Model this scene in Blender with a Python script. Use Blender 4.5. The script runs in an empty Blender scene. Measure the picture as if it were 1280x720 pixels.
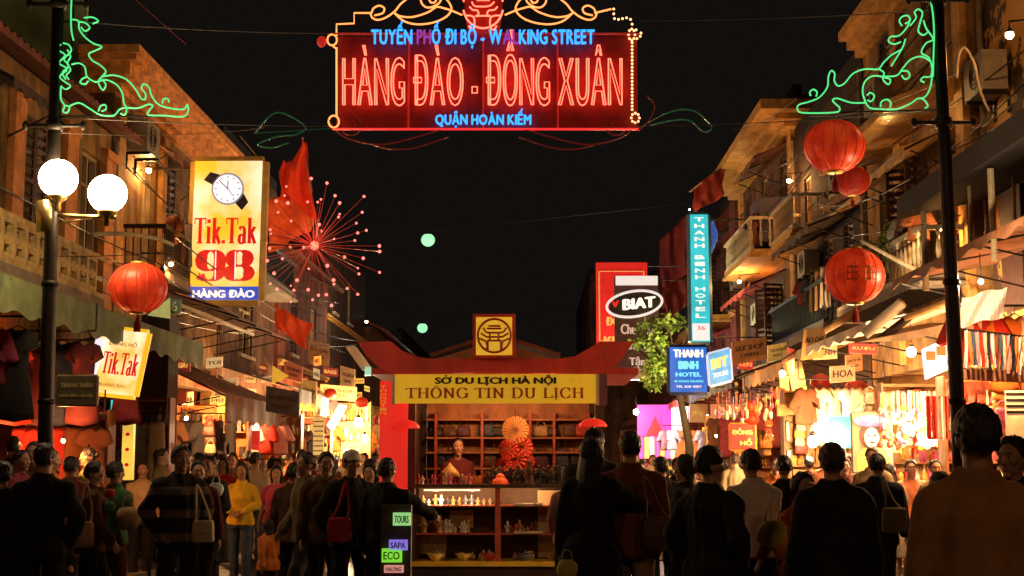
import bpy, math, random
from mathutils import Vector, Matrix, Euler, noise
random.seed(11)
sc = bpy.context.scene
COL = sc.collection
PI = math.pi

# ------------------------------------------------------------------ camera
FPX = 1738.0                      # focal length in pixels of a 1280 wide frame
cam_data = bpy.data.cameras.new('camera')
cam_data.sensor_width = 36.0
cam_data.lens = 36.0 * FPX / 1280.0
cam_data.clip_start = 0.1
cam_data.clip_end = 2000
cam = bpy.data.objects.new('camera', cam_data)
COL.objects.link(cam)
cam.location = (0, 0, 1.62)
cam.rotation_euler = (math.radians(90 + 7.05), 0, math.radians(0.82))
sc.camera = cam
CR = cam.rotation_euler.to_matrix()

def P(px, py, Y):
    """point of the street at depth Y that the photograph shows at px, py"""
    d = CR @ Vector(((px - 640) / FPX, -(py - 360) / FPX, -1))
    t = Y / d.y
    return Vector((d.x * t, Y, 1.62 + d.z * t))

def PXP(px, py, X):
    d = CR @ Vector(((px - 640) / FPX, -(py - 360) / FPX, -1))
    t = X / d.x
    return Vector((X, d.y * t, 1.62 + d.z * t))

# ------------------------------------------------------------------ night sky
world = bpy.data.worlds.new('World')
sc.world = world
world.use_nodes = True
wn = world.node_tree
bg = wn.nodes['Background']
bg.inputs['Color'].default_value = (0.0118, 0.0092, 0.0078, 1)
bg.inputs['Strength'].default_value = 0.48
sc.view_settings.view_transform = 'Standard'
sc.view_settings.look = 'None'
sc.view_settings.exposure = 0.0
sc.view_settings.gamma = 1.0
sc.cycles.use_denoising = True
sc.cycles.max_bounces = 4
sc.cycles.diffuse_bounces = 3
sc.cycles.glossy_bounces = 2
sc.cycles.transmission_bounces = 2
sc.cycles.sample_clamp_indirect = 6.0
sc.cycles.caustics_reflective = False
sc.cycles.caustics_refractive = False

# ------------------------------------------------------------------ materials
MATS = {}
def mat(name, col, rough=0.7, metal=0.0, var=0.25, scale=6.0, bump=0.15, emit=None, es=0.0, col2=None, spec=0.4, streak=False, contrast=None):
    """procedural surface: colour broken up by two noises, a little relief"""
    if name in MATS: return MATS[name]
    m = bpy.data.materials.new(name); m.use_nodes = True
    nt = m.node_tree; N = nt.nodes; L = nt.links
    b = N['Principled BSDF']
    b.inputs['Roughness'].default_value = rough
    b.inputs['Metallic'].default_value = metal
    b.inputs['Specular IOR Level'].default_value = spec
    tc = N.new('ShaderNodeTexCoord')
    mp = N.new('ShaderNodeMapping'); L.new(tc.outputs['Object'], mp.inputs['Vector'])
    if streak: mp.inputs['Scale'].default_value = (1, 1, 0.4)
    n1 = N.new('ShaderNodeTexNoise'); n1.inputs['Scale'].default_value = scale; n1.inputs['Detail'].default_value = 6
    n1.inputs['Roughness'].default_value = 0.65
    L.new(mp.outputs['Vector'], n1.inputs['Vector'])
    r = N.new('ShaderNodeValToRGB')
    c = Vector(col[:3]); c2 = Vector(col2) if col2 else c * (1 - var)
    r.color_ramp.elements[0].color = (*c2, 1); r.color_ramp.elements[1].color = (*(c * (1 + var * 0.4)), 1)
    lo, hi = contrast or (0.35, 0.65)
    r.color_ramp.elements[0].position = lo; r.color_ramp.elements[1].position = hi
    L.new(n1.outputs['Fac'], r.inputs['Fac'])
    L.new(r.outputs['Color'], b.inputs['Base Color'])
    if bump:
        n2 = N.new('ShaderNodeTexNoise'); n2.inputs['Scale'].default_value = scale * 5; n2.inputs['Detail'].default_value = 4
        L.new(tc.outputs['Object'], n2.inputs['Vector'])
        bp = N.new('ShaderNodeBump'); bp.inputs['Strength'].default_value = bump; bp.inputs['Distance'].default_value = 0.02
        L.new(n2.outputs['Fac'], bp.inputs['Height']); L.new(bp.outputs['Normal'], b.inputs['Normal'])
    if emit:
        b.inputs['Emission Color'].default_value = (*emit, 1)
        b.inputs['Emission Strength'].default_value = es
    MATS[name] = m
    return m

ORD = ['first', 'second', 'third', 'fourth', 'fifth', 'sixth', 'seventh', 'eighth', 'ninth', 'tenth', 'eleventh', 'twelfth', 'thirteenth', 'fourteenth', 'fifteenth', 'sixteenth']
def glow(name, col, s, mottled=0.0, scale=3.0, col2=None):
    """something that gives off light: bulb, tube, backlit sign"""
    if name in MATS: return MATS[name]
    m = bpy.data.materials.new(name); m.use_nodes = True
    nt = m.node_tree; N = nt.nodes; L = nt.links
    b = N['Principled BSDF']
    b.inputs['Base Color'].default_value = (*[min(0.6, c * 0.5) for c in col], 1)
    b.inputs['Roughness'].default_value = 0.4
    b.inputs['Emission Color'].default_value = (*col, 1)
    b.inputs['Emission Strength'].default_value = s
    if mottled:
        tc = N.new('ShaderNodeTexCoord'); n1 = N.new('ShaderNodeTexNoise'); n1.inputs['Scale'].default_value = scale
        n1.inputs['Detail'].default_value = 3
        L.new(tc.outputs['Object'], n1.inputs['Vector'])
        mr = N.new('ShaderNodeMapRange'); mr.inputs['From Min'].default_value = 0.35; mr.inputs['From Max'].default_value = 0.65
        mr.inputs['To Min'].default_value = s * (1 - mottled); mr.inputs['To Max'].default_value = s * (1 + mottled)
        L.new(n1.outputs['Fac'], mr.inputs['Value']); L.new(mr.outputs['Result'], b.inputs['Emission Strength'])
        if col2:
            cr = N.new('ShaderNodeValToRGB'); cr.color_ramp.elements[0].color = (*col, 1); cr.color_ramp.elements[1].color = (*col2, 1)
            cr.color_ramp.elements[0].position = .42; cr.color_ramp.elements[1].position = .62
            L.new(n1.outputs['Fac'], cr.inputs['Fac']); L.new(cr.outputs['Color'], b.inputs['Emission Color'])
    MATS[name] = m
    return m

# ------------------------------------------------------------------ mesh collector
class MB:
    def __init__(s): s.v = []; s.f = []; s.mi = []; s.cur = 0
    def face(s, idx): s.f.append(tuple(idx)); s.mi.append(s.cur)
    def add(s, vs, fs):
        o = len(s.v); s.v.extend([tuple(v) for v in vs])
        for f in fs: s.face([o + i for i in f])
        return s
    def box(s, x0, x1, y0, y1, z0, z1):
        if x0 > x1: x0, x1 = x1, x0
        if y0 > y1: y0, y1 = y1, y0
        if z0 > z1: z0, z1 = z1, z0
        return s.add([(x0,y0,z0),(x1,y0,z0),(x1,y1,z0),(x0,y1,z0),(x0,y0,z1),(x1,y0,z1),(x1,y1,z1),(x0,y1,z1)],
                     [(0,3,2,1),(4,5,6,7),(0,1,5,4),(1,2,6,5),(2,3,7,6),(3,0,4,7)])
    def obox(s, c, sz, R=None):
        c = Vector(c); hx, hy, hz = [a / 2 for a in sz]
        vs = [Vector((x, y, z)) for z in (-hz, hz) for x, y in ((-hx,-hy),(hx,-hy),(hx,hy),(-hx,hy))]
        if R is not None: vs = [R @ v for v in vs]
        return s.add([v + c for v in vs], [(0,3,2,1),(4,5,6,7),(0,1,5,4),(1,2,6,5),(2,3,7,6),(3,0,4,7)])
    def tube(s, pts, r, n=6, closed=False):
        pts = [Vector(p) for p in pts]
        if len(pts) < 2: return s
        rs = r if isinstance(r, (list, tuple)) else [r] * len(pts)
        o = len(s.v); N = len(pts); prev = None
        for i, p in enumerate(pts):
            if closed: t = pts[(i + 1) % N] - pts[i - 1]
            else: t = pts[min(i + 1, N - 1)] - pts[max(i - 1, 0)]
            if t.length < 1e-9: t = Vector((0, 0, 1))
            t.normalize()
            if prev is None:
                a = Vector((0, 0, 1)) if abs(t.z) < 0.9 else Vector((1, 0, 0))
                u = t.cross(a).normalized()
            else:
                u = (prev - t * prev.dot(t))
                u = u.normalized() if u.length > 1e-6 else t.orthogonal().normalized()
            prev = u; w = t.cross(u)
            for k in range(n):
                a = 2 * PI * k / n
                s.v.append(tuple(p + (u * math.cos(a) + w * math.sin(a)) * rs[i]))
        for i in range(N if closed else N - 1):
            j = (i + 1) % N
            for k in range(n):
                l = (k + 1) % n
                s.face((o + i*n + k, o + i*n + l, o + j*n + l, o + j*n + k))
        if not closed:
            s.face([o + k for k in range(n)][::-1]); s.face([o + (N-1)*n + k for k in range(n)])
        return s
    def rings(s, rings, cap=True):
        n = len(rings[0]); o = len(s.v)
        for r in rings: s.v.extend([tuple(p) for p in r])
        for i in range(len(rings) - 1):
            for k in range(n):
                l = (k + 1) % n
                s.face((o + i*n + k, o + i*n + l, o + (i+1)*n + l, o + (i+1)*n + k))
        if cap:
            s.face([o + k for k in range(n)][::-1]); s.face([o + (len(rings)-1)*n + k for k in range(n)])
        return s
    def lathe(s, prof, c=(0,0,0), n=16, cap=True, sx=1, sy=1):
        c = Vector(c)
        return s.rings([[c + Vector((r*sx*math.cos(2*PI*k/n), r*sy*math.sin(2*PI*k/n), z)) for k in range(n)] for r, z in prof], cap)
    def ell(s, c, rad, n=12, m=8, R=None):
        c = Vector(c); rr = []
        for j in range(1, m):
            a = PI * j / m - PI / 2
            ring = [Vector((rad[0]*math.cos(a)*math.cos(2*PI*k/n), rad[1]*math.cos(a)*math.sin(2*PI*k/n), rad[2]*math.sin(a))) for k in range(n)]
            rr.append(ring)
        bot = Vector((0, 0, -rad[2])); top = Vector((0, 0, rad[2]))
        o = len(s.v)
        allv = [v for r in rr for v in r] + [bot, top]
        if R is not None: allv = [R @ v for v in allv]
        s.v.extend([tuple(v + c) for v in allv])
        for i in range(m - 2):
            for k in range(n):
                l = (k + 1) % n
                s.face((o+i*n+k, o+i*n+l, o+(i+1)*n+l, o+(i+1)*n+k))
        b = o + (m-1)*n; t = b + 1
        for k in range(n):
            l = (k + 1) % n
            s.face((b, o+l, o+k)); s.face((t, o+(m-2)*n+k, o+(m-2)*n+l))
        return s
    def prism(s, poly, ext):
        poly = [Vector(p) for p in poly]; e = Vector(ext); n = len(poly); o = len(s.v)
        s.v.extend([tuple(p) for p in poly]); s.v.extend([tuple(p + e) for p in poly])
        s.face(range(o, o + n)); s.face([o + n + i for i in range(n)][::-1])
        for i in range(n):
            j = (i + 1) % n
            s.face((o + j, o + i, o + n + i, o + n + j))
        return s
    def sheet(s, fn, nu, nv, th=None):
        """cloth or tarpaulin: fn(u, v) -> point; th = thickness vector"""
        o = len(s.v); g = [[Vector(fn(i / nu, j / nv)) for j in range(nv + 1)] for i in range(nu + 1)]
        for row in g: s.v.extend([tuple(p) for p in row])
        W = nv + 1
        for i in range(nu):
            for j in range(nv):
                s.face((o+i*W+j, o+(i+1)*W+j, o+(i+1)*W+j+1, o+i*W+j+1))
        if th is not None:
            th = Vector(th); o2 = len(s.v)
            for row in g: s.v.extend([tuple(p + th) for p in row])
            for i in range(nu):
                for j in range(nv):
                    s.face((o2+i*W+j+1, o2+(i+1)*W+j+1, o2+(i+1)*W+j, o2+i*W+j))
            for i in range(nu):
                for j in (0, nv):
                    q = (o+i*W+j, o+(i+1)*W+j, o2+(i+1)*W+j, o2+i*W+j)
                    s.face(q if j == nv else q[::-1])
            for j in range(nv):
                for i in (0, nu):
                    q = (o+i*W+j, o+i*W+j+1, o2+i*W+j+1, o2+i*W+j)
                    s.face(q[::-1] if i == nu else q)
        return s
    def xf(s, M):
        s.v = [tuple(M @ Vector(v)) for v in s.v]; return s
    def mesh(s, name, mats, smooth=False, off=None):
        me = bpy.data.meshes.new(name)
        vs = s.v if off is None else [(x - off[0], y - off[1], z - off[2]) for x, y, z in s.v]
        me.from_pydata(vs, [], s.f)
        if not isinstance(mats, (list, tuple)): mats = [mats]
        for m in mats: me.materials.append(m)
        if len(mats) > 1: me.polygons.foreach_set('material_index', s.mi)
        if smooth: me.polygons.foreach_set('use_smooth', [True] * len(me.polygons))
        me.update()
        return me

def gloc(o):
    l = Vector((0, 0, 0))
    while o is not None:
        l += o.location; o = o.parent
    return l

def props(o, label=None, cat=None, group=None, kind=None):
    if label: o['label'] = label
    if cat: o['category'] = cat
    if group: o['group'] = group
    if kind: o['kind'] = kind
    return o

def part(name, mb, m, parent, smooth=False, label=None, kind=None):
    """one mesh, given in world coordinates, as a child of its thing (or part)"""
    o = bpy.data.objects.new(name, mb.mesh(name, m, smooth, gloc(parent)))
    COL.objects.link(o); o.parent = parent
    return props(o, label, kind=kind)

def thing(name, label, cat, loc=(0,0,0), group=None, rz=0.0):
    o = bpy.data.objects.new(name, None); o.empty_display_size = 0.1
    COL.objects.link(o); o.location = loc; o.rotation_euler = (0, 0, rz)
    return props(o, label, cat, group)

def solo(name, mb, m, label, cat, group=None, smooth=False, kind=None):
    """a top-level thing that is one mesh; origin at the middle of its base"""
    xs = [v[0] for v in mb.v]; ys = [v[1] for v in mb.v]; zs = [v[2] for v in mb.v]
    c = Vector(((min(xs)+max(xs))/2, (min(ys)+max(ys))/2, min(zs)))
    o = bpy.data.objects.new(name, mb.mesh(name, m, smooth, c)); COL.objects.link(o); o.location = c
    return props(o, label, cat, group, kind)

def struct(name, mb, m, smooth=False):
    return solo(name, mb, m, None, None, None, smooth, 'structure')

def bevel(o, w=0.01, seg=2):
    b = o.modifiers.new('bevel', 'BEVEL'); b.width = w; b.segments = seg; b.limit_method = 'ANGLE'
    return o

def copytree(o, parent=None):
    c = o.copy(); COL.objects.link(c); c.parent = parent
    for ch in o.children: copytree(ch, c)
    return c

def spline(pts, sub=6, closed=False):
    """Catmull-Rom through the points"""
    pts = [Vector(p) for p in pts]; n = len(pts); out = []
    R = range(n if closed else n - 1)
    for i in R:
        g = (lambda k: pts[k % n]) if closed else (lambda k: pts[max(0, min(n - 1, k))])
        p0, p1, p2, p3 = g(i-1), g(i), g(i+1), g(i+2)
        for k in range(sub):
            t = k / sub
            out.append(0.5 * ((2*p1) + (p2-p0)*t + (2*p0-5*p1+4*p2-p3)*t*t + (3*p1-p0-3*p2+p3)*t**3))
    if not closed: out.append(pts[-1])
    return out

def lamp_light(name, loc, power, col, radius, parent, sock=True):
    l = bpy.data.lights.new(name, 'POINT'); l.energy = power; l.color = col; l.shadow_soft_size = radius
    o = bpy.data.objects.new(name, l); COL.objects.link(o)
    o.location = Vector(loc) - gloc(parent); o.parent = parent
    return o

# ------------------------------------------------------------------ lettering
def text_mesh(txt, bold=0.0):
    cu = bpy.data.curves.new('t', 'FONT'); cu.body = txt; cu.size = 1; cu.resolution_u = 3
    cu.offset = bold; cu.extrude = 0.0
    o = bpy.data.objects.new('t', cu); me = o.to_mesh()
    vs = [v.co.copy() for v in me.vertices]; fs = [tuple(p.vertices) for p in me.polygons]; es = [tuple(e.vertices) for e in me.edges]
    o.to_mesh_clear(); bpy.data.objects.remove(o); bpy.data.curves.remove(cu)
    return vs, fs, es

def text_outline(txt):
    cu = bpy.data.curves.new('t', 'FONT'); cu.body = txt; cu.size = 1; cu.resolution_u = 4
    cu.fill_mode = 'NONE'
    cu.offset = 0.05
    o = bpy.data.objects.new('t', cu); me = o.to_mesh()
    vs = [v.co.copy() for v in me.vertices]; adj = {}
    for e in me.edges:
        a, b = e.vertices; adj.setdefault(a, []).append(b); adj.setdefault(b, []).append(a)
    loops = []; seen = set()
    for st in adj:
        if st in seen: continue
        lp = [st]; seen.add(st); c = st
        while True:
            nx = [q for q in adj[c] if q not in seen]
            if not nx: break
            c = nx[0]; seen.add(c); lp.append(c)
        loops.append([vs[k] for k in lp])
    o.to_mesh_clear(); bpy.data.objects.remove(o); bpy.data.curves.remove(cu)
    return loops

def fit(vs, o, u, w, hw, hh, keep=False):
    """fit flat points into the rectangle centred at o, half width hw, half height hh"""
    x0 = min(v.x for v in vs); x1 = max(v.x for v in vs); y0 = min(v.y for v in vs); y1 = max(v.y for v in vs)
    cx, cy = (x0+x1)/2, (y0+y1)/2
    sx = 2*hw / max(1e-6, x1-x0); sy = 2*hh / max(1e-6, y1-y0)
    if keep: sx = sy = min(sx, sy)
    return [Vector(o) + Vector(u)*((v.x-cx)*sx) + Vector(w)*((v.y-cy)*sy) for v in vs]

def lettering(txt, c, u, w, hw, hh, m, parent, n=None, bold=0.02, th=0.012, name='lettering', keep=False):
    """solid letters standing a few mm proud of the board; u = reading direction, w = up"""
    u = Vector(u).normalized(); w = Vector(w).normalized()
    n = n if n is not None else u.cross(w)
    vs, fs, es = text_mesh(txt, 0.0)
    if not vs: return None
    pts0 = fit(vs, c, u, w, hw*(1 - bold/3), hh, keep)
    mb = MB(); n = Vector(n); cnt = set()
    for f in fs:
        for i in range(len(f)): cnt.add((f[i], f[(i+1) % len(f)]))
    em = hh*2*bold*1.5
    for q, (dx, dz) in enumerate(((0, 0), (-em, 0), (em, 0), (0, em*.45), (0, -em*.45)) if bold > 0.01 else ((0, 0),)):
        pts = [p + u*dx + w*dz for p in pts0]; o0 = len(mb.v)
        mb.add([p + n*(th + .0006*q) for p in pts], fs)
        if q == 0:
            o = len(mb.v); mb.v.extend([tuple(p) for p in pts])
            for (a, b) in cnt:
                if (b, a) not in cnt: mb.face((o0 + a, o + a, o + b, o0 + b))
    return part(name, mb, m, parent)

# own slab-serif letters with thick uprights (strokes in a 0..1 high box)
def _arc(cx, cy, rx, ry, a0, a1, n=14):
    return [(cx + rx*math.cos(math.radians(a0 + (a1-a0)*i/n)), cy + ry*math.sin(math.radians(a0 + (a1-a0)*i/n))) for i in range(n+1)]
SER = {
 'T': (0.8, [[(0.4,0),(0.4,1)]], [(0.22,0.58,0),(0.02,0.78,1)], [(0.02,1,0.75),(0.78,1,0.75)]),
 'H': (0.95, [[(0.2,0),(0.2,1)],[(0.75,0),(0.75,1)],[(0.2,0.5),(0.75,0.5)]], [(0.04,0.36,0),(0.04,0.36,1),(0.59,0.91,0),(0.59,0.91,1)], []),
 'O': (0.9, [_arc(0.45,0.5,0.34,0.5,0,360,28)], [], []),
 'N': (0.95, [[(0.2,0),(0.2,1)],[(0.75,0),(0.75,1)],[(0.17,1),(0.78,0)]], [(0.04,0.36,0),(0.02,0.3,1),(0.59,0.91,1)], []),
 'G': (0.92, [_arc(0.48,0.5,0.36,0.5,40,345,26),[(0.8,0.05),(0.8,0.45)]], [(0.62,0.95,0.45)], [(0.78,1.0,0.68)]),
 'I': (0.42, [[(0.21,0),(0.21,1)]], [(0.03,0.39,0),(0.03,0.39,1)], []),
 'D': (0.92, [[(0.2,0),(0.2,1)], [(0.2,1)] + _arc(0.4,0.5,0.4,0.5,90,-90,18) + [(0.2,0)]], [(0.03,0.3,0),(0.03,0.3,1)], []),
 'U': (0.92, [[(0.2,1),(0.2,0.32)] + _arc(0.46,0.32,0.26,0.32,180,360,14) + [(0.72,1)]], [(0.04,0.36,1),(0.58,0.88,1)], []),
 'L': (0.75, [[(0.2,0),(0.2,1)]], [(0.04,0.36,1),(0.04,0.7,0)], [(0.7,0,0.3)]),
 'C': (0.88, [_arc(0.48,0.5,0.36,0.5,42,318,26)], [], [(0.76,1.0,0.66),(0.76,0.34,0.0)]),
 'k': (0.66, [[(0.18,0),(0.18,1)],[(0.2,0.3),(0.5,0.62)],[(0.3,0.42),(0.56,0)]], [(0.04,0.34,0),(0.04,0.2,1),(0.42,0.66,0),(0.38,0.62,0.62)], []),
 'i': (0.36, [[(0.18,0),(0.18,0.64)],[(0.18,0.8),(0.18,0.94)]], [(0.03,0.33,0),(0.03,0.2,0.64)], []),
 'a': (0.6, [_arc(0.26,0.17,0.16,0.17,0,360,16), _arc(0.27,0.45,0.18,0.2,150,0,10)+[(0.45,0.0)]], [(0.38,0.6,0)], []),
 '.': (0.3, [[(0.15,0.0),(0.15,0.13)]], [], []),
 '9': (0.8, [_arc(0.4,0.67,0.27,0.33,0,360,26), [(0.67,0.67)]+_arc(0.37,0.33,0.3,0.33,20,-150,14)], [], [(0.1,0.25,0.1)]),
 '8': (0.8, [_arc(0.4,0.74,0.24,0.26,0,360,24), _arc(0.4,0.25,0.28,0.25,0,360,24)], [], []),
 ' ': (0.4, [], [], []),
}
def serif_text(txt, c, u, w, hw, hh, m, parent, wv=0.15, wh=0.05, th=0.01, accents=(), name='lettering', gap=0.04):
    polys = []; x = 0; xs0 = []
    for ch in txt:
        adv, strokes, serifs, spurs = SER[ch]; xs0.append((x, adv))
        for st in strokes:
            L = []; R = []
            for i, p in enumerate(st):
                a = st[max(0, i-1)]; b = st[min(len(st)-1, i+1)]
                if len(st) > 3 and abs(st[0][0]-st[-1][0]) < 1e-6 and abs(st[0][1]-st[-1][1]) < 1e-6:
                    if i == 0: a = st[-2]
                    if i == len(st)-1: b = st[1]
                dx, dy = b[0]-a[0], b[1]-a[1]; l = math.hypot(dx, dy) or 1; dx /= l; dy /= l
                hwid = (wv*dy*dy + wh*dx*dx + (0.1*wv if abs(dx*dy) > .3 else 0)) / 2
                L.append((x + p[0] - dy*hwid, p[1] + dx*hwid)); R.append((x + p[0] + dy*hwid, p[1] - dx*hwid))
            for i in range(len(st)-1): polys.append([R[i], R[i+1], L[i+1], L[i]])
        for a, b, z in serifs:
            z0, z1 = (z, z + wh) if z < 0.05 else (z - wh, z)
            if 0.05 <= z < 0.95: z0, z1 = z - wh/2, z + wh/2
            polys.append([(x+a, z0), (x+b, z0), (x+b, z1), (x+a, z1)])
        for a, za, zb in spurs:
            polys.append([(x+a-wh*.5, min(za,zb)), (x+a+wh*.5, min(za,zb)), (x+a+wh*.5, max(za,zb)), (x+a-wh*.5, max(za,zb))])
        x += adv + gap
    x -= gap
    for k, kind in accents:
        ax = xs0[k][0] + xs0[k][1]/2
        if kind == '^': polys += [[(ax-.2,1.06),(ax-.12,1.06),(ax+.02,1.25),(ax-.03,1.25)], [(ax+.2,1.06),(ax+.03,1.25),(ax-.02,1.25),(ax+.12,1.06)][::-1]]
        if kind == '.': polys += [[(ax-.07,-.2),(ax+.07,-.2),(ax+.07,-.08),(ax-.07,-.08)]]
        if kind == '`': polys += [[(ax-.15,1.25),(ax-.02,1.25),(ax+.1,1.06),(ax+.02,1.06)]]
    u = Vector(u).normalized(); w = Vector(w).normalized(); n = u.cross(w)
    sx = 2*hw/x; sy = 2*hh; mb = MB()
    for pi, p in enumerate(polys):
        q = [Vector(c) + u*((a-x/2)*sx) + w*((b-.5)*sy) for a, b in p]
        mb.prism(q, n*(th + 0.0001*(pi % 17)))
    return part(name, mb, m, parent)
# ================================================================== STREET
def GROUND(x): return 0.13 if (x < -5.3 or x > 5.3) else 0.0

M_asph = mat('asphalt', (.055, .045, .038), rough=.42, var=.5, scale=3, bump=.5, spec=.5)
M_pave = mat('pavement_stone', (.16, .13, .10), rough=.6, var=.4, scale=4, bump=.3)
M_kerb = mat('kerb_stone', (.22, .19, .16), rough=.7, var=.3)
M_soil = mat('ground_dark', (.03, .025, .02), rough=.9)
g = MB(); g.box(-400, 400, -60, 800, -.5, -.02); struct('ground', g, M_soil)
g = MB(); g.box(-5.18, 5.18, -12, 140, -.3, 0); struct('road', g, M_asph)
for s in (-1, 1):
    g = MB(); g.box(s*5.3, s*14, -12, 140, -.3, .12); struct('pavement_left' if s < 0 else 'pavement_right', g, M_pave)
    k0 = MB(); k0.box(-.06, .06, 0, .98, -.3, .13)
    ke = struct('kerb_left' if s < 0 else 'kerb_right', MB().box(s*5.18, s*5.3, -12, 12, -.3, .125), M_kerb)
    kme = k0.mesh('kerb_block', M_kerb)
    for i in range(60):
        o = bpy.data.objects.new('kerb_block', kme); COL.objects.link(o); o.parent = ke
        o.location = Vector((s*5.24, 12 + i*1.0, 0)) - ke.location
# paving slabs that show between the legs of the crowd
slab = MB(); slab.box(0, .38, 0, .38, 0, .012); sme = slab.mesh('paving_slab', M_pave)
road = [o for o in COL.objects if o.name == 'pavement_right'][0]
for i in range(18):
    for j in range(4):
        o = bpy.data.objects.new('paving_slab', sme); COL.objects.link(o); o.parent = road
        o.location = Vector((5.36 + j*.4, 17.5 + i*.4, .12)) - road.location
        o.location.z += random.uniform(-.003, .002)

# ================================================================== BUILDINGS
def W(name, col, **k):
    k.setdefault('rough', .85); k.setdefault('var', .6); k.setdefault('scale', 1.7); k.setdefault('contrast', (.40, .60)); k.setdefault('bump', .5); k.setdefault('streak', True)
    if name not in ('green', 'cream', 'peeling'): col = [c*.72 for c in col]
    return mat('wall_' + name, col, **k)
W_ochre = W('ochre', (.36, .20, .06), col2=(.09, .05, .02)); W_orange = W('orange', (.40, .23, .07), col2=(.12, .07, .025)); W_green = W('green', (.34, .46, .24), col2=(.20, .27, .14), contrast=(.3, .7))
W_brown = W('brown', (.17, .075, .03), col2=(.05, .022, .012)); W_red = W('red', (.22, .05, .025), col2=(.06, .018, .01)); W_cream = W('cream', (.42, .30, .12), col2=(.20, .12, .05)); W_grey = W('grey', (.17, .15, .12)); W_dark = W('dark', (.065, .035, .022))
W_peel = W('peeling', (.46, .25, .07), col2=(.06, .035, .02), contrast=(.47, .52), scale=1.6, streak=False)
M_shut = mat('shutter_wood', (.07, .028, .018), rough=.6, var=.4, scale=8, bump=.3); M_shutg = mat('shutter_green', (.05, .075, .05), rough=.6, var=.4, scale=8)
M_shutb = mat('shutter_slate', (.045, .045, .065), rough=.6, var=.4, scale=8)
M_frame = mat('window_frame', (.34, .25, .13), rough=.6, var=.3); M_glass = mat('window_glass', (.015, .013, .012), rough=.08, var=.2, bump=0, spec=.6)
M_trim = mat('trim_ochre', (.55, .30, .08), rough=.75, var=.45, scale=5, bump=.3); M_trimw = mat('trim_pale', (.5, .42, .28), rough=.75, var=.4, scale=5, bump=.3)
M_tile = mat('roof_tile', (.20, .06, .035), rough=.8, var=.5, scale=6); M_iron = mat('dark_iron', (.022, .018, .016), rough=.45, metal=.6, var=.4, scale=12)
M_conc = mat('concrete', (.24, .19, .14), rough=.85, var=.4, scale=4, bump=.4)
M_roofd = mat('roof_tar', (.008, .006, .006), rough=.8)
M_inner = mat('shop_wall', (.36, .19, .09), rough=.8, var=.45, scale=2.5); M_innerd = mat('shop_wall_red', (.20, .04, .02), rough=.8, var=.5, scale=2.5); M_innerp = mat('shop_wall_pale', (.62, .37, .15), rough=.8, var=.35, scale=2.5)

def window(bld, s, X, yc, zc, w, h, style, fm=None, sm=None):
    """an opening in the facade: frame, panes, two louvred shutters"""
    fm = fm or M_frame; sm = sm or M_shut; d = s
    f = MB(); xo = X + d*.06
    for a, b, c, e in ((yc-w/2, yc-w/2+.06, zc-h/2, zc+h/2), (yc+w/2-.06, yc+w/2, zc-h/2, zc+h/2), (yc-w/2+.06, yc+w/2-.06, zc+h/2-.06, zc+h/2), (yc-w/2+.06, yc+w/2-.06, zc-h/2, zc-h/2+.06), (yc-.025, yc+.025, zc-h/2+.06, zc+h/2-.06)):
        f.box(xo, xo + d*.10, a, b, c, e)
    f.box(xo+d*.01, xo + d*.09, yc-w/2+.06, yc+w/2-.06, zc+h*.22, zc+h*.22+.04)
    win = part('window', f, fm, bld)
    p = MB(); p.box(xo + d*.12, xo + d*.13, yc-w/2, yc+w/2, zc-h/2, zc+h/2); part('pane', p, glow('lit_pane', (1, .42, .10), .55, .5) if style == 'lit' else M_glass, win)
    sl = MB(); sl.box(X - d*.09, X + d*.05, yc-w/2-.08, yc+w/2+.08, zc-h/2-.09, zc-h/2-.002); part('sill', sl, M_trimw, win)
    if style in ('open', 'closed'):
        for q in (-1, 1):
            m = MB(); hw = w/2 - .02
            n = max(6, int(h/.14))
            if style == 'open':
                ang = math.radians(72 if q < 0 else 68)
                base = Vector((X - d*.01, yc + q*w/2, zc)); dirv = Vector((-d*math.sin(ang), q*math.cos(ang), 0))
            else:
                base = Vector((X + d*.03, yc + q*(w/2 - .01), zc)); dirv = Vector((0, -q, 0))
            nrm = Vector((dirv.y, -dirv.x, 0)); R = Matrix((dirv, nrm, Vector((0, 0, 1)))).transposed()
            for k in (0.02, hw - .05): m.obox(base + dirv*(k + .025), (.05, .035, h), R)
            for k in range(3): m.obox(base + dirv*hw/2 + Vector((0, 0, -h/2 + .03 + k*(h-.06)/2)), (hw - .1, .034, .06), R)
            for k in range(n):
                m.obox(base + dirv*hw/2 + Vector((0, 0, -h/2 + .08 + (h-.16)*(k+.5)/n)), (hw - .1, .008, .085), R @ Matrix.Rotation(math.radians(38), 3, 'X'))
            part('shutter', m, sm, win)
    return win

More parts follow.
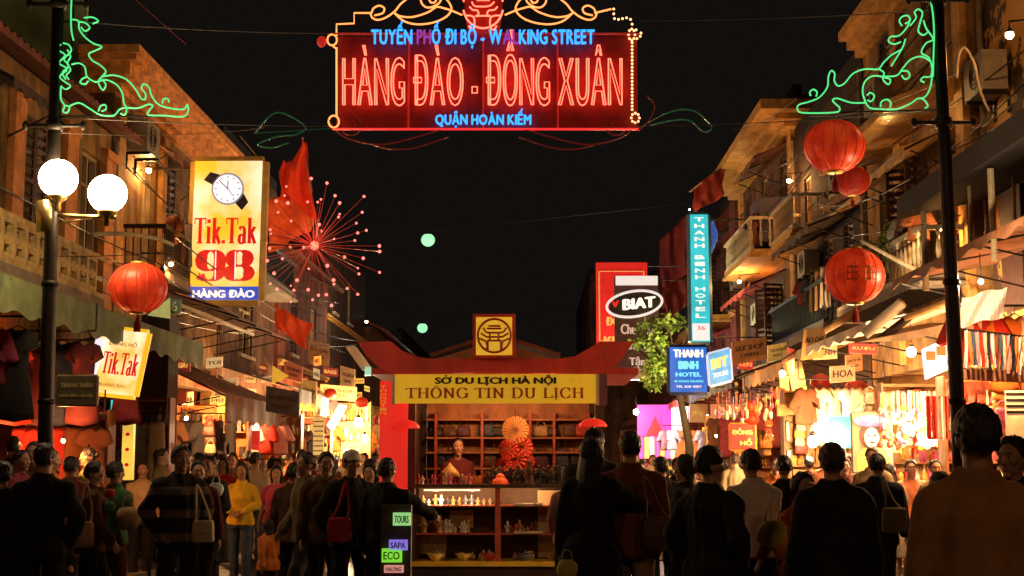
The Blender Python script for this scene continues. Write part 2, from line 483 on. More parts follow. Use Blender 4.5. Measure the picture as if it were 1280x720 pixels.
BAL_ME = {}
def balcony(bld, s, X, y0, y1, z, dep, style, m_slab, m_rail, hrail=.85):
    """slab with a balustrade along its edge and its two ends"""
    xe = X - s*dep
    b = MB(); b.box(X - s*.003, xe, y0, y1, z - .14, z); b.box(X - s*.003, xe - s*.05, y0 - .05, y1 + .05, z - .20, z - .142)
    bal = part('balcony', b, m_slab, bld)
    r = MB()
    r.box(xe, xe + s*.09, y0, y1, z + hrail - .07, z + hrail); r.box(xe + s*.01, xe + s*.08, y0, y1, z + .002, z + .07)
    for yy in (y0, y1 - .09): r.box(X, xe + s*.092, yy, yy + .09, z + hrail - .069, z + hrail - .001)
    part('handrail', r, m_rail, bal)
    if style == 'blocks':
        # pierced cement blocks
        bl = MB(); bl.box(-.04, .04, .0, .06, 0, hrail - .14); bl.box(-.04, .04, .34, .4, 0, hrail - .14)
        for k in range(3): zz = (hrail - .20)*k/2; bl.box(-.038, .038, .06, .34, zz, zz + .06)
        bl.box(-.036, .036, .12, .28, .16, .21 + .1)
        me = bl.mesh('pierced_block', m_rail)
        for i in range(int((y1 - y0 - .1)/.4)):
            o = bpy.data.objects.new('pierced_block', me); COL.objects.link(o); o.parent = bal
            o.location = Vector((xe + s*.045, y0 + .05 + i*.4, z + .07)) - gloc(bal)
        return bal
    step = .22 if style == 'balusters' else .13
    bl = MB()
    if style == 'balusters': bl.lathe([(.035, 0), (.035, .05), (.022, .09), (.045, .24), (.03, .36), (.018, .5), (.018, hrail-.24), (.034, hrail-.16), (.034, hrail-.14)], (0, 0, 0), 8)
    else: bl.box(-.01, .01, -.01, .01, 0, hrail - .14)
    me = bl.mesh('baluster', m_rail, style == 'balusters')
    pos = [(xe + s*.045, y0 + .1 + i*step) for i in range(int((y1 - y0 - .15)/step))]
    for yy in (y0 + .045, y1 - .045):
        pos += [(xe + s*(.045 + (k+1)*step), yy) for k in range(int((dep - .1)/step))]
    for x_, y_ in pos:
        o = bpy.data.objects.new('baluster', me); COL.objects.link(o); o.parent = bal
        o.location = Vector((x_, y_, z + .07)) - gloc(bal)
    return bal

def cornice(bld, s, X, y0, y1, z, prof, m, ret=0.0):
    """stepped moulding along the facade; prof = [(projection, z0, z1)...]; ret = length of the return along the near wall"""
    c = MB()
    for i, (p, a, b) in enumerate(prof):
        c.box(X + s*ret if ret else X - s*.002, X - s*p, y0 - (p if ret else 0), y1, z + a, z + b - .003)
    return part('cornice', c, m, bld)

def building(name, label, s, X, Y0, Y1, H, wm, wins=(), D=7.0, shop=True, inner=None, zs=3.1, floors=(), pil=(), category='building', roof='flat', side_m=None, shop_d=2.6):
    t = thing(name, label, category, (X + s*D/2, (Y0+Y1)/2, GROUND(X)))
    gz = .12
    # facade slab with real openings
    ops = [(yc-w/2, yc+w/2, zc-h/2, zc+h/2) for yc, zc, w, h, st in wins]
    if shop: ops.append((Y0 + .35, Y1 - .35, gz, zs))
    ys = sorted(set([Y0, Y1] + [a for o in ops for a in o[:2]])); zz = sorted(set([gz, H] + [a for o in ops for a in o[2:]]))
    f = MB()
    for j in range(len(zz)-1):
        run = None
        for i in range(len(ys)-1):
            cy, cz = (ys[i]+ys[i+1])/2, (zz[j]+zz[j+1])/2
            inside = any(o[0] < cy < o[1] and o[2] < cz < o[3] for o in ops)
            if not inside:
                if run is None: run = ys[i]
            if (inside or i == len(ys)-2) and run is not None:
                f.box(X, X + s*.25, run, ys[i] if inside else ys[i+1], zz[j], zz[j+1]); run = None
    part('facade_wall', f, wm, t)
    for a, b in pil:
        q = MB(); q.box(X - s*.10, X - s*.002, a, b, zs + .1, H - .34); q.box(X - s*.13, X - s*.101, a - .04, b + .04, H - .5, H - .36); part('pilaster', q, M_trim if wm is not W_orange else MATS.get('pilaster_orange') or mat('pilaster_orange', (.62, .24, .06), rough=.75, var=.4, scale=4, bump=.3), t)
    b = MB(); b.box(X + s*.252, X + s*D, Y0 + .003, Y1 - .003, zs + .15 if shop else gz, H - .02)
    if shop:
        b.box(X + s*.252, X + s*D, Y0 + .003, Y0 + .2, gz, zs + .149); b.box(X + s*.252, X + s*D, Y1 - .2, Y1 - .003, gz, zs + .149); b.box(X + s*(shop_d+.1), X + s*D, Y0 + .2, Y1 - .2, gz, zs + .149)
    part('side_wall', b, side_m or wm, t)
    if shop:
        i_ = MB(); im = inner or M_inner
        i_.box(X + s*(shop_d+.05), X + s*(shop_d+.098), Y0 + .22, Y1 - .22, gz, zs + .05)
        i_.box(X + s*.26, X + s*(shop_d+.05), Y0 + .203, Y0 + .22, gz, zs + .05); i_.box(X + s*.26, X + s*(shop_d+.05), Y1 - .22, Y1 - .203, gz, zs + .05)
        i_.box(X + s*.26, X + s*(shop_d+.05), Y0 + .22, Y1 - .22, zs + .052, zs + .14)
        part('shop_interior', i_, im, t)
    for w_ in wins: window(t, s, X, *w_)
    for z in floors: cornice(t, s, X, Y0 + .01, Y1 - .01, z, [(.06, 0, .07), (.12, .07, .16)], M_trim)
    if roof == 'tile':
        r = MB(); n = max(3, int((Y1-Y0)/.22))
        for k in range(n):
            ya = Y0 + (Y1-Y0)*k/n; yb = Y0 + (Y1-Y0)*(k+1)/n; ym = (ya+yb)/2
            a = Vector((X - s*.55, 0, H - .12)); c = Vector((X + s*D/2, 0, H + D*.22))
            for y1_, y2_, h1, h2 in ((ya, ym, 0, .05), (ym, yb, .05, 0)):
                r.add([(a.x, y1_, a.z+h1), (a.x, y2_, a.z+h2), (c.x, y2_, c.z+h2), (c.x, y1_, c.z+h1), (a.x, y1_, a.z-.08), (a.x, y2_, a.z-.08), (c.x, y2_, c.z-.08), (c.x, y1_, c.z-.08)], [(0,1,2,3),(7,6,5,4),(0,4,5,1),(3,2,6,7),(0,3,7,4),(1,5,6,2)])
        r.box(X + s*D/2, X + s*D, Y0, Y1, H, H + D*.2)
        part('roof', r, M_tile, t)
    else:
        r = MB(); r.box(X + s*.0, X + s*D, Y0 + .02, Y1 - .02, H - .015, H + .05); r.box(X, X + s*.2, Y0 + .02, Y1 - .02, H + .052, H + .3)
        part('roof', r, M_roofd, t)
    return t

# ---------------------------------------------------------------- left row, from near to far
WX = -7.0
lb1 = building('shophouse', 'low ochre shophouse over the green awning, with a pierced block balcony', -1, WX, 12.0, 22.6, 7.0, W_orange,
    [(14.6, 5.45, 1.2, 1.9, 'open'), (17.3, 5.45, 1.2, 1.9, 'plain'), (19.2, 5.5, .9, 1.8, 'closed'), (21.6, 5.5, .9, 1.9, 'plain')], inner=M_innerd, roof='tile', zs=3.2, pil=[(20.2, 20.7), (22.1, 22.59), (18.1, 18.5), (15.6, 16.0)], shop_d=2.2)
balcony(lb1, -1, WX, 12.5, 20.1, 3.95, .75, 'blocks', M_conc, mat('block_ochre', (.52, .36, .13), rough=.8, var=.5, scale=4), .62)
lb2 = building('corner_house', 'tall ochre house with a deep orange cornice beyond the green awning', -1, WX, 22.7, 30.7, 8.0, W_ochre,
    [(24.9, 6.2, .8, 2.2, 'plain'), (26.4, 6.2, .8, 2.2, 'closed'), (28.2, 6.2, .8, 2.2, 'plain'), (29.6, 6.2, .7, 2.2, 'closed')], inner=M_innerd, floors=(4.6,), pil=[(22.72, 23.1), (25.5, 25.8)])
cornice(lb2, -1, WX, 22.75, 30.69, 7.75, [(.12, 0, .12), (.24, .12, .24), (.32, .24, .46), (.46, .46, .56), (.52, .56, .70)], mat('cornice_orange', (.72, .31, .07), rough=.75, var=.5, scale=4, bump=.3), ret=.5)
u = MB(); u.box(-7.85, -13.5, 22.7, 23.6, 8.06, 12.4); part('upper_storey', u, W_green, lb2)
u = MB(); u.box(-7.5, -13.6, 22.62, 22.69, .2, 12.5); part('gable_wall', u, W_green, lb2)
u = MB(); u.box(-7.46, -13.7, 22.55, 23.7, 12.52, 12.64); part('parapet', u, M_conc, lb2)
balcony(lb2, -1, WX, 23.2, 27.6, 4.8, .8, 'bars', M_conc, M_iron, .8)
lb3 = building('narrow_house', 'narrow dark brick red house behind the hanging watch shop sign', -1, WX, 30.8, 37.5, 8.9, W_brown, [(32.5, 7.2, .9, 1.7, 'closed'), (35.4, 7.2, .9, 1.7, 'open'), (33.8, 4.9, 1.6, 1.5, 'plain')], floors=(6.1,), inner=M_inner)
balcony(lb3, -1, WX, 31.3, 36.8, 6.0, .7, 'bars', M_conc, M_iron, .8)
lb4 = building('low_shop_house', 'low dim shophouse behind the ball of lights on the left', -1, WX + .1, 37.6, 46.5, 7.4, W_red, [(40, 5.5, 1.1, 1.7, 'closed'), (43.6, 5.5, 1.1, 1.7, 'lit')], inner=M_innerp, floors=(4.2,), roof='tile')
lb5 = building('far_house', 'dark three storey house further down the left side', -1, WX, 46.6, 58, 9.4, W_dark, [(49, 7.6, 1.1, 1.6, 'closed'), (53, 7.6, 1.1, 1.6, 'plain'), (50, 5, 1.1, 1.6, 'closed'), (55, 5, 1.1, 1.6, 'closed')], inner=M_innerp, floors=(6.4,))
lb6 = building('far_house', 'dim low house with a tiled eave near the far left end', -1, WX + .3, 58.1, 76, 7.2, W_brown, [(62, 5.2, 1.2, 1.5, 'closed'), (70, 5.2, 1.2, 1.5, 'plain')], inner=M_inner, roof='tile')
lb7 = building('far_house', 'farthest dark house on the left side of the street', -1, WX - .2, 76.1, 110, 8.6, W_dark, [(80, 6, 1.2, 1.5, 'plain')], inner=M_inner)

# ---------------------------------------------------------------- right row
RX = 6.3
rb1 = building('shophouse', 'ochre house with peeling plaster over the black roof slab at the right edge', 1, 6.5, 11.5, 19.5, 10.4, W_peel, [(17.2, 4.9, .9, 1.3, 'plain'), (15.0, 7.6, 1.1, 1.6, 'closed')], inner=M_innerp, zs=3.3, shop_d=3.0, side_m=W_cream)
r_ = MB(); r_.prism([(6.49, 0, 5.62), (5.15, 0, 5.28), (5.15, 0, 4.98), (6.49, 0, 5.28)], (0, 7.4, 0)); r_.xf(Matrix.Translation((0, 12.0, 0))); part('roof_slab', r_, M_roofd, rb1)
r_ = MB(); r_.box(6.35, 6.49, 17.9, 18.7, 3.6, 5.2); part('shutter', r_, M_shut, rb1)
for yy in (16.0, 18.8):
    r_ = MB(); r_.tube([(5.35, yy, 3.9), (5.35, yy, 4.99)], .04, 8); part('post', r_, M_trimw, rb1)
rb2 = building('balcony_house', 'ochre balcony house with a lit roof canopy beside the right pole', 1, RX, 19.6, 25.8, 9.8, W_ochre, [(20.7, 5.45, .8, 1.9, 'closed'), (22.2, 5.45, .9, 1.9, 'open'), (24.4, 5.45, 1.0, 1.9, 'plain'), (21.4, 8.6, .9, 1.2, 'plain'), (24.2, 8.5, .9, 1.3, 'closed')], inner=M_innerp, pil=[(19.62, 20.0), (23.1, 23.5)], floors=(4.2,), shop_d=3.0)
balcony(rb2, 1, RX, 19.8, 25.4, 4.3, .72, 'balusters', M_conc, M_trimw, .68)
c_ = MB(); c_.prism([(6.29, 0, 7.25), (5.2, 0, 6.85), (5.2, 0, 6.72), (6.29, 0, 6.95)], (0, 4.9, 0)); c_.xf(Matrix.Translation((0, 19.9, 0))); part('canopy', c_, M_trim, rb2)
cornice(rb2, 1, RX, 19.65, 25.79, 9.2, [(.15, 0, .15), (.3, .15, .32), (.45, .32, .5)], M_trim)
rb3 = building('timber_house', 'dark timber fronted house with an iron balcony behind the red lanterns', 1, RX, 25.9, 32.6, 9.2, W_dark, [(27.4, 5.4, .9, 1.9, 'closed'), (29.3, 5.4, .9, 1.9, 'closed'), (31.3, 7.4, .8, 1.3, 'lit'), (28.2, 7.8, .9, 1.4, 'closed')], inner=M_inner, floors=(6.5,), shop_d=3.0)
balcony(rb3, 1, RX, 26.2, 32.2, 4.2, .8, 'bars', M_conc, M_iron, .85)
balcony(rb3, 1, RX, 29.6, 32.3, 6.6, .7, 'bars', M_trim, M_trimw, .75)
rb4 = building('tall_house', 'tall house with ochre eaves and a jutting balcony beyond the lanterns', 1, RX, 32.7, 42.0, 10.3, W_brown, [(34.2, 8.2, 1.1, 2.0, 'closed'), (37.0, 8.2, 1.1, 2.0, 'plain'), (39.8, 8.2, 1.1, 2.0, 'closed'), (35.2, 5.1, 1.1, 1.8, 'open'), (38.6, 5.1, 1.1, 1.8, 'closed')], inner=M_innerp, pil=[(32.72, 33.2), (40.8, 41.2)], floors=(4.0,), shop_d=3.0)
balcony(rb4, 1, RX, 33.4, 38.0, 6.7, 1.0, 'balusters', M_trim, M_trimw, .8)
cornice(rb4, 1, RX, 32.72, 41.95, 9.5, [(.3, 0, .12), (.55, .12, .26), (.95, .26, .5)], M_trim, ret=.4)
u = MB(); u.box(5.55, 6.29, 33.5, 34.9, 6.9, 8.0); part('tarpaulin_box', u, mat('tarp_slate', (.06, .05, .09), rough=.7, var=.4, scale=4), rb4)
rb5 = building('shuttered_house', 'slate shuttered house behind the vertical cyan sign', 1, RX - .1, 42.1, 52.5, 9.6, W_red, [(44, 7.4, 1.2, 2.2, 'closed'), (46.8, 7.4, 1.2, 2.2, 'open'), (49.8, 7.4, 1.2, 2.2, 'closed'), (45, 4.8, 1.2, 1.6, 'closed'), (49, 4.8, 1.2, 1.6, 'lit')], inner=M_innerp, floors=(6.0,), shop_d=3.0)
balcony(rb5, 1, RX - .1, 43, 50.5, 6.1, .9, 'bars', M_trim, M_iron, .85)
rb6 = building('far_house', 'reddish house behind the tree on the right side', 1, RX - .4, 52.6, 70, 10.5, W_red, [(55, 8, 1.3, 1.8, 'closed'), (60, 8, 1.3, 1.8, 'plain'), (65, 8, 1.3, 1.8, 'closed'), (57, 5, 1.3, 1.8, 'closed')], inner=M_innerp, floors=(6.2,), shop_d=3.0)
rb7 = building('far_house', 'narrow dark house standing forward at the far right end', 1, 3.1, 74, 96, 11.5, W_brown, [(78, 8, 1.3, 1.8, 'plain'), (84, 8, 1.3, 1.8, 'closed')], inner=M_inner, D=9, floors=(6.5,))

# dark house closing the end of the street
lbe = building('far_house', 'black house closing the far end of the street', -1, -2.0, 112, 124, 7.5, W_dark, [], D=18, shop=False)
# ================================================================== POLES AND NEON ARCH SIGN (all at Y = 14)
YN = 14.0
M_pole = mat('pole_paint', (.030, .022, .018), rough=.42, metal=.3, var=.4, scale=9)
def street_pole(label, xb, xt, h, s):
    t = thing('street_pole', label, 'pole', (xb, YN, GROUND(xb)), 'poles carrying the neon over the street')
    gz = GROUND(xb)
    def X(z): return xb + (xt-xb)*(z-gz)/h
    m = MB(); m.lathe([(.17, 0), (.17, .05), (.13, .09), (.12, .5), (.10, .56), (.085, .62)], (xb, YN, gz), 20); part('pole_base', m, M_pole, t, True)
    m = MB(); m.tube([(X(z), YN, z) for z in (gz + .5, 2.4, 4.6, 7.2)], [.078, .074, .066, .058], 16); part('shaft', m, M_pole, t, True)
    for z in (5.05, 6.35):
        m = MB(); m.tube([(X(z) - .30, YN - .01, z), (X(z) + .30, YN - .01, z)], .022, 8); m.lathe([(.085, -.05), (.09, 0), (.085, .05)], (X(z), YN, z), 14)
        for q in (-.3, .3): m.lathe([(.012, -.05), (.03, -.02), (.03, .03), (.012, .05)], (X(z) + q, YN - .01, z), 8)
        part('cross_arm', m, M_pole, t, True)
    for z in (2.2, 3.4): 
        m = MB(); m.lathe([(.082, -.03), (.088, 0), (.082, .03)], (X(z), YN, z), 14); part('clamp_band', m, M_iron, t, True)
    return t, X
pl, XL = street_pole('dark pole on the left with two white globe lamps on its arm', P(57, 600, YN).x, P(72, 0, YN).x, 7.0, -1)
pr, XR = street_pole('dark bare pole on the right beside the foreground man', P(1203, 600, YN).x, P(1171, 0, YN).x, 7.0, 1)

# globe lamp: one arm fixed to the left pole, two opal globes
gl = thing('globe_lamp', 'pair of glowing white globe lamps on a brass arm of the left pole', 'street lamp', P(62, 262, YN))
M_brass = mat('brass', (.55, .38, .14), rough=.3, metal=.9, var=.3, scale=20)
M_globe = glow('opal_globe', (1.0, .72, .40), 68)
a0, a1 = P(58, 268, YN), P(146, 272, YN)
m = MB(); m.tube([a0, P(90, 270, YN), a1], .022, 10); m.tube([P(62, 282, YN), P(100, 275, YN), P(128, 272, YN)], .012, 8); m.tube([P(58, 252, YN), P(58, 290, YN)], .10, 14); part('arm', m, M_brass, gl, True)
for px, py in ((73, 223), (134.5, 242)):
    c = P(px, py, YN - .02); r = .195
    m = MB(); m.ell(c, (r, r, r), 32, 20); gb = part('globe', m, M_globe, gl, True)
    m = MB(); m.lathe([(.035, -.34), (.035, -.26), (.075, -.225), (.095, -.20), (.10, -.175)], c, 16); part('fitter', m, M_brass, gb, True)

# the neon sign
ns = thing('neon_sign', 'big red neon arch sign hanging over the street, framed in orange scrollwork', 'neon sign', P(606, 165, YN))
M_panel = mat('sign_mesh_panel', (.34, .024, .02), rough=.55, var=.3, scale=10, bump=.1)
M_nred = glow('neon_red', (1.0, .055, .035), 7.0)
M_npink = glow('neon_coral', (1.0, .13, .07), 3.6)
M_norg = glow('neon_orange', (1.0, .27, .07), 2.3)
M_nblue = glow('neon_blue', (.03, .30, 1.0), 2.0)
M_npurp = glow('neon_purple', (.35, .05, .42), .9)
M_ngreen = glow('neon_green', (.10, .85, .26), 1.05)
M_dimred = mat('unlit_red_tube', (.28, .04, .03), rough=.25, var=.3, bump=0, emit=(.5, .03, .02), es=.10)  # unlit glass given a faint red glow of its own
M_dimgreen = mat('unlit_green_tube', (.03, .14, .06), rough=.25, var=.3, bump=0, emit=(.03, .3, .1), es=.12)  # unlit glass given a faint green glow of its own
U = Vector((1, 0, 0)); V = Vector((0, 0, 1))
def N2(px, py, dy=0.0):
    v = P(px, py, YN); v.y += dy; return v
m = MB(); a = N2(419, 160, .06); b = N2(797, 41, .06); m.box(a.x, b.x, a.y, a.y + .05, a.z, b.z); part('backing_panel', m, M_panel, ns)
m = MB(); a = N2(586, 58, .05); b = N2(624, 8, .05); m.prism([a, N2(624, 40, .05), N2(628, 0, .05), N2(604, -16, .05), N2(580, 0, .05)], (0, .06, 0)); part('crest_panel', m, M_panel, ns)
m = MB()
for px in (511, 604, 697): m.box(N2(px-1.1, 50).x, N2(px+1.1, 50).x, YN + .02, YN + .058, N2(px, 160).z, N2(px, 44).z)
part('strut', m, mat('sign_strut', (.4, .03, .02), rough=.5, emit=(.8, .03, .02), es=.35), ns)
for y_, nm in ((162, 0), (43, 1)):
    m = MB(); m.tube([N2(416, y_, -.02), N2(798, y_, -.02)], .012, 8); part('edge_tube', m, glow('neon_edge', (1.0, .03, .03), 1.1) if nm == 0 else glow('neon_edge_dim', (.6, .02, .02), .35), ns, True)

def neon_word(txt, x0, x1, ytop, ybot, m, tr, outline=True, cap=None, mats=None):
    """letters one by one; x0..x1 = extent in photo pixels, ytop..ybot = cap height"""
    vs, fs, es = text_mesh('H'); ch = max(v.y for v in vs)
    # advance widths
    xs = []; x = 0
    for c in txt:
        if c == ' ': xs.append((x, 0, None)); x += .30; continue
        if outline: data = text_outline(c)
        else: data = text_mesh(c)
        allv = [v for l in data for v in l] if outline else data[0]
        mn = min(v.x for v in allv); mx = max(v.x for v in allv)
        xs.append((x - mn, mx - mn, data)); x += (mx - mn) + (.13 if outline else .13)
    tot = x - .1
    for i, (xo, w, data) in enumerate(xs):
        if data is None: continue
        def M(v, dy=-.03): return N2(x0 + (v.x + xo)/tot*(x1-x0), ybot + (v.y/ch)*(ytop-ybot), dy)
        mb = MB(); mm = mats[i] if mats else m
        if outline:
            for lp in data:
                # thin out very short steps
                q = [M(lp[0])]
                for v in lp[1:]:
                    p = M(v)
                    if (p - q[-1]).length > .012: q.append(p)
                mb.tube(q, tr, 6, True)
        else:
            pts = [M(v) for v in data[0]]; fr = [p + Vector((0, -.02, 0)) for p in pts]
            for q, dx in enumerate((0, -.005, .005)): mb.add([p + Vector((dx, -.001*q, .003*(q - 1))) for p in fr], data[1])
            cn = set()
            for f in data[1]:
                for k in range(len(f)): cn.add((f[k], f[(k+1) % len(f)]))
            o = len(mb.v); mb.v.extend([tuple(p) for p in pts])
            for (p_, q_) in cn:
                if (q_, p_) not in cn: mb.face((p_, o+p_, o+q_, q_))

        part('letter', mb, mm, ns)
neon_word('HÀNG ĐÀO - ĐỒNG XUÂN', 429, 778, 74, 132, M_npink, .0075)
B_, Pp = M_nblue, M_npurp
w1 = 'TUYẾN PHỐ ĐI BỘ - WALKING STREET'
mm = [B_]*6 + [Pp]*2 + [B_]*24; mm[17] = Pp; mm[19] = Pp; mm[20] = Pp
neon_word(w1, 465, 743, 39, 56.5, B_, .006, False, mats=mm)
neon_word('QUẬN HOÀN KIẾM', 545, 664, 145, 157, B_, .005, False)

def pxcurve(pts, sub=5, dy=-.02, closed=False): return spline([N2(x, y, dy) for x, y in pts], sub, closed)
def mirror(pts): return [(1209 - x, y) for x, y in pts]
Z1 = lambda pts: [(400 + x/3.6, y/3.6) for x, y in pts]
left_orn = [Z1([(228, 62), (236, 82), (262, 92), (300, 80), (338, 52), (362, 22), (388, 0), (410, -26)]),
            Z1([(245, 72), (282, 62), (290, 40), (268, 28), (242, 40), (232, 62)]),
            Z1([(335, 60), (358, 74), (400, 80), (440, 74), (490, 56), (525, 34), (560, 40), (592, 50), (640, 70)]),
            Z1([(338, 64), (380, 98), (440, 112), (510, 104), (565, 80), (592, 46), (580, 12), (555, -14)]),
            Z1([(456, -20), (456, 12), (476, 34), (505, 34), (538, 14), (545, -14), (525, -34), (490, -40), (456, -20)]),
            Z1([(490, -6), (498, 12), (515, 14), (524, -2), (512, -16)])]
for c in left_orn:
    for q in (c, mirror(c)):
        m = MB(); m.tube(pxcurve(q), .0095, 7); part('scroll_tube', m, M_norg, ns, True)
stair = [(465, 17), (443, 17), (443, 30), (421, 31), (421, 45)]
m = MB(); m.tube([N2(x, y, -.02) for x, y in stair], .0095, 7); m.tube([N2(421, 60, -.02), N2(421, 146, -.02)], .0095, 7); part('border_tube', m, M_norg, ns)
for cx_, cy_, r_ in ((415.5, 50.5, 6), (417.5, 152.5, 6.5)):
    m = MB(); m.tube([N2(cx_ + r_*math.cos(a*PI/8), cy_ + r_*1.15*math.sin(a*PI/8), -.02) for a in range(16)], .0095, 7, True)
    m.tube([N2(cx_ + 1, cy_ + 8, -.02), N2(421, cy_ + 11, -.02)], .0095, 6)
    part('ring_tube', m, M_norg, ns, True)
# right border made of small bulbs
bm_ = MB(); bm_.ell((0, 0, 0), (.013, .013, .013), 8, 6); bme = bm_.mesh('bulb', glow('border_bulb', (1, .38, .16), 3.2), True)
m = MB(); m.tube([N2(743, 17, -.02), N2(764, 12, -.02)], .0095, 6); part('border_tube', m, M_norg, ns)
pts_ = [(767, 12), (767, 18), (768, 24), (773, 25), (778, 24), (783, 23), (788, 25), (790, 31)] + [(789.5 + 4*math.cos(a*PI/4), 44 + 7*math.sin(a*PI/4)) for a in range(8)] + [(795, 38), (801, 42), (796, 49), (800, 46)] + [(790, 54 + k*4.4) for k in range(20)] + [(794 + 5*math.cos(a*PI/4), 148 + 6*math.sin(a*PI/4)) for a in range(8)]
for x, y in pts_:
    o = bpy.data.objects.new('bulb', bme); COL.objects.link(o); o.parent = ns; o.location = N2(x, y, -.02) - gloc(ns)
# crest: pavilion in a ring
m = MB(); m.tube([N2(604 + 25*math.cos(a*PI/16), 8 + 28*math.sin(a*PI/16), -.02) for a in range(1, 16)][::1], .010, 7)
m.tube([N2(604 + 25*math.cos(a*PI/16), 8 + 28*math.sin(a*PI/16), -.02) for a in range(17, 32)][::1], .010, 7); part('crest_ring', m, M_npink, ns, True)
for q in ([(590, 3), (593, 8), (602, 9), (612, 8), (618, 3)], [(587, 9), (591, 13), (597, 14), (598, 19), (594, 21)], [(622, 9), (618, 13), (611, 14), (609, 19), (613, 21)], [(583, 20), (592, 22), (593, 34), (590, 38), (586, 33)], [(626, 20), (614, 22), (613, 34), (617, 38), (621, 33)], [(594, 21), (604, 20.5), (613, 21)], [(596, 1), (612, 1)], [(590, -6), (598, -2), (610, -2), (618, -6)]):
    m = MB(); m.tube(pxcurve(q, 4), .0085, 7); part('crest_tube', m, M_npink, ns, True)
for q in ([(411, 150), (425, 168), (450, 178), (480, 181), (520, 172), (560, 160)], [(430, 150), (442, 145), (452, 155), (446, 168), (432, 168), (424, 158)], [(436, 155), (443, 153), (446, 160), (440, 163)], [(468, 182), (490, 187), (520, 185), (560, 172)]):
    for qq in (q, mirror(q)):
        m = MB(); m.tube(pxcurve(qq, 5), .008, 6); part('unlit_tube', m, M_dimred, ns, True)
m = MB(); m.tube(pxcurve([(797, 165), (812, 150), (818, 132), (808, 120)], 5), .006, 6); part('unlit_tube', m, M_dimred, ns, True)
m = MB()
for cx_ in (402,): m.ell(N2(402, 52, 0), (.05, .03, .06), 12, 8)
part('corner_lamp', m, glow('corner_lamp', (.8, .03, .02), .5), ns, True)

# green neon scrolls hung on each pole
Z3 = lambda pts: [(x/3.0, y/3.0) for x, y in pts]
ZR = lambda pts: [(980 + x/3.0, y/3.0) for x, y in pts]
GL = [Z3([(272, 0), (270, 60), (272, 120), (280, 155)]), Z3([(275, 76), (298, 82), (300, 110), (320, 140), (352, 165), (385, 178), (362, 192), (336, 205), (350, 230), (376, 245), (400, 270), (385, 290), (372, 310), (388, 340), (400, 320), (385, 300)]),
      Z3([(300, 85), (325, 90), (340, 108), (322, 120), (308, 105)]), Z3([(318, 70), (350, 68), (372, 82), (350, 92)]),
      Z3([(232, 170), (222, 190), (248, 210), (226, 240), (256, 262), (228, 290), (250, 312), (268, 325), (250, 338), (232, 325)]), Z3([(256, 190), (268, 215), (256, 240), (268, 265), (252, 285), (262, 300)]),
      Z3([(240, 165), (262, 172), (270, 195), (244, 225), (262, 250), (238, 275), (250, 300)]),
      Z3([(232, 330), (232, 375), (246, 398), (240, 420), (256, 425), (264, 405), (250, 398)]), Z3([(264, 400), (300, 388), (340, 410), (372, 430), (400, 436), (432, 434), (452, 412), (478, 405)]), Z3([(372, 420), (380, 400), (398, 396), (400, 412), (384, 420)]),
      Z3([(272, 245), (300, 240), (322, 255), (330, 290), (362, 310), (400, 302), (440, 320), (462, 352), (468, 388), (478, 410), (472, 432), (455, 428)]), Z3([(330, 290), (312, 298), (304, 312), (322, 318), (335, 305)]),
      Z3([(390, 290), (430, 285), (476, 300), (510, 335), (532, 372), (548, 374), (548, 352), (534, 335), (542, 318), (562, 330), (572, 362), (600, 396), (650, 410), (692, 412), (705, 395), (708, 420), (690, 440), (620, 436), (560, 434), (562, 418), (576, 400), (560, 394), (520, 408), (478, 406)]),
      Z3([(612, 392), (615, 376), (632, 372), (636, 386)])]
GR = [ZR([(548, 10), (556, 60), (560, 130), (558, 200), (556, 290)]), ZR([(440, 100), (430, 82), (440, 66), (462, 62), (470, 80), (452, 92)]), ZR([(470, 100), (492, 70), (486, 50), (500, 38), (516, 52), (508, 85), (500, 120), (520, 135), (540, 120)]),
      ZR([(470, 70), (462, 100), (430, 136), (398, 140), (390, 158), (410, 168), (436, 160)]), ZR([(520, 80), (530, 110), (556, 150), (530, 165), (512, 200), (540, 220), (552, 260), (546, 290), (520, 292), (510, 305), (524, 312)]),
      ZR([(440, 188), (400, 210), (370, 238), (350, 262), (300, 262), (255, 280), (225, 315), (200, 325), (186, 305), (188, 280), (175, 268), (164, 290), (160, 330), (130, 368), (90, 385), (55, 395), (48, 412), (70, 426), (190, 424), (206, 408), (190, 392), (180, 378), (198, 372), (250, 388), (304, 388)]),
      ZR([(98, 362), (95, 348), (108, 338), (122, 348), (118, 364)]), ZR([(304, 388), (292, 350), (300, 310), (330, 288), (370, 290), (420, 286), (440, 262), (470, 228), (510, 215), (545, 232)]),
      ZR([(352, 262), (372, 276), (368, 300), (388, 320), (396, 302), (372, 292)]), ZR([(436, 270), (460, 270), (468, 290), (450, 300), (438, 285)]), ZR([(304, 388), (320, 408), (360, 412), (420, 412), (470, 392), (500, 372), (522, 378), (536, 400), (524, 410)]),
      ZR([(310, 360), (320, 350), (336, 362), (326, 382), (310, 378)]), ZR([(360, 404), (362, 385), (385, 376), (398, 390), (394, 404)]), ZR([(552, 290), (546, 330), (530, 362), (510, 372)]), ZR([(400, 250), (440, 185), (452, 150)])]
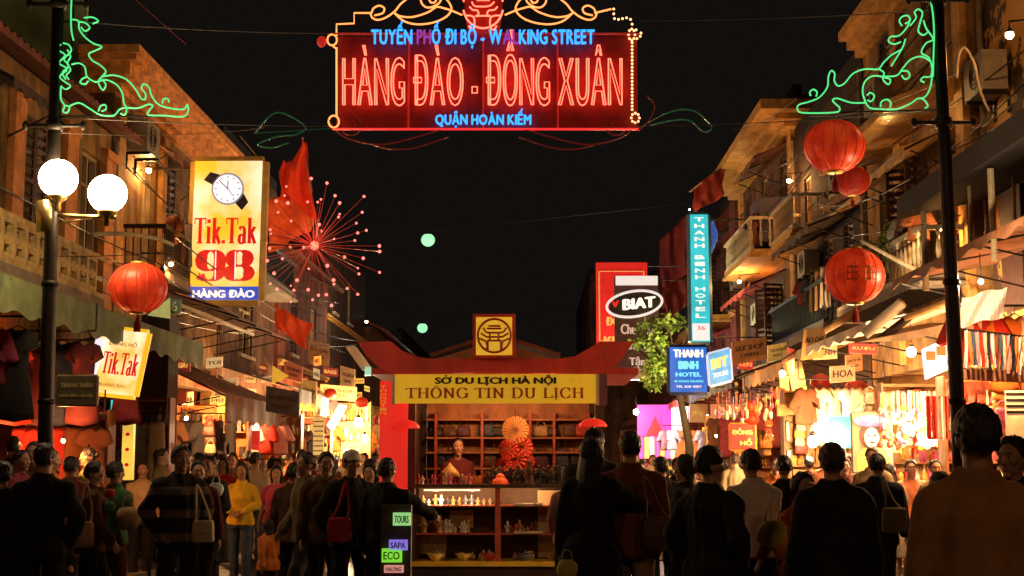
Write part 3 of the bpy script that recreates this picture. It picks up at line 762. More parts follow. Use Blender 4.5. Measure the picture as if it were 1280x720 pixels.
for curves, pole, lb in ((GL, 0, 'green neon scroll on the left pole above the globe lamps'), (GR, 1, 'green neon scroll on the right pole above the biggest lantern')):
    bx = P(76, 150, YN) if pole == 0 else P(1166, 138, YN)
    t = thing('neon_scroll', lb, 'neon scroll', bx)
    for c in curves:
        m = MB(); m.tube(pxcurve(c, 4, -.03 + random.uniform(-.004, .004)), .0085, 6); part('neon_tube', m, M_ngreen, t, True)
    m = MB()
    if pole == 0:
        m.tube([P(64, 145, YN), P(235, 146, YN)], .009, 6); m.tube([P(92, 0, YN), P(90, 60, YN)], .014, 6); m.tube([P(66, 26, YN), P(96, 28, YN)], .01, 6)
    else:
        m.tube([P(1180, 137, YN), P(998, 142, YN)], .009, 6); m.tube([P(1163, 4, YN), P(1167, 100, YN)], .014, 6)
    part('bracket', m, M_iron, t)
for pts, lb in (([(830, 142), (852, 136), (872, 140), (890, 158), (880, 164), (862, 150), (840, 150), (812, 156)], 'dim green unlit scroll tube right of the neon sign'), ([(318, 166), (335, 146), (350, 140), (372, 150), (382, 160), (368, 168), (346, 170), (322, 180), (340, 184), (360, 178)], 'dim unlit scroll tube left of the neon sign')):
    m = MB(); m.tube(pxcurve(pts, 5, .02), .008, 6); m.tube([N2(pts[0][0], pts[0][1], .02), N2(415 if pts[0][0] < 600 else 797, 160, .02)], .004, 5)
    solo('unlit_scroll', m, M_dimgreen, lb, 'neon scroll')

# wires strung between poles and houses
M_wire = mat('wire', (.16, .13, .10), rough=.5, var=.2, bump=0); M_wirer = mat('wire_red', (.22, .05, .03), rough=.5, var=.2, bump=0)
def wire(a, b, sag, r, label, m=None, group=None):
    pts = [a.lerp(b, k/14) + Vector((0, 0, -sag*4*(k/14)*(1-k/14))) for k in range(15)]
    w = MB(); w.tube(pts, r, 5); return solo('wire', w, m or M_wire, label, 'wire', group)
wire(P(72, 25, YN), P(411, 42, YN), .03, .006, 'upper wire from the left pole to the neon sign')
wire(P(66, 146, YN), P(411, 158, YN), .02, .005, 'lower wire from the left pole to the neon sign')
wire(P(798, 26, YN), P(1172, 12, YN), .03, .006, 'upper wire from the neon sign to the right pole')
wire(P(798, 158, YN), P(1180, 138, YN), .03, .005, 'lower wire from the neon sign to the right pole')
wire(P(170, 0, 15.5), P(232, 55, 15.5), 0, .006, 'short slanting red wire above the left cornice', M_wirer)
wire(P(60, 165, YN), P(330, 160, 17), .06, .004, 'sagging wire passing behind the globe lamps')
wire(P(1195, 92, YN), P(1010, 145, 24), .15, .005, 'wire running from the right pole to the far houses')
wire(P(1195, 272, YN), P(1036, 298, 16), .02, .006, 'black cable carrying the lower right lantern', M_iron)
wire(P(1195, 135, YN), P(1010, 150, 16), .0, .006, 'black cable carrying the biggest red lantern', M_iron)
wire(P(60, 320, YN), P(230, 312, 16), .03, .005, 'black cable carrying the left lantern', M_iron)
# ================================================================== LANTERNS
M_lred = mat('lantern_silk', (.66, .055, .018), rough=.4, var=.3, scale=9, bump=.15, emit=(1, .045, .008), es=.36)
nt_ = M_lred.node_tree; N_ = nt_.nodes; n_ = N_.new('ShaderNodeTexNoise'); n_.inputs['Scale'].default_value = 5; tc_ = N_.new('ShaderNodeTexCoord'); nt_.links.new(tc_.outputs['Object'], n_.inputs['Vector'])
cr_ = N_.new('ShaderNodeValToRGB'); cr_.color_ramp.elements[0].color = (.55, .010, .004, 1); cr_.color_ramp.elements[1].color = (.95, .065, .010, 1); cr_.color_ramp.elements[0].position = .38; cr_.color_ramp.elements[1].position = .66
nt_.links.new(n_.outputs['Fac'], cr_.inputs['Fac']); nt_.links.new(cr_.outputs['Color'], N_['Principled BSDF'].inputs['Emission Color'])
M_lreddim = mat('lantern_silk_dim', (.34, .02, .012), rough=.6, var=.4, scale=9, bump=.15, emit=(.5, .01, .004), es=.10)
M_gold = mat('gold_paint', (.62, .36, .07), rough=.35, metal=.6, var=.3)
def lantern(label, px, py, Y, rpx, m=M_lred, group='red silk lanterns', squash=.86, top=None, char=False, tassel=True):
    c = P(px, py, Y); r = rpx/FPX*Y
    t = thing('red_lantern', label, 'lantern', (c.x, c.y, c.z - r*squash), group)
    mb = MB(); n = 48; rr = []
    for j in range(1, 16):
        a = PI*j/16 - PI/2; ring = []
        for k in range(n):
            q = 2*PI*k/n; rib = 1 - .028*(1 - abs(math.cos(q*8)))**1.5
            x = math.cos(a)**.88*r*rib
            ring.append(c + Vector((x*math.cos(q), x*math.sin(q), math.sin(a)*r*squash)))
        rr.append(ring)
    mb.rings(rr); part('silk_cover', mb, m, t, True)
    ribs = MB()
    for k in range(16):
        q = 2*PI*k/16 + PI/16
        ribs.tube([c + Vector((math.cos(a)**.88*r*1.004*math.cos(q), math.cos(a)**.88*r*1.004*math.sin(q), math.sin(a)*r*squash)) for a in [PI*j/14 - PI/2 for j in range(1, 14)]], r*.012, 4)
    part('rib', ribs, mat('rib_cane', (.50, .06, .02), rough=.5, emit=(.8, .03, .01), es=.12), t, kind=None)
    for s in (1, -1):
        k = MB(); z = c.z + s*r*squash*.985; k.lathe([(r*.26, -r*.05), (r*.30, 0), (r*.26, r*.06)], (c.x, c.y, z), 20); part('cap_ring', k, M_gold, t, True)
    if tassel:
        k = MB(); z = c.z - r*squash*1.04
        k.tube([(c.x, c.y, z), (c.x, c.y, z - r*.18)], r*.02, 6)
        for i in range(18):
            q = 2*PI*i/18; k.tube([(c.x + .02*r*math.cos(q), c.y + .02*r*math.sin(q), z - r*.16), (c.x + .10*r*math.cos(q), c.y + .10*r*math.sin(q), z - r*.34), (c.x + .11*r*math.cos(q), c.y + .11*r*math.sin(q), z - r*.62)], r*.013, 4)
        k.ell((c.x, c.y, z - r*.18), (r*.06,)*3, 10, 8)
        part('tassel', k, mat('tassel_red', (.30, .02, .012), rough=.8), t)
    if top is not None:
        k = MB(); k.tube([(c.x, c.y, c.z + r*squash), (c.x, c.y, top)], .006, 5); part('cord', k, M_iron, t)
    return t, c, r
lantern('red lantern hanging left of the yellow watch shop sign', 173, 360, 14.8, 36.5, top=P(173, 315, 14.8).z, squash=.87)
lantern('biggest red lantern, high up under the right green neon scroll', 1043, 183, 14.6, 38.5, top=P(1043, 140, 14.6).z)
lantern('dim red lantern hanging just below and behind the biggest one', 1065, 226, 19, 22, m=M_lreddim)
L3, c3, r3 = lantern('round red lantern beside the white balustrade, faint gold writing on it', 1068, 345, 14.8, 37, top=P(1068, 302, 14.8).z, squash=.94)
for i, dx in enumerate((-.09, .10)):   # gold characters on the silk
    k = MB(); o = Vector((c3.x + dx, c3.y - r3*1.005, c3.z))
    for a, b in (((-.06, .06), (.06, .06)), ((-.06, 0), (.06, 0)), ((-.06, -.07), (.06, -.07)), ((0, .1), (0, -.1)), ((-.05, .04), (-.06, -.08)), ((.05, .04), (.055, -.08))):
        k.tube([o + Vector((a[0], abs(a[0]+dx)*.25*abs(a[0]+dx)*4, a[1])), o + Vector((b[0], abs(b[0]+dx)*.25*abs(b[0]+dx)*4, b[1]))], .006, 4)
    part('gold_character', k, mat('gold_thread', (.6, .16, .03), rough=.6), L3)
for px, py, Y, r, lb in ((975, 492, 27, 9, 'small dark red lantern under the bare bulb above the clock sign'), (1026, 478, 25, 13, 'dark red lantern with white fringe left of the twin one under the right awnings'), (1070, 487, 25, 15, 'dark red lantern right of its twin under the right awnings'),
                        (940, 524, 28, 9, 'small red lantern just above the red clock shop sign'), (413, 492, 34, 8, 'small red lantern over the crowded stalls on the left'), (452, 503, 32, 8, 'small red lantern next to the glaring white stall on the left'), (738, 253 + 275, 17.5, 18, 'x')):
    if lb != 'x': lantern(lb, px, py, Y, r, m=M_lreddim if py > 470 and r > 9 else M_lred, group='small red lanterns of the stalls', squash=.8)

# ================================================================== INFORMATION KIOSK
KY = 19.4
M_kred = mat('kiosk_red', (.50, .04, .028), rough=.55, var=.35, scale=3, bump=.2, streak=True)
M_kyel = mat('kiosk_yellow', (.80, .55, .05), rough=.5, var=.25, scale=2, bump=.1)
M_wood = mat('kiosk_wood', (.38, .15, .045), rough=.55, var=.45, scale=5, bump=.2, streak=True)
M_woodd = mat('kiosk_dark_wood', (.05, .025, .018), rough=.5, var=.4, scale=6)
M_shelf = mat('shelf_rail', (.36, .07, .035), rough=.5, var=.3, scale=6)
kx0, kx1 = P(507, 580, KY).x, P(756, 580, KY).x
ks = thing('kiosk', 'red roofed tourist information kiosk in the middle of the street', 'kiosk', ((kx0+kx1)/2, KY + 1, 0))
def KZ(py, Y=KY): return P(640, py, Y).z
def KX(px, Y=KY): return P(px, 500, Y).x
def KP(px, py, dy=0.0): v = P(px, py, KY); return Vector((v.x, KY + dy, v.z))
KD = 2.2
m = MB(); m.box(kx0, kx1, KY, KY + KD, .0, .16); part('plinth', m, M_woodd, ks)
for x_ in (kx0, kx1 - .13):
    for y_ in (KY, KY + KD - .13):
        m = MB(); m.box(x_, x_ + .13, y_, y_ + .13, .162, KZ(470)); part('corner_post', m, M_woodd, ks)
m = MB(); m.box(kx0 + .135, kx1 - .135, KY + KD - .08, KY + KD - .03, .165, KZ(475)); part('back_wall', m, M_wood, ks)
for x_ in (kx0 + .02, kx1 - .06):
    m = MB(); m.box(x_, x_ + .04, KY + .14, KY + KD - .14, .165, KZ(475)); part('side_panel', m, M_woodd, ks)
zc = KZ(610)
m = MB(); m.box(kx0 - .03, kx1 + .03, KY - .03, KY + .85, zc, zc + .05); part('counter', m, M_woodd, ks)
# front rails and shelves below the counter
m = MB(); m.box(kx0 + .14, kx1 - .14, KY + .04, KY + .62, KZ(632) - .02, KZ(632)); sh1 = part('shelf', m, M_shelf, ks)
m = MB(); m.box(kx0 + .14, kx1 - .14, KY + .04, KY + .62, KZ(667) - .02, KZ(667)); part('shelf', m, M_shelf, ks)
m = MB(); m.box(kx0 + .1, kx1 - .1, KY - .06, KY + .62, KZ(705) - .03, KZ(702)); part('shelf', m, M_kyel, ks)
m = MB(); m.box(kx0 + .14, kx1 - .14, KY + .64, KY + .68, .2, zc - .01); part('inner_panel', m, mat('kiosk_lining', (.09, .045, .028), rough=.7), ks)
m = MB(); m.box(KX(619), KX(626), KY + .0, KY + .05, KZ(703), zc - .002); part('mullion', m, M_shelf, ks)
for a, b in ((642, 678),):
    for py in (631, 666): 
        m = MB(); m.box(KX(a), KX(b), KY + .005, KY + .036, KZ(py + 1), KZ(py - 2)); part('price_rail', m, M_trimw, ks)
m = MB(); m.box(KX(672), KX(705), KY + .5, KY + .62, KZ(700), KZ(612) - .02); part('cupboard', m, mat('cupboard_tan', (.42, .27, .14), rough=.6), ks)
for x0_, x1_, y0_, y1_ in ((521, 540, 636, 661), (521, 556, 672, 696), (560, 590, 640, 662)):  # pale cards added to stand for lit panels in the case
    m = MB(); m.box(KX(x0_), KX(x1_), KY + .56, KY + .58, KZ(y1_), KZ(y0_)); part('price_card', m, mat('card_cream', (.75, .58, .28), rough=.5, var=.35, scale=6), ks)
# wall shelving behind the counter: uprights, boards, pigeon holes
yb = KY + KD - .10
for px in (534, 597, 662, 695, 742):
    m = MB(); m.box(KX(px) - .02, KX(px) + .02, yb - .32, yb, zc + .06, KZ(510)); part('upright', m, M_shelf, ks)
for py in (521, 546, 566, 588):
    m = MB(); m.box(kx0 + .14, kx1 - .14, yb - .30, yb - .002, KZ(py), KZ(py) + .025); part('wall_shelf', m, M_wood, ks)
goods = [mat('goods_' + n, c, rough=.5, var=.5, scale=14) for n, c in (('black', (.02, .016, .016)), ('brown', (.10, .04, .02)), ('tan', (.45, .28, .13)), ('red', (.42, .04, .02)), ('plum', (.10, .03, .06)), ('cream', (.65, .55, .36)), ('slate', (.06, .07, .10)), ('orange', (.62, .22, .04)), ('gold', (.60, .42, .08)), ('green', (.10, .18, .05)), ('white', (.75, .72, .68)), ('blue', (.05, .12, .40)), ('pink', (.62, .12, .22)))]
GD = {m_.name[6:]: m_ for m_ in goods}
rg = random.Random(4)
def handbag(c, w, h, d, m, label, group=None):
    t = thing('handbag', label, 'handbag', (c[0], c[1], c[2]), group); c = Vector(c)
    mb = MB(); mb.rings([[(c.x + w/2*k*a, c.y + d/2*k2*b, c.z + z) for a, b in ((-1, -.6), (-.8, -1), (.8, -1), (1, -.6), (1, .6), (.8, 1), (-.8, 1), (-1, .6))] for z, k, k2 in ((0, .86, .8), (.02, 1, 1), (h*.55, .95, .85), (h*.92, .82, .4), (h, .78, .25))])
    part('bag_body', mb, m, t, True)
    hb = MB(); hb.tube([(c.x + w*.28*math.cos(a), c.y, c.z + h + h*.5*math.sin(a)) for a in [PI*k/10 for k in range(11)]], .008, 6); part('handle', hb, m, t)
    fl = MB(); fl.box(c.x - w*.36, c.x + w*.36, c.y - d*.53, c.y - d*.45, c.z + h*.45, c.z + h*.8); part('flap', fl, m, t)
    return t
cn = ['black', 'brown', 'plum', 'slate', 'black', 'tan', 'black', 'brown', 'red', 'black']
k = 0
for py, pxs, nm in ((545, (545, 562, 580, 608, 622, 676, 690, 712, 728), 'upper shelf'), (587, (548, 566, 612, 676, 702, 722), 'middle shelf')):
    for px in pxs:
        c = cn[k % len(cn)]; k += 1
        wl = {545: 'left end' if px < 590 else ('middle' if px < 660 else 'right end'), 587: 'left part' if px < 600 else 'right part'}[py]
        handbag((KX(px, KY + 2), yb - .16, KZ(py) + .026), rg.uniform(.2, .27), rg.uniform(.14, .2) + (.08 if py == 587 else 0), .12, GD[c], f'{c} handbag, {ORD[pxs.index(px)]} from the left on the {nm} of the kiosk', 'handbags on the kiosk shelves')
# wooden figurines standing on the counter
def figurine(x, y, z, h, m, label, group='figurines on the kiosk counter'):
    mb = MB(); w = h*.2
    mb.lathe([(w*1.1, 0), (w*1.1, h*.05), (w*.7, h*.1), (w*.95, h*.3), (w*.6, h*.5), (w*.9, h*.62), (w*.35, h*.74), (w*.5, h*.84), (w*.48, h*.93), (w*.15, h)], (x, y, z), 10)
    for s in (-1, 1): mb.tube([(x + s*w*.8, y, z + h*.64), (x + s*w*1.35, y - w*.3, z + h*.48), (x + s*w*.5, y - w*.9, z + h*.42)], w*.22, 5)
    return solo('figurine', mb, m, label, 'figurine', group, True)
for i in range(26):
    px = 606 + i*4.6 + rg.uniform(-1.5, 1.5); h = rg.uniform(.16, .34)
    if px > 722: break
    figurine(KX(px), KY + rg.uniform(.15, .6), zc + .05, h, GD[rg.choice(['black', 'black', 'brown', 'slate'])], 'dark carved figurine in the cluster on the right of the kiosk counter')
for i in range(16):
    px = 518 + i*4.9; c = rg.choice(['red', 'pink', 'red', 'cream', 'white'])
    figurine(KX(px), KY + rg.uniform(.1, .5), zc + .05, rg.uniform(.08, .16), GD[c], f'small {c} doll in the row on the left of the kiosk counter', 'dolls on the kiosk counter')
m = MB(); c = KP(560, 607, .45); m.lathe([(.02, 0), (.02, .10), (.15, .10), (.12, .17), (.03, .26), (.005, .30)], (c.x, c.y, zc + .05), 14); m.ell((c.x, c.y, zc + .10), (.05, .05, .06), 10, 8); solo('paper_hat_doll', m, GD['gold'], 'yellow doll under a pointed hat on the kiosk counter', 'doll', None, True)
m = MB(); m.box(KX(578), KX(600), KY + .2, KY + .45, zc + .05, zc + .16); solo('tissue_box', m, GD['orange'], 'orange box on the kiosk counter right of the pointed hat', 'box')
m = MB(); c = KP(625, 600, .2); m.ell((c.x, c.y, zc + .12), (.07, .06, .08), 12, 8); m.lathe([(.12, 0), (.10, .06), (.04, .1)], (c.x, c.y, zc + .05), 12); solo('red_ornament', m, mat('ornament', (.8, .12, .03), rough=.4, emit=(1, .1, .02), es=.25), 'bright red orange ornament in the middle of the kiosk counter', 'ornament', None, True)
# hanging paper dragon head decoration, red and gold
t = thing('paper_decoration', 'red and gold paper rosette hanging inside the kiosk', 'decoration', KP(645, 560, 1.2))
mb = MB(); c = KP(643, 535, 1.2)
for k in range(22):
    a = 2*PI*k/22; mb.prism([c + Vector((.03*math.cos(a-.1), 0, .03*math.sin(a-.1))), c + Vector((.20*math.cos(a-.12), -.02, .20*math.sin(a-.12))), c + Vector((.20*math.cos(a+.12), .01, .20*math.sin(a+.12)))], (0, .02, 0))
part('rosette', mb, mat('paper_gold', (.45, .20, .06), rough=.6), t)
for k, (dx, dz, r) in enumerate(((-.1, -.28, .15), (.1, -.26, .16), (0, -.42, .17), (-.16, -.5, .11), (.17, -.46, .12))):
    mb = MB(); c2 = c + Vector((dx, 0, dz))
    for j in range(14):
        a = 2*PI*j/14; mb.prism([c2 + Vector((.02*math.cos(a), 0, .02*math.sin(a))), c2 + Vector((r*math.cos(a-.2), -.03, r*math.sin(a-.2))), c2 + Vector((r*math.cos(a+.2), .02, r*math.sin(a+.2)))], (0, .02, 0))
    part('paper_fan', mb, mat('paper_red', (.45, .04, .02), rough=.6), t)
mb = MB(); mb.tube([c + Vector((0, 0, .18)), Vector((c.x, c.y, KZ(508)))], .005, 5); part('string', mb, M_iron, t)
# things inside the glass case
for i in range(24):
    c = rg.choice(['cream', 'gold', 'tan', 'white', 'brown', 'red']); px = 526 + i*3.9 if i < 16 else 634 + (i - 16)*5
    figurine(KX(px), KY + rg.uniform(.2, .45), KZ(667), rg.uniform(.12, .26) if px < 560 else rg.uniform(.08, .18), GD[c], f'{c} ornament on the lower glass shelf of the kiosk', 'ornaments on the kiosk shelves')
for i in range(12):
    figurine(KX(528 + i*7.6), KY + rg.uniform(.2, .45), KZ(632), rg.uniform(.08, .15), GD[rg.choice(['slate', 'white', 'tan'])], 'small ornament on the upper glass shelf of the kiosk, left bay', 'ornaments on the kiosk shelves')
def bowl(px, dpt, r, m, label):
    mb = MB(); x = KX(px); z = KZ(702); mb.lathe([(r*.4, 0), (r*.45, .02), (r, .10), (r*.96, .10), (r*.4, .03)], (x, KY + dpt, z), 16)
    return solo('ceramic_bowl', mb, m, label, 'bowl', 'bowls on the yellow kiosk ledge', True)
for px, c, lb in ((545, 'gold', 'gold bowl at the left end of the yellow kiosk ledge'), (580, 'gold', 'gold bowl, second on the yellow kiosk ledge'), (612, 'red', 'red bowl by the mullion on the yellow kiosk ledge'), (655, 'slate', 'blue grey bowl right of the mullion on the kiosk ledge'), (697, 'red', 'dark red bowl at the right end of the kiosk ledge')):
    bowl(px, .12, .13, GD[c], lb)
    for j in range(6):
        x = KX(px) + rg.uniform(-.14, .14); mb = MB(); r = rg.uniform(.03, .05); mb.ell((x, KY + rg.uniform(.3, .5), KZ(702) + r), (r, r, r*1.2), 10, 8); mb.lathe([(r*.5, 0), (r*.3, r*.8)], (x, KY + .4, KZ(702) + r*2), 8)
        solo('trinket', mb, GD[rg.choice(['cream', 'gold', 'white', 'tan'])], 'small pale trinket among many on the lit ledge of the kiosk', 'trinket', 'trinkets on the kiosk ledge', True)

# roof: flared front board, tiled slope, gable, yellow emblem board
zt = KZ(470)
m = MB()
prof_top = [(452, 431), (493, 430), (506, 441), (524, 449), (540, 451), (700, 451), (718, 448), (736, 438), (748, 430), (790, 430)]
prof_bot = [(766, 463), (752, 469), (500, 469), (478, 463), (462, 447)]
m.prism([KP(x, y, -.45) for x, y in prof_top + prof_bot], (0, .06, 0)); part('eave_board', m, M_kred, ks)
m = MB()   # roof slopes behind the board
ridge = KP(620, 424, .9); hw = KX(700) - KX(540)
for s in (-1, 1):
    xe = (KX(540) if s < 0 else KX(700))
    n = 9
    for k in range(n):
        x_a = ridge.x + (xe - ridge.x)*k/n; x_b = ridge.x + (xe - ridge.x)*(k+1)/n
        z_a = ridge.z + .04 + (KZ(450) - ridge.z)*k/n; z_b = ridge.z + .04 + (KZ(450) - ridge.z)*(k+1)/n
        tl = MB(); tl.add([(x_a, KY - .38, z_a + .02), (x_b, KY - .38, z_b + .035), (x_b, KY + KD + .3, z_b + .035), (x_a, KY + KD + .3, z_a + .02), (x_a, KY - .38, z_a - .03), (x_b, KY - .38, z_b - .03), (x_b, KY + KD + .3, z_b - .03), (x_a, KY + KD + .3, z_a - .03)], [(0,1,2,3),(7,6,5,4),(0,4,5,1),(3,2,6,7),(0,3,7,4),(1,5,6,2)])
        part('roof_course', tl, M_tile, ks)
m = MB(); m.prism([KP(545, 451, -.30), KP(694, 451, -.30), KP(620, 428, -.30)], (0, .05, 0)); part('gable', m, M_wood, ks)
m = MB(); m.box(kx0 - .45, kx1 + .45, KY - .385, KY + KD + .35, zt - .0, zt + .09); part('roof_deck', m, M_kred, ks)
for px, s in ((470, -1), (772, 1)):
    m = MB(); m.prism([KP(px - 17, 431, -.38), KP(px + 17, 431, -.38), KP(px + 17 - s*34, 466, -.38)], (0, KD + .6, 0)); part('eave_wing', m, M_kred, ks)
eb = MB(); eb.box(KX(593), KX(645), KY - .62, KY - .52, KZ(451), KZ(398)); emb = part('emblem_board', eb, M_kred, ks)
e2 = MB(); e2.box(KX(597), KX(641), KY - .632, KY - .622, KZ(448), KZ(402)); part('emblem_panel', e2, mat('emblem_yellow', (.85, .55, .05), rough=.4, emit=(1, .55, .04), es=.45), emb)
Z5 = lambda pts: [(440 + x/3.556, 380 + y/3.556) for x, y in pts]
e3 = MB()
def ks_line(pts, w=.016, closed=False): e3.tube([Vector((KX(x), KY - .640, KZ(y))) for x, y in pts], w, 6, closed)
ks_line([(619.4 + 20.2*math.cos(a*PI/16), 424.6 + 20.2*math.sin(a*PI/16)) for a in range(32)], .017, True)
for q in ([(612, 117), (664, 117)], [(606, 128), (668, 128)], [(590, 124), (600, 142), (612, 146), (664, 146), (678, 142), (690, 124)], [(580, 148), (604, 164), (672, 164), (698, 148)], [(618, 146), (618, 178)], [(656, 146), (656, 178)], [(606, 180), (670, 180)], [(610, 222), (610, 184)], [(666, 222), (666, 184)], [(572, 170), (600, 182), (608, 205), (600, 222)], [(704, 170), (676, 182), (668, 205), (676, 222)]): ks_line(Z5(q), .014)
part('emblem', e3, mat('emblem_red', (.40, .05, .02), rough=.5), emb)
m = MB(); zt1, zb1 = KZ(470.5), KZ(506); m.box(KX(497), KX(744), KY - .50, KY - .46, zb1, zt1); sg = part('sign_board', m, mat('kiosk_sign_yellow', (.85, .60, .07), rough=.5, var=.25, scale=2, emit=(1, .55, .02), es=.30), ks)
u_, w_ = Vector((1, 0, 0)), Vector((0, 0, 1))
lettering('SO DU LỊCH HÀ NỘI', (KX(620.5), KY - .50, KZ(478)), u_, w_, KX(695) - KX(620.5), (KZ(472) - KZ(484.5))/2, mat('ink_black', (.02, .014, .012), rough=.5, var=.1), sg, bold=.05)
m = MB(); zz = KZ(473.2)
so = KX(560.3); m.tube([(so + .02, KY - .513, KZ(475.6)), (so + .065, KY - .513, KZ(474.8)), (so + .075, KY - .513, KZ(473.2))], .011, 5); m.tube([(so - .02, KY - .513, KZ(472.9)), (so + .01, KY - .513, KZ(471.9)), (so + .005, KY - .513, KZ(473.4))], .008, 5); part('diacritic', m, MATS['ink_black'], sg)
serif_text('THONG TIN DU LICH', (KX(620), KY - .50, KZ(493.3)), u_, w_, KX(729) - KX(620), (KZ(487) - KZ(499.5))/2, mat('ink_red', (.40, .05, .025), rough=.5, var=.1), sg, wv=.17, wh=.07, accents=((2, '^'), (14, '.')))
for x_ in (KX(497) - .03, KX(744) - .01):
    m = MB(); m.box(x_, x_ + .04, KY - .51, KY - .45, zb1 - .02, zt1 + .0); part('sign_edge', m, M_trimw, sg)
m = MB(); m.box(KX(745), KX(757), KY - .44, KY - .35, KZ(508), KZ(470)); part('bracket', m, mat('kiosk_plum', (.12, .04, .06), rough=.6), ks)
# kiosk tube lamp under the eave lights the counter
tl = thing('strip_lamp', 'warm strip lamp fixed under the kiosk ceiling', 'lamp', KP(620, 508, .5))
m = MB(); m.tube([(KX(560), KY + .55, KZ(494)), (KX(690), KY + .55, KZ(494))], .018, 8); part('tube', m, glow('strip_tube', (1, .62, .28), 3), tl)
for px in (575, 625, 680): lamp_light('strip_light', (KX(px), KY + .60, KZ(494) - .08), 30, (1, .50, .20), .05, tl)
tl = thing('strip_lamp', 'small strip lamp inside the glass case below the kiosk counter', 'lamp', KP(620, 690, .5))
m = MB(); m.tube([(KX(530), KY + .09, zc - .03), (KX(600), KY + .09, zc - .03)], .010, 8); part('tube', m, glow('case_tube', (1, .8, .5), 1.5), tl)
for px in (545, 590, 660): lamp_light('case_light', (KX(px), KY + .12, zc - .09), 20, (1, .62, .28), .03, tl)

# red vertical banner and parasols beside the kiosk, brightness put in as glow
m = MB(); a, b = P(475, 476, 19.0), P(509, 640, 19.0)
m.sheet(lambda u, v: (a.x + (b.x - a.x)*u, 19.0 + .02*math.sin(u*9 + v*3), a.z + (b.z - a.z)*v), 8, 14, (0, .012, 0))
bn = solo('banner', m, mat('banner_red', (.62, .03, .02), rough=.6, emit=(1, .03, .02), es=.5), 'tall red banner with yellow writing hanging left of the kiosk', 'banner')  # cloth given a red glow of its own
for i, ch in enumerate('THÔNGTIN'):
    lettering(ch, (P(485, 0, 19).x, 18.97, P(485, 484 + i*4.6, 19).z), u_, w_, .042, .019, mat('ink_gold', (.85, .45, .05), rough=.5, emit=(1, .4, .03), es=.3), bn, bold=.03)
def parasol(px, py, rpx, Y, m, label):
    c = P(px, py, Y); r = rpx/FPX*Y; t = thing('parasol', label, 'parasol', (c.x, Y, GROUND(c.x)))
    mb = MB(); n = 8; rr = []
    for j in range(7):
        a = j/6*PI*.46; ring = []
        for k in range(40):
            q = 2*PI*k/40; sc_ = 1 - .05*(abs(math.cos(q*4)))*(j/6)
            ring.append(Vector((c.x + r*math.sin(a)*sc_*math.cos(q), Y + r*math.sin(a)*sc_*math.sin(q), c.z + r*.62*(math.cos(a)) - r*.3)))
        rr.append(ring)
    mb.rings(rr[1:], True); part('canopy', mb, m, t, False)
    k = MB(); k.tube([(c.x, Y, GROUND(c.x)), (c.x, Y, c.z + r*.4)], .02, 8); part('pole', k, M_iron, t)
    for j in range(8):
        q = 2*PI*j/8; k = MB(); k.tube([(c.x, Y, c.z + r*.25), (c.x + r*.95*math.cos(q), Y + r*.95*math.sin(q), c.z - r*.22)], .008, 4); part('rib', k, M_iron, t)
    return t
M_par = mat('parasol_red', (.62, .03, .02), rough=.6, emit=(1, .025, .015), es=.5)  # parasol cloth glows by its own colour
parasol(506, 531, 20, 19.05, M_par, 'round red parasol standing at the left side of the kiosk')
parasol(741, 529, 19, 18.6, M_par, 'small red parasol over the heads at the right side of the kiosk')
# little lit signs on the dark stand beside the kiosk
st = thing('sign_stand', 'dark stand of small lit signs at the left foot of the kiosk', 'sign stand', P(495, 700, 12.2))
a = P(474, 708, 12.2); b = P(513, 632, 12.2)
m = MB(); m.box(a.x, b.x, 12.27, 12.4, 0, b.z); part('stand_panel', m, M_woodd, st)
for (x0, x1, y0, y1, c, nm) in ((491, 513, 641, 657, (.35, .75, .25), 'green'), (486, 509, 675, 688, (.28, .2, .8), 'violet'), (477, 502, 686, 703, (.25, .85, .05), 'lime'), (480, 504, 707, 716, (.75, .3, .25), 'rose')):
    a = P(x0, y1, 12.2); b = P(x1, y0, 12.2); m = MB(); m.box(a.x, b.x, 12.2, 12.26, a.z, b.z); q = part('lit_sign', m, glow('lit_' + nm, c, .8), st, label=f'{nm} lit sign')
    lettering({'green': 'TOURS', 'violet': 'SAPA', 'lime': 'ECO', 'rose': 'HALONG'}[nm], ((a.x+b.x)/2, 12.2, (a.z+b.z)/2), u_, w_, (b.x-a.x)*.4, (b.z-a.z)*.28, mat('ink_' + nm, [k*.15 for k in c], rough=.5), q)
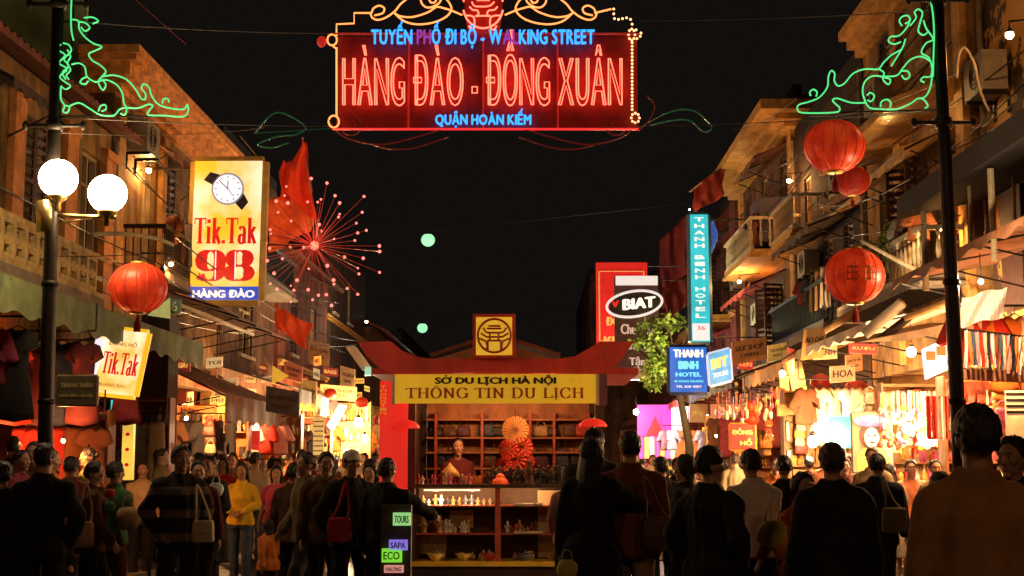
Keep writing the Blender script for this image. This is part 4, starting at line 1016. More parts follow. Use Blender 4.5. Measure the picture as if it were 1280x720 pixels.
# ================================================================== HANGING SIGNS
M_steel = mat('sign_steel', (.10, .08, .07), rough=.4, metal=.6)
def board(name, label, cat, x0, y0, x1, y1, Y, m, th=.10, edge=None, skew=(0, 0), group=None, bracket=None, turn=0.0):
    """a sign hung across the pavement; corners in photo pixels at depth Y; skew = vertical shift of right edge"""
    a, b = P(x0, y1, Y), P(x1, y0, Y)
    t = thing(name, label, cat, ((a.x+b.x)/2, Y, a.z), group)
    sk = (P(640, 300, Y).z - P(640, 301, Y).z)*skew[1]; lk = P(1, 300, Y).x - P(0, 300, Y).x; lk *= skew[0]
    # lk: shift of the lower edge sideways, sk: drop of the right edge
    q = [Vector((a.x + lk, Y, a.z)), Vector((b.x + lk, Y + turn, a.z - sk)), Vector((b.x, Y + turn, b.z - sk)), Vector((a.x, Y, b.z))]
    mb = MB(); mb.prism(q, (0, th, 0)); panel = part('panel', mb, m, t)
    if edge:
        for i in range(4):
            mb = MB(); mb.tube([q[i] + Vector((0, th/2, 0)), q[(i+1) % 4] + Vector((0, th/2, 0))], th*.42, 6); part('edge_strip', mb, edge, t)
    if bracket is not None:
        mb = MB()
        for z in (b.z - .12, a.z + .12):
            mb.tube([Vector((a.x if bracket < 0 else b.x, Y + th/2, z)), Vector((bracket, Y + th/2, z))] , .022, 6)
        part('bracket', mb, M_steel, t)
    u = (q[1] - q[0]).normalized(); w = (q[3] - q[0]).normalized()
    t2 = dict(t=t, panel=panel, q=q, u=u, w=w, Y=Y)
    def at(fx, fy): return q[3] + (q[2]-q[3])*fx + (q[0]-q[3])*fy + Vector((0, -.001, 0))
    t2['at'] = at; t2['W'] = (q[1]-q[0]).length; t2['H'] = (q[3]-q[0]).length
    return t2
def write(bd, txt, fx, fy, fw, fh, m, bold=.03, keep=False, th=.012):
    return lettering(txt, bd['at'](fx, fy), bd['u'], bd['w'], bd['W']*fw/2, bd['H']*fh/2, m, bd['panel'], bold=bold, keep=keep, th=th)
I_red = mat('print_red', (.55, .02, .02), rough=.4, emit=(.75, .01, .01), es=.55); I_white = glow('print_white', (1, .95, .85), .95); I_black = mat('print_black', (.01, .01, .012), rough=.4)

# big yellow watch sign on the left
sgn = board('shop_sign', 'tall lit yellow sign Tik.Tak 98 with a wrist watch drawn on it', 'shop sign', 239, 201, 328, 375, 25.0, glow('sign_yellow', (1.0, .56, .03), .95, .10, 1.1, (1, .88, .55)), th=.28, edge=mat('sign_edge', (.5, .35, .1), rough=.4), bracket=-7.0, skew=(-2, 0))
p = MB(); q0, q1 = sgn['at'](0.0, .905), sgn['at'](1, 1.0); p.box(q0.x - .01, q1.x + .01, 24.975, 25.0, q1.z, q0.z); bl = part('blue_band', p, glow('sign_blue', (.02, .08, .55), .8), sgn['t'])
p = MB(); cs = sgn['at'](.80, .10); 
lettering('HÀNG ĐÀO', (q0 + q1)/2 + Vector((0, -.027, 0)), U, V, (q1.x - q0.x)*.46, abs(q0.z - q1.z)*.33, I_white, bl, bold=.05)
serif_text('Tik.Tak', sgn['at'](.49, .505), sgn['u'], sgn['w'], sgn['W']*.46, sgn['H']*.092, I_red, sgn['panel'], wv=.23, wh=.06, gap=.02)
serif_text('98', sgn['at'](.50, .755), sgn['u'], sgn['w'], sgn['W']*.42, sgn['H']*.105, I_red, sgn['panel'], wv=.34, wh=.05, gap=.02)
for fx in (.365, .655):
    p = MB(); c = sgn['at'](fx - .0, .755); p.box(c.x - .008, c.x + .008, 24.97, 24.985, c.z - sgn['H']*.1, c.z + sgn['H']*.1); part('stencil_line', p, I_white, sgn['panel'])
wc = sgn['at'](.505, .205); wr = sgn['W']*.225
wt = MB(); wt.tube([wc + Vector((0, -.03, 0)), wc + Vector((0, 0.0, 0))], wr*1.08, 32); dl = part('watch_case', wt, mat('watch_steel', (.5, .5, .55), rough=.25, metal=.6, emit=(.6, .6, .7), es=.35), sgn['panel'])
wt = MB(); wt.tube([wc + Vector((0, -.036, 0)), wc + Vector((0, -.0305, 0))], wr*.95, 32); part('watch_dial', wt, glow('dial', (.92, .92, 1), .95), sgn['panel'])
wt = MB()
for k in range(12):
    a = k*PI/6; d = Vector((math.sin(a), 0, math.cos(a))); wt.tube([wc + d*wr*.72 + Vector((0, -.037, 0)), wc + d*wr*.86 + Vector((0, -.037, 0))], .008, 4)
wt.tube([wc + Vector((0, -.038, 0)), wc + Vector((-.6, 0, .6))*wr + Vector((0, -.038, 0))], .008, 4); wt.tube([wc + Vector((0, -.038, 0)), wc + Vector((.42, 0, -.5))*wr + Vector((0, -.038, 0))], .006, 4); wt.tube([wc + Vector((0, -.038, 0)), wc + Vector((.02, 0, .55))*wr + Vector((0, -.038, 0))], .008, 4)
part('watch_hand', wt, I_black, sgn['panel'])
for s in (-1, 1):
    d = Vector((s*.78, 0, -s*.62)).normalized(); pr = Vector((d.z, 0, -d.x)); wt = MB()
    b0 = wc + d*wr*.98; b1 = wc + d*wr*1.62 + pr*.05*s
    wt.prism([b0 + pr*wr*.42 + Vector((0, -.03, 0)), b0 - pr*wr*.42 + Vector((0, -.03, 0)), b1 - pr*wr*.34 + Vector((0, -.03, 0)), b1 + pr*wr*.34 + Vector((0, -.03, 0))], (0, .028, 0)); part('watch_strap', wt, mat('strap', (.02, .025, .05), rough=.4, var=.4, scale=20), sgn['panel'])
wire(P(300, 170, 25.1), P(326, 201, 25.1), 0, .012, 'stay wire from the cornice to the yellow watch sign')

# smaller tilted Tik.Tak sign under the green awning
s2 = board('shop_sign', 'tilted glowing yellow Tik.Tak sign under the green awning', 'shop sign', 123, 410, 184, 489, 19.0, glow('sign_cream', (1.0, .60, .12), 1.0, .15, 3, (1, .86, .55)), th=.14, edge=glow('sign_rim', (.95, .52, .02), .85), skew=(-14, 6))
serif_text('Tik.Tak', s2['at'](.58, .52), s2['u'], s2['w'], s2['W']*.38, s2['H']*.17, I_red, s2['panel'], wv=.22, wh=.07, gap=.02)
write(s2, 'ĐỒNG HỒ', .55, .2, .6, .09, mat('print_tan', (.5, .3, .1), rough=.5, emit=(.8, .5, .1), es=.3)); write(s2, '98 HÀNG ĐÀO', .5, .86, .6, .07, mat('print_tan', (.5, .3, .1)))
p = MB(); a = P(106, 462, 18.9); p.prism([P(107, 455, 18.9), P(118, 470, 18.9), P(130, 424, 18.9), P(121, 422, 18.9)], (0, .06, 0)); solo('sign_fragment', p, glow('fragment_white', (.9, .85, .95), .95), 'narrow white lit sign edge-on at the left of the tilted Tik.Tak sign', 'shop sign')
s3 = board('plaque', 'small dark wooden name board with two lines of gold writing beside the left pole', 'plaque', 70, 470, 121, 506, 15.5, mat('plaque_dark', (.06, .045, .025), rough=.5), th=.05, edge=mat('plaque_rim', (.16, .12, .06), rough=.4))
write(s3, 'TRANH THÊU', .5, .3, .8, .2, mat('print_dimgold', (.30, .22, .08), rough=.5)); write(s3, 'HÀNG ĐÀO - HÀ NỘI', .5, .68, .84, .16, mat('print_dimgold', (.30, .22, .08)))
p = MB(); a, b = P(138, 522, 19.5), P(150, 500, 19.5); p.box(a.x, b.x, 19.5, 19.56, a.z, b.z); solo('lit_box', p, glow('lit_cyan', (.02, .75, .72), .8), 'small cyan lit box under the tilted Tik.Tak sign', 'light box')
s4 = board('shop_sign', 'narrow upright yellow light box beside the dark wall on the left', 'shop sign', 151, 505, 168, 600, 19.8, glow('sign_amber', (1.0, .62, .08), .95, .25, 2), th=.10)
for i in range(4): write(s4, '●', .5, .2 + .2*i, .35, .045, I_red)

# dark wall block between the tilted sign and the stalls
m = MB(); a, b = P(170, 600, 22.65), P(212, 400, 22.65); m.box(a.x, b.x, 22.66, 23.3, .12, b.z + .1)
solo('pillar', m, W_dark, 'broad black pillar under the green awning between two shops', 'pillar')

# right hand side signs
s5 = board('hotel_sign', 'tall narrow cyan sign THANH BINH HOTEL, letters one above the other', 'hotel sign', 865, 268, 885, 427, 36.0, glow('sign_cyan', (.02, .52, .60), .95, .2, 1.5), th=.22, edge=mat('edge_blue', (.05, .15, .25), rough=.4), bracket=6.3)
tx = 'THANHBINHHOTEL'; pos = [.02 + .052*i for i in range(5)] + [.32 + .052*i for i in range(4)] + [.57 + .052*i for i in range(5)]
for ch, f in zip(tx, pos): write(s5, ch, .5, f + .02, .52, .030, I_white, bold=.06)
p = MB(); a = s5['at'](.04, .86); b = s5['at'](.96, .99); p.box(a.x, b.x, 35.97, 35.998, b.z, a.z); wp = part('white_panel', p, glow('panel_white', (1, .9, .88), .85), s5['t'])
lettering('36', ((a.x+b.x)/2, 35.97, a.z - .12), U, V, .10, .05, I_red, wp)
s6 = board('hotel_sign', 'square blue lit sign THANH BINH HOTEL under the vertical one', 'hotel sign', 838, 434, 883, 490, 34.0, glow('sign_royal', (.01, .14, .62), .95, .2, 2), th=.2, edge=mat('edge_navy', (.02, .04, .15), rough=.4), bracket=6.3)
I_cy = glow('print_cyan', (.25, .95, 1), .9)
write(s6, 'THANH', .5, .14, .8, .17, I_white, bold=.06); write(s6, 'BINH', .5, .40, .52, .17, I_cy, bold=.07); write(s6, 'HOTEL', .5, .61, .7, .09, I_cy, bold=.06); write(s6, '45 HANG NGANG', .5, .76, .8, .05, I_cy); write(s6, 'TEL 828 4057', .5, .88, .7, .05, I_white)
s7 = board('shop_sign', 'tilted blue and white lit sign right of the square hotel sign', 'shop sign', 886, 443, 912, 482, 31.0, glow('sign_sky', (.10, .45, .85), .95, .35, 4), th=.12, edge=glow('edge_white', (.8, .85, 1), .7), skew=(2, -7))
write(s7, 'BIT', .5, .35, .75, .3, glow('print_yellow', (1, .8, .2), .9), bold=.07); write(s7, 'TOURS', .5, .72, .7, .14, I_white)
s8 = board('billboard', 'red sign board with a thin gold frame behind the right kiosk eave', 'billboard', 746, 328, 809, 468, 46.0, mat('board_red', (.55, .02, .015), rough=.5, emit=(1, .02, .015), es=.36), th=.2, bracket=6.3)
I_gold = glow('print_goldlit', (1, .50, .10), .8)
p = MB(); qq = [s8['at'](.06, .08), s8['at'](.93, .08), s8['at'](.93, .70), s8['at'](.06, .70)]; p.tube([v + Vector((0, -.01, 0)) for v in qq], .03, 5, True); part('gold_frame', p, mat('frame_gold', (.7, .4, .1), rough=.4, emit=(1, .4, .1), es=.35), s8['t'])
p = MB(); a, b = s8['at'](.03, 1), s8['at'](.45, .72); p.box(a.x, b.x, 45.97, 45.998, a.z, b.z)
write(s8, 'ĐÔ', .32, .52, .26, .09, I_gold); write(s8, 'KH', .3, .72, .3, .11, I_gold)
s9 = board('shop_sign', 'dark sign BIAT with a white oval swoosh, hanging before the red board', 'shop sign', 769, 345, 823, 475, 43.0, mat('board_dim', (.10, .05, .045), rough=.45, var=.5), th=.18, bracket=6.3)
p = MB(); a, b = s9['at'](.03, .09), s9['at'](.98, .0); p.box(a.x, b.x, 42.96, 42.998, a.z, b.z); part('white_strip', p, glow('strip_white', (.85, .82, .80), .8), s9['t'])
p = MB(); c = s9['at'](.45, .27); p.tube([c + Vector((.86*math.cos(a), -.02, .40*math.sin(a) + .10*math.cos(a))) for a in [2*PI*k/40 for k in range(40)]], .045, 6, True); part('oval_swoosh', p, glow('swoosh_white', (.9, .85, .82), .75), s9['panel'])
p = MB(); p.prism([c + Vector((.80*math.cos(a), -.002, .36*math.sin(a) + .10*math.cos(a))) for a in [2*PI*k/32 for k in range(32)]], (0, -.012, 0)); part('oval_ground', p, mat('oval_black', (.015, .012, .012), rough=.4), s9['panel'])
lettering('BIAT', c + Vector((.14, -.015, .02)), Vector((1, 0, .1)), V, .50, .16, I_white, s9['panel'], bold=.07); lettering('v', c + Vector((-.6, -.015, 0)), U, V, .12, .1, I_red, s9['panel'], bold=.07)
I_dw = mat('print_dimwhite', (.6, .55, .5), rough=.5, emit=(.6, .5, .45), es=.5)
for tx, fy in (('Chu đáo', .51), ('Tin cậy', .68), ('Tận', .83), ('tụy', .93)): write(s9, tx, .5, fy, .72 if len(tx) > 4 else .35, .10, I_dw, bold=.03)
m = MB(); a = P(770, 500, 42); m.prism([P(766, 474, 42), P(823, 474, 42), P(816, 462, 42), P(782, 462, 42)], (0, .5, 0)); solo('sign_ledge', m, mat('ledge_pale', (.5, .42, .42), rough=.5), 'pale sloped ledge at the foot of the BIAT sign', 'ledge')
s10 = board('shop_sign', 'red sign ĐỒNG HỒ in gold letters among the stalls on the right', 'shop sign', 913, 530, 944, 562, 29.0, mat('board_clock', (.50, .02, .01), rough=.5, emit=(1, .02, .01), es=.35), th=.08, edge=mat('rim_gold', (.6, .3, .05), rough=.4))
write(s10, 'ĐỒNG', .48, .28, .8, .26, I_gold, bold=.06); write(s10, 'HỒ', .62, .70, .45, .26, I_gold, bold=.06)
s11 = board('shop_sign', 'magenta light box with a red triangle above a far stall on the right', 'shop sign', 797, 506, 839, 545, 47.0, glow('sign_magenta', (.85, .05, .48), .85, .25, 1), th=.2)
p = MB(); c = s11['at'](.52, .7); p.prism([c + Vector((-.32, -.02, -.3)), c + Vector((.32, -.02, -.3)), c + Vector((0, -.02, .35))], (0, .02, 0)); part('red_triangle', p, I_red, s11['panel'])
s12 = board('shop_sign', 'white lit panel joined to the right of the magenta light box', 'shop sign', 840, 508, 860, 543, 46.9, glow('sign_white', (1, .86, .95), 1.3), th=.2)
s13 = board('shop_sign', 'brown wooden board right of the white panel', 'shop sign', 862, 505, 885, 528, 40.0, mat('board_brown', (.20, .10, .04), rough=.5), th=.1, bracket=6.3); write(s13, 'TƠ LỤA', .5, .5, .7, .3, mat('print_dimgold', (.3, .22, .08)))
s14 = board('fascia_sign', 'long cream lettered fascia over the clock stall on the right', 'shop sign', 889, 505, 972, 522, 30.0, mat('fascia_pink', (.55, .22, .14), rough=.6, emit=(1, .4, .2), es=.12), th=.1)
write(s14, 'ĐỒNG HỒ - KÍNH MẮT', .5, .5, .92, .62, I_dw, bold=.05)
s15 = board('fascia_sign', 'ochre plank fascia under the twin lanterns on the right', 'shop sign', 972, 506, 1065, 520, 25.5, mat('fascia_ochre', (.60, .36, .10), rough=.6, var=.4), th=.12, skew=(0, -6)); 
s16 = board('poster', 'tall lit poster of a woman in a purple hat and yellow blouse', 'poster', 1067, 516, 1114, 590, 19.9, glow('poster_ground', (.55, .34, .14), .8, .4, 4), th=.05, edge=mat('poster_rim', (.15, .1, .08), rough=.5))
def blob(bd, fx, fy, rx, rz, m, nm, dy=-.004, n=24, poly=None):
    c = bd['at'](fx, fy) + Vector((0, dy, 0)); p = MB(); p.prism([c + Vector((rx*bd['W']*math.cos(2*PI*k/n)*(poly(k/n) if poly else 1), 0, rz*bd['H']*math.sin(2*PI*k/n)*(poly(k/n) if poly else 1))) for k in range(n)], (0, -.004, 0)); part(nm, p, m, bd['panel'])
blob(s16, .5, .86, .42, .30, glow('poster_blouse', (.95, .55, .08), .9, .3, 8), 'printed_blouse', -.002); blob(s16, .47, .38, .30, .24, mat('poster_hair', (.10, .05, .03), emit=(.2, .08, .03), es=.4), 'printed_hair', -.007)
blob(s16, .48, .42, .19, .17, glow('poster_face', (1, .78, .55), 1.0), 'printed_face', -.012); blob(s16, .48, .14, .46, .10, mat('poster_hat', (.22, .16, .32), emit=(.3, .2, .5), es=.5), 'printed_hat', -.017)
for dx in (-.08, .08): blob(s16, .48 + dx, .39, .04, .015, I_black, 'printed_eye', -.017, 10)
blob(s16, .49, .50, .06, .015, I_red, 'printed_mouth', -.017, 12)
s17 = board('light_box', 'cyan lit panel between the glare and the poster on the right', 'light box', 1037, 520, 1064, 560, 23.5, glow('panel_cyan', (.02, .50, .55), .9, .2, 2), th=.08)
s18 = board('shop_sign', 'white lit round cornered sign with orange squares beside the right pole', 'shop sign', 1156, 436, 1186, 474, 17.5, glow('sign_bluewhite', (.62, .80, .95), .95, .3, 4), th=.12, skew=(3, -14), bracket=6.5)
for fx in (.2, .62):
    p = MB(); c = s18['at'](fx, .30); p.box(c.x - .045, c.x + .07, c.y - .012, c.y, c.z - .06, c.z + .05); part('orange_square', p, glow('square_orange', (.9, .14, .03), .8), s18['panel'])
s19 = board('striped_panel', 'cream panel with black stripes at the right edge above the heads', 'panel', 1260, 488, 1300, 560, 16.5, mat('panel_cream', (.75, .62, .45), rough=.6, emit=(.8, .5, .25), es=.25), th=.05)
for k in range(4):
    p = MB(); a = s19['at'](0, .04 + k*.105); b = s19['at'](1, .085 + k*.105); p.box(a.x, b.x, 16.485, 16.499, b.z, a.z); part('black_stripe', p, I_black, s19['panel'])

# the many small boards over the stalls, left far side
SM = [(332, 482, 374, 514, 27, (.10, .07, .08), 0, 'plum grey cloth sign board over the stalls on the left', (0, 8)), (375, 474, 396, 512, 33, (.55, .28, .06), .25, 'amber board with dark columns of writing over the left stalls', (0, 3)),
      (400, 480, 446, 498, 36, (.60, .36, .10), .3, 'wide amber board over the left stalls, left of the kiosk', (0, 4)), (425, 457, 444, 482, 37, (.5, .27, .10), .2, 'small amber board standing above the wide one', (0, 5)),
      (391, 521, 405, 572, 30, (.75, .50, .14), .45, 'ladder like column of small yellow price boards on the left', (0, 0)), (385, 424, 412, 452, 39, (.22, .10, .04), .1, 'rounded brown board high over the left stalls', (0, 6)),
      (355, 452, 378, 472, 31, (.42, .10, .04), .2, 'small red orange board behind the yellow pennant', (0, 6)), (289, 514, 325, 560, 28, (.55, .03, .02), .35, 'red shop front panel with a white cross bar on the left', (0, 3)),
      (272, 504, 300, 516, 27, (.72, .30, .04), .55, 'glowing amber strip above the red shop front panel', (0, 3)), (245, 470, 262, 484, 27.5, (.4, .12, .08), .2, 'small dim red board above the amber strip', (0, 3)),
      (915, 428, 958, 456, 33, (.42, .14, .03), .15, 'rust orange board high on the right, right of the blue sign', (0, -7)), (960, 432, 984, 452, 30, (.60, .33, .07), .3, 'amber board hanging above the bare bulb on the right', (0, -4)),
      (976, 470, 986, 508, 27, (.65, .42, .12), .45, 'narrow yellow upright board by the twin lanterns', (0, 0)), (1007, 412, 1034, 450, 24, (.55, .22, .05), .22, 'tilted orange cloth board over the right stalls', (-6, -3)),
      (985, 452, 1002, 500, 26.5, (.62, .40, .10), .4, 'leaning yellow post board left of the twin lanterns', (8, 0)), (1000, 498, 1062, 508, 25, (.68, .44, .10), .45, 'leaning yellow shelf board right of the twin lanterns', (0, -8)),
      (1058, 444, 1078, 466, 23, (.45, .2, .06), .2, 'small brown orange board beside the right awning strut', (0, -3)), (903, 455, 914, 482, 35, (.12, .09, .08), .05, 'narrow dark board right of the blue and white sign', (0, 0))]
for i, (x0, y0, x1, y1, Y, c, es, lb, sk) in enumerate(SM):
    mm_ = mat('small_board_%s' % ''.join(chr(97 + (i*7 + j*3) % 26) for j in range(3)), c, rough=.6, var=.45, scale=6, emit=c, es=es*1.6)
    bd = board('shop_sign', lb, 'shop sign', x0, y0, x1, y1, Y, mm_, th=.08, skew=sk, group='small boards over the stalls')
    if 'cross bar' in lb:
        p = MB(); a = bd['at'](.0, .38); b = bd['at'](1, .46); p.box(a.x, b.x, Y - .03, Y - .001, b.z, a.z); part('cross_bar', p, glow('bar_white', (1, .8, .6), .7), bd['panel'])
        for fx in (.45,):
            p = MB(); a = bd['at'](fx, 0); b = bd['at'](fx + .1, 1); p.box(a.x, b.x, Y - .026, Y - .001, b.z, a.z); part('yellow_post', p, glow('post_yellow', (1, .55, .1), .7), bd['panel'])
    elif 'ladder' in lb:
        for k in range(8):
            p = MB(); a = bd['at'](.02, .10 + k*.12); b = bd['at'](.98, .125 + k*.12); p.box(a.x, b.x, Y - .02, Y - .001, b.z, a.z); part('gap_line', p, mat('gap_brown', (.15, .07, .03)), bd['panel'])
    elif x1 - x0 > 17 and y1 - y0 > 12:
        ink = mat('board_ink', (.08, .02, .01), rough=.6)
        write(bd, ['LỤA TƠ TẰM', 'GIÀY DÉP', 'SILK SHOP', 'TÚI XÁCH', 'SƠN MÀI', 'ÁO DÀI', 'TRANH', 'GỐM SỨ'][i % 8], .5, .35, .8, .22, ink); write(bd, ['HÀ NỘI', 'SALE', 'OPEN', 'GALLERY'][i % 4], .5, .68, .5, .16, ink)
# yellow pennant and bright slanted white panels on the left stalls
m = MB(); m.prism([P(340, 480, 29), P(341, 457, 29), P(361, 470, 29)], (0, .02, 0)); solo('pennant', m, mat('pennant_yellow', (.8, .5, .05), emit=(1, .55, .05), es=.5), 'small yellow triangular pennant over the left stalls', 'pennant')
for q, lb in (([(400, 520), (408, 521), (411, 498), (403, 496)], 'short white slanted lit panel over the left stalls'), ([(408, 532), (416, 540), (434, 508), (424, 504)], 'long white slanted lit panel over the left stalls')):
    m = MB(); m.prism([P(x, y, 31) for x, y in q], (0, .06, 0)); solo('lit_board', m, glow('panel_glare', (1, .85, .66), 1.6), lb, 'light panel')

for i in range(9):
    x0 = 799 + i*6.6; c_ = [(.9, .1, .5), (.95, .5, .15), (.8, .75, .7), (.85, .08, .35), (.95, .35, .1), (.7, .1, .6), (.95, .8, .6), (.9, .2, .4), (.95, .55, .1)][i]
    board('cloth_strip', f'{["magenta", "amber", "white", "crimson", "orange", "purple", "cream", "rose", "gold"][i]} strip of self-glowing cloth hanging under the magenta light box', 'cloth', x0, 546, x0 + 5.4, 573, 46.8, mat('strip_' + 'abcdefghi'[i], c_, rough=.6, emit=c_, es=.5), th=.03, group='cloth strips under the magenta light box')  # light on the strips put into their colour as glow
# ================================================================== PEOPLE
def remeshed(mb, voxel, smooth_it=2, name='m', disp=None):
    me = bpy.data.meshes.new(name); me.from_pydata(mb.v, [], mb.f)
    o = bpy.data.objects.new('tmp', me); COL.objects.link(o)
    r = o.modifiers.new('r', 'REMESH'); r.mode = 'VOXEL'; r.voxel_size = voxel; r.adaptivity = 0.0
    if smooth_it:
        s = o.modifiers.new('s', 'SMOOTH'); s.iterations = smooth_it; s.factor = 0.6
    dg = bpy.context.evaluated_depsgraph_get(); dg.update()
    out = bpy.data.meshes.new_from_object(o.evaluated_get(dg))
    bpy.data.objects.remove(o); bpy.data.meshes.remove(me)
    if disp:
        nrm = [v.normal.copy() for v in out.vertices]
        for v, n in zip(out.vertices, nrm):
            v.co += n * disp(v.co)
    out.polygons.foreach_set('use_smooth', [True] * len(out.polygons))
    out.update(); out.name = name
    return out

def cone_chain(mb, pts, rad, n=12):
    pts = [Vector(p) for p in pts]
    for a, b, ra, rb in zip(pts, pts[1:], rad, rad[1:]):
        mb.tube([a, a.lerp(b, 0.5), b], [ra, (ra + rb)/2 * 1.02, rb], n)
    for p, r in zip(pts, rad): mb.ell(p, (r*1.0, r*1.0, r*1.0), n, 8)

def hand(mb, wrist, d, pn, side, curl=0.35, closed=False):
    """palm, four unequal bent fingers and a thumb from the side of the palm"""
    d = Vector(d).normalized(); pn = Vector(pn); pn = (pn - d*pn.dot(d)).normalized(); w = d.cross(pn) * side
    R = Matrix((w, d, pn)).transposed()
    wrist = Vector(wrist)
    mb.ell(wrist + d*0.05, (0.041, 0.056, 0.016), 14, 10, R)
    mb.ell(wrist + d*0.078, (0.04, 0.022, 0.014), 14, 8, R)
    for k, (off, ln) in enumerate(((-0.031, 0.066), (-0.0105, 0.078), (0.0105, 0.072), (0.031, 0.056))):
        b = wrist + d*0.088 + w*off
        c = curl * (1 + 0.12*k) if not closed else 1.5
        p = [b]; ang = 0; dd = d + w*(off*2.2)
        for seg, f in enumerate((0.45, 0.32, 0.25)):
            ang += c * (0.6, 0.9, 0.7)[seg]
            p.append(p[-1] + (dd*math.cos(ang) + pn*math.sin(ang)).normalized() * ln * f)
        mb.tube(p, [0.0088, 0.0082, 0.0076, 0.006], 8)
        mb.ell(p[-1], (0.0062,)*3, 8, 6)
    t0 = wrist + d*0.028 - w*0.03
    td = (-w*0.75 + d*0.75 + pn*0.35).normalized()
    t1 = t0 + td*0.036; t2 = t1 + (td*0.6 + d*0.6 + pn*0.25).normalized()*0.03
    mb.tube([t0, t1, t2], [0.0125, 0.0105, 0.0078], 8); mb.ell(t2, (0.0078,)*3, 8, 6)

def poses():
    L = {}
    def legs(dx=0.09, fy=(0, 0), kb=(0, 0)):
        return {s: [(s*0.088, 0.0, 0.90), (s*(dx+0.005), fy[i]*0.5 - 0.02 - kb[i], 0.485), (s*dx, fy[i] + 0.02, 0.085)] for i, s in enumerate((-1, 1))}
    L['stand'] = dict(arms={s: [(s*0.225, 0.03, 1.12), (s*0.245, -0.035, 0.875)] for s in (-1, 1)}, legs=legs(0.10), hand='down')
    L['clasp'] = dict(arms={s: [(s*0.27, 0.02, 1.14), (s*0.095, -0.19, 1.03)] for s in (-1, 1)}, legs=legs(0.085), hand='in')
    L['walk'] = dict(arms={-1: [(-0.225, -0.03, 1.12), (-0.225, -0.19, 0.92)], 1: [(0.225, 0.09, 1.13), (0.24, 0.13, 0.885)]},
                     legs={-1: [(-0.088, 0, 0.90), (-0.09, 0.02, 0.485), (-0.085, 0.27, 0.13)], 1: [(0.088, 0, 0.90), (0.09, -0.16, 0.50), (0.085, -0.24, 0.09)]}, hand='down')
    L['reach'] = dict(arms={-1: [(-0.27, -0.17, 1.25), (-0.33, -0.40, 1.16)], 1: [(0.225, 0.03, 1.12), (0.245, -0.035, 0.875)]}, legs=legs(0.10, (-0.06, 0.06)), hand='down')
    L['pockets'] = dict(arms={s: [(s*0.29, 0.07, 1.13), (s*0.205, -0.05, 0.93)] for s in (-1, 1)}, legs=legs(0.12), hand='down')
    L['carry'] = dict(arms={s: [(s*0.245, 0.0, 1.12), (s*0.15, -0.23, 1.10)] for s in (-1, 1)}, legs=legs(0.09, (-0.05, 0.05)), hand='fwd')
    L['away'] = dict(arms={-1: [(-0.36, -0.07, 1.22), (-0.53, -0.16, 1.03)], 1: [(0.23, 0.02, 1.12), (0.2, -0.14, 0.94)]}, legs=legs(0.11, (0.08, -0.08)), hand='down')
    L['chin'] = dict(arms={-1: [(-0.25, -0.06, 1.13), (-0.14, -0.24, 1.27)], 1: [(0.25, 0.0, 1.13), (0.03, -0.20, 1.06)]}, legs=legs(0.09), hand='fwd')
    return L
POSES = poses()
LEAN = {'carry': 0.05, 'walk': 0.04, 'away': 0.03, 'reach': 0.05}

TORSO_M = [(0.80, .075, .085, .0), (0.84, .150, .102, .0), (0.92, .163, .112, .005), (1.02, .150, .104, .0), (1.12, .155, .105, -.003), (1.24, .172, .114, -.005), (1.32, .172, .108, .0), (1.37, .145, .094, .006), (1.41, .098, .076, .012), (1.44, .068, .064, .014), (1.47, .056, .058, .012)]
TORSO_F = [(0.80, .075, .085, .0), (0.84, .158, .106, .0), (0.92, .168, .116, .008), (1.02, .135, .096, .0), (1.10, .126, .090, -.003), (1.22, .148, .116, -.018), (1.31, .150, .098, .0), (1.37, .124, .084, .006), (1.40, .082, .066, .012), (1.43, .056, .055, .014), (1.46, .047, .050, .012)]
def torso_rings(sex, infl=0.0, z0=0.80, z1=9.0, flare=0.0, n=24, fold=0.0, seed=0):
    T = TORSO_M if sex == 'm' else TORSO_F
    out = []
    zs = [t[0] for t in T if z0 < t[0] < z1]
    zl = sorted(set([max(z0, T[0][0])] + zs + [min(z1, T[-1][0])]))
    if z0 < T[0][0]: zl = [z0, (z0 + T[0][0])/2] + zl
    for z in zl:
        if z <= T[0][0]: rx, ry, yo = T[2][1], T[2][2], 0
        else:
            i = max(k for k in range(len(T)) if T[k][0] <= z + 1e-9); i = min(i, len(T)-2)
            t = (z - T[i][0]) / (T[i+1][0] - T[i][0])
            rx, ry, yo = [T[i][k]*(1-t) + T[i+1][k]*t for k in (1, 2, 3)]
            if infl and z < 0.92: rx, ry = T[2][1] + .004, T[2][2] + .004
        fl = flare * max(0, (1.05 - z))
        k2 = infl*(1.0 if z < 1.36 else 0.6) + fl
        ring = []
        for k in range(n):
            a = 2*PI*k/n
            f = fold * math.sin(a*7 + seed) * max(0, 1.1 - z)
            ring.append((math.copysign(abs(math.cos(a))**0.9, math.cos(a))*(rx + k2 + f), math.copysign(abs(math.sin(a))**0.9, math.sin(a))*(ry + k2 + f) + yo, z))
        out.append(ring)
    return out

def lean_fn(pose):
    k = LEAN.get(pose, 0.0)
    def fn(v):
        x, y, z = v
        return (x, y - k*max(0, z-0.9)*1.2, z)
    return fn

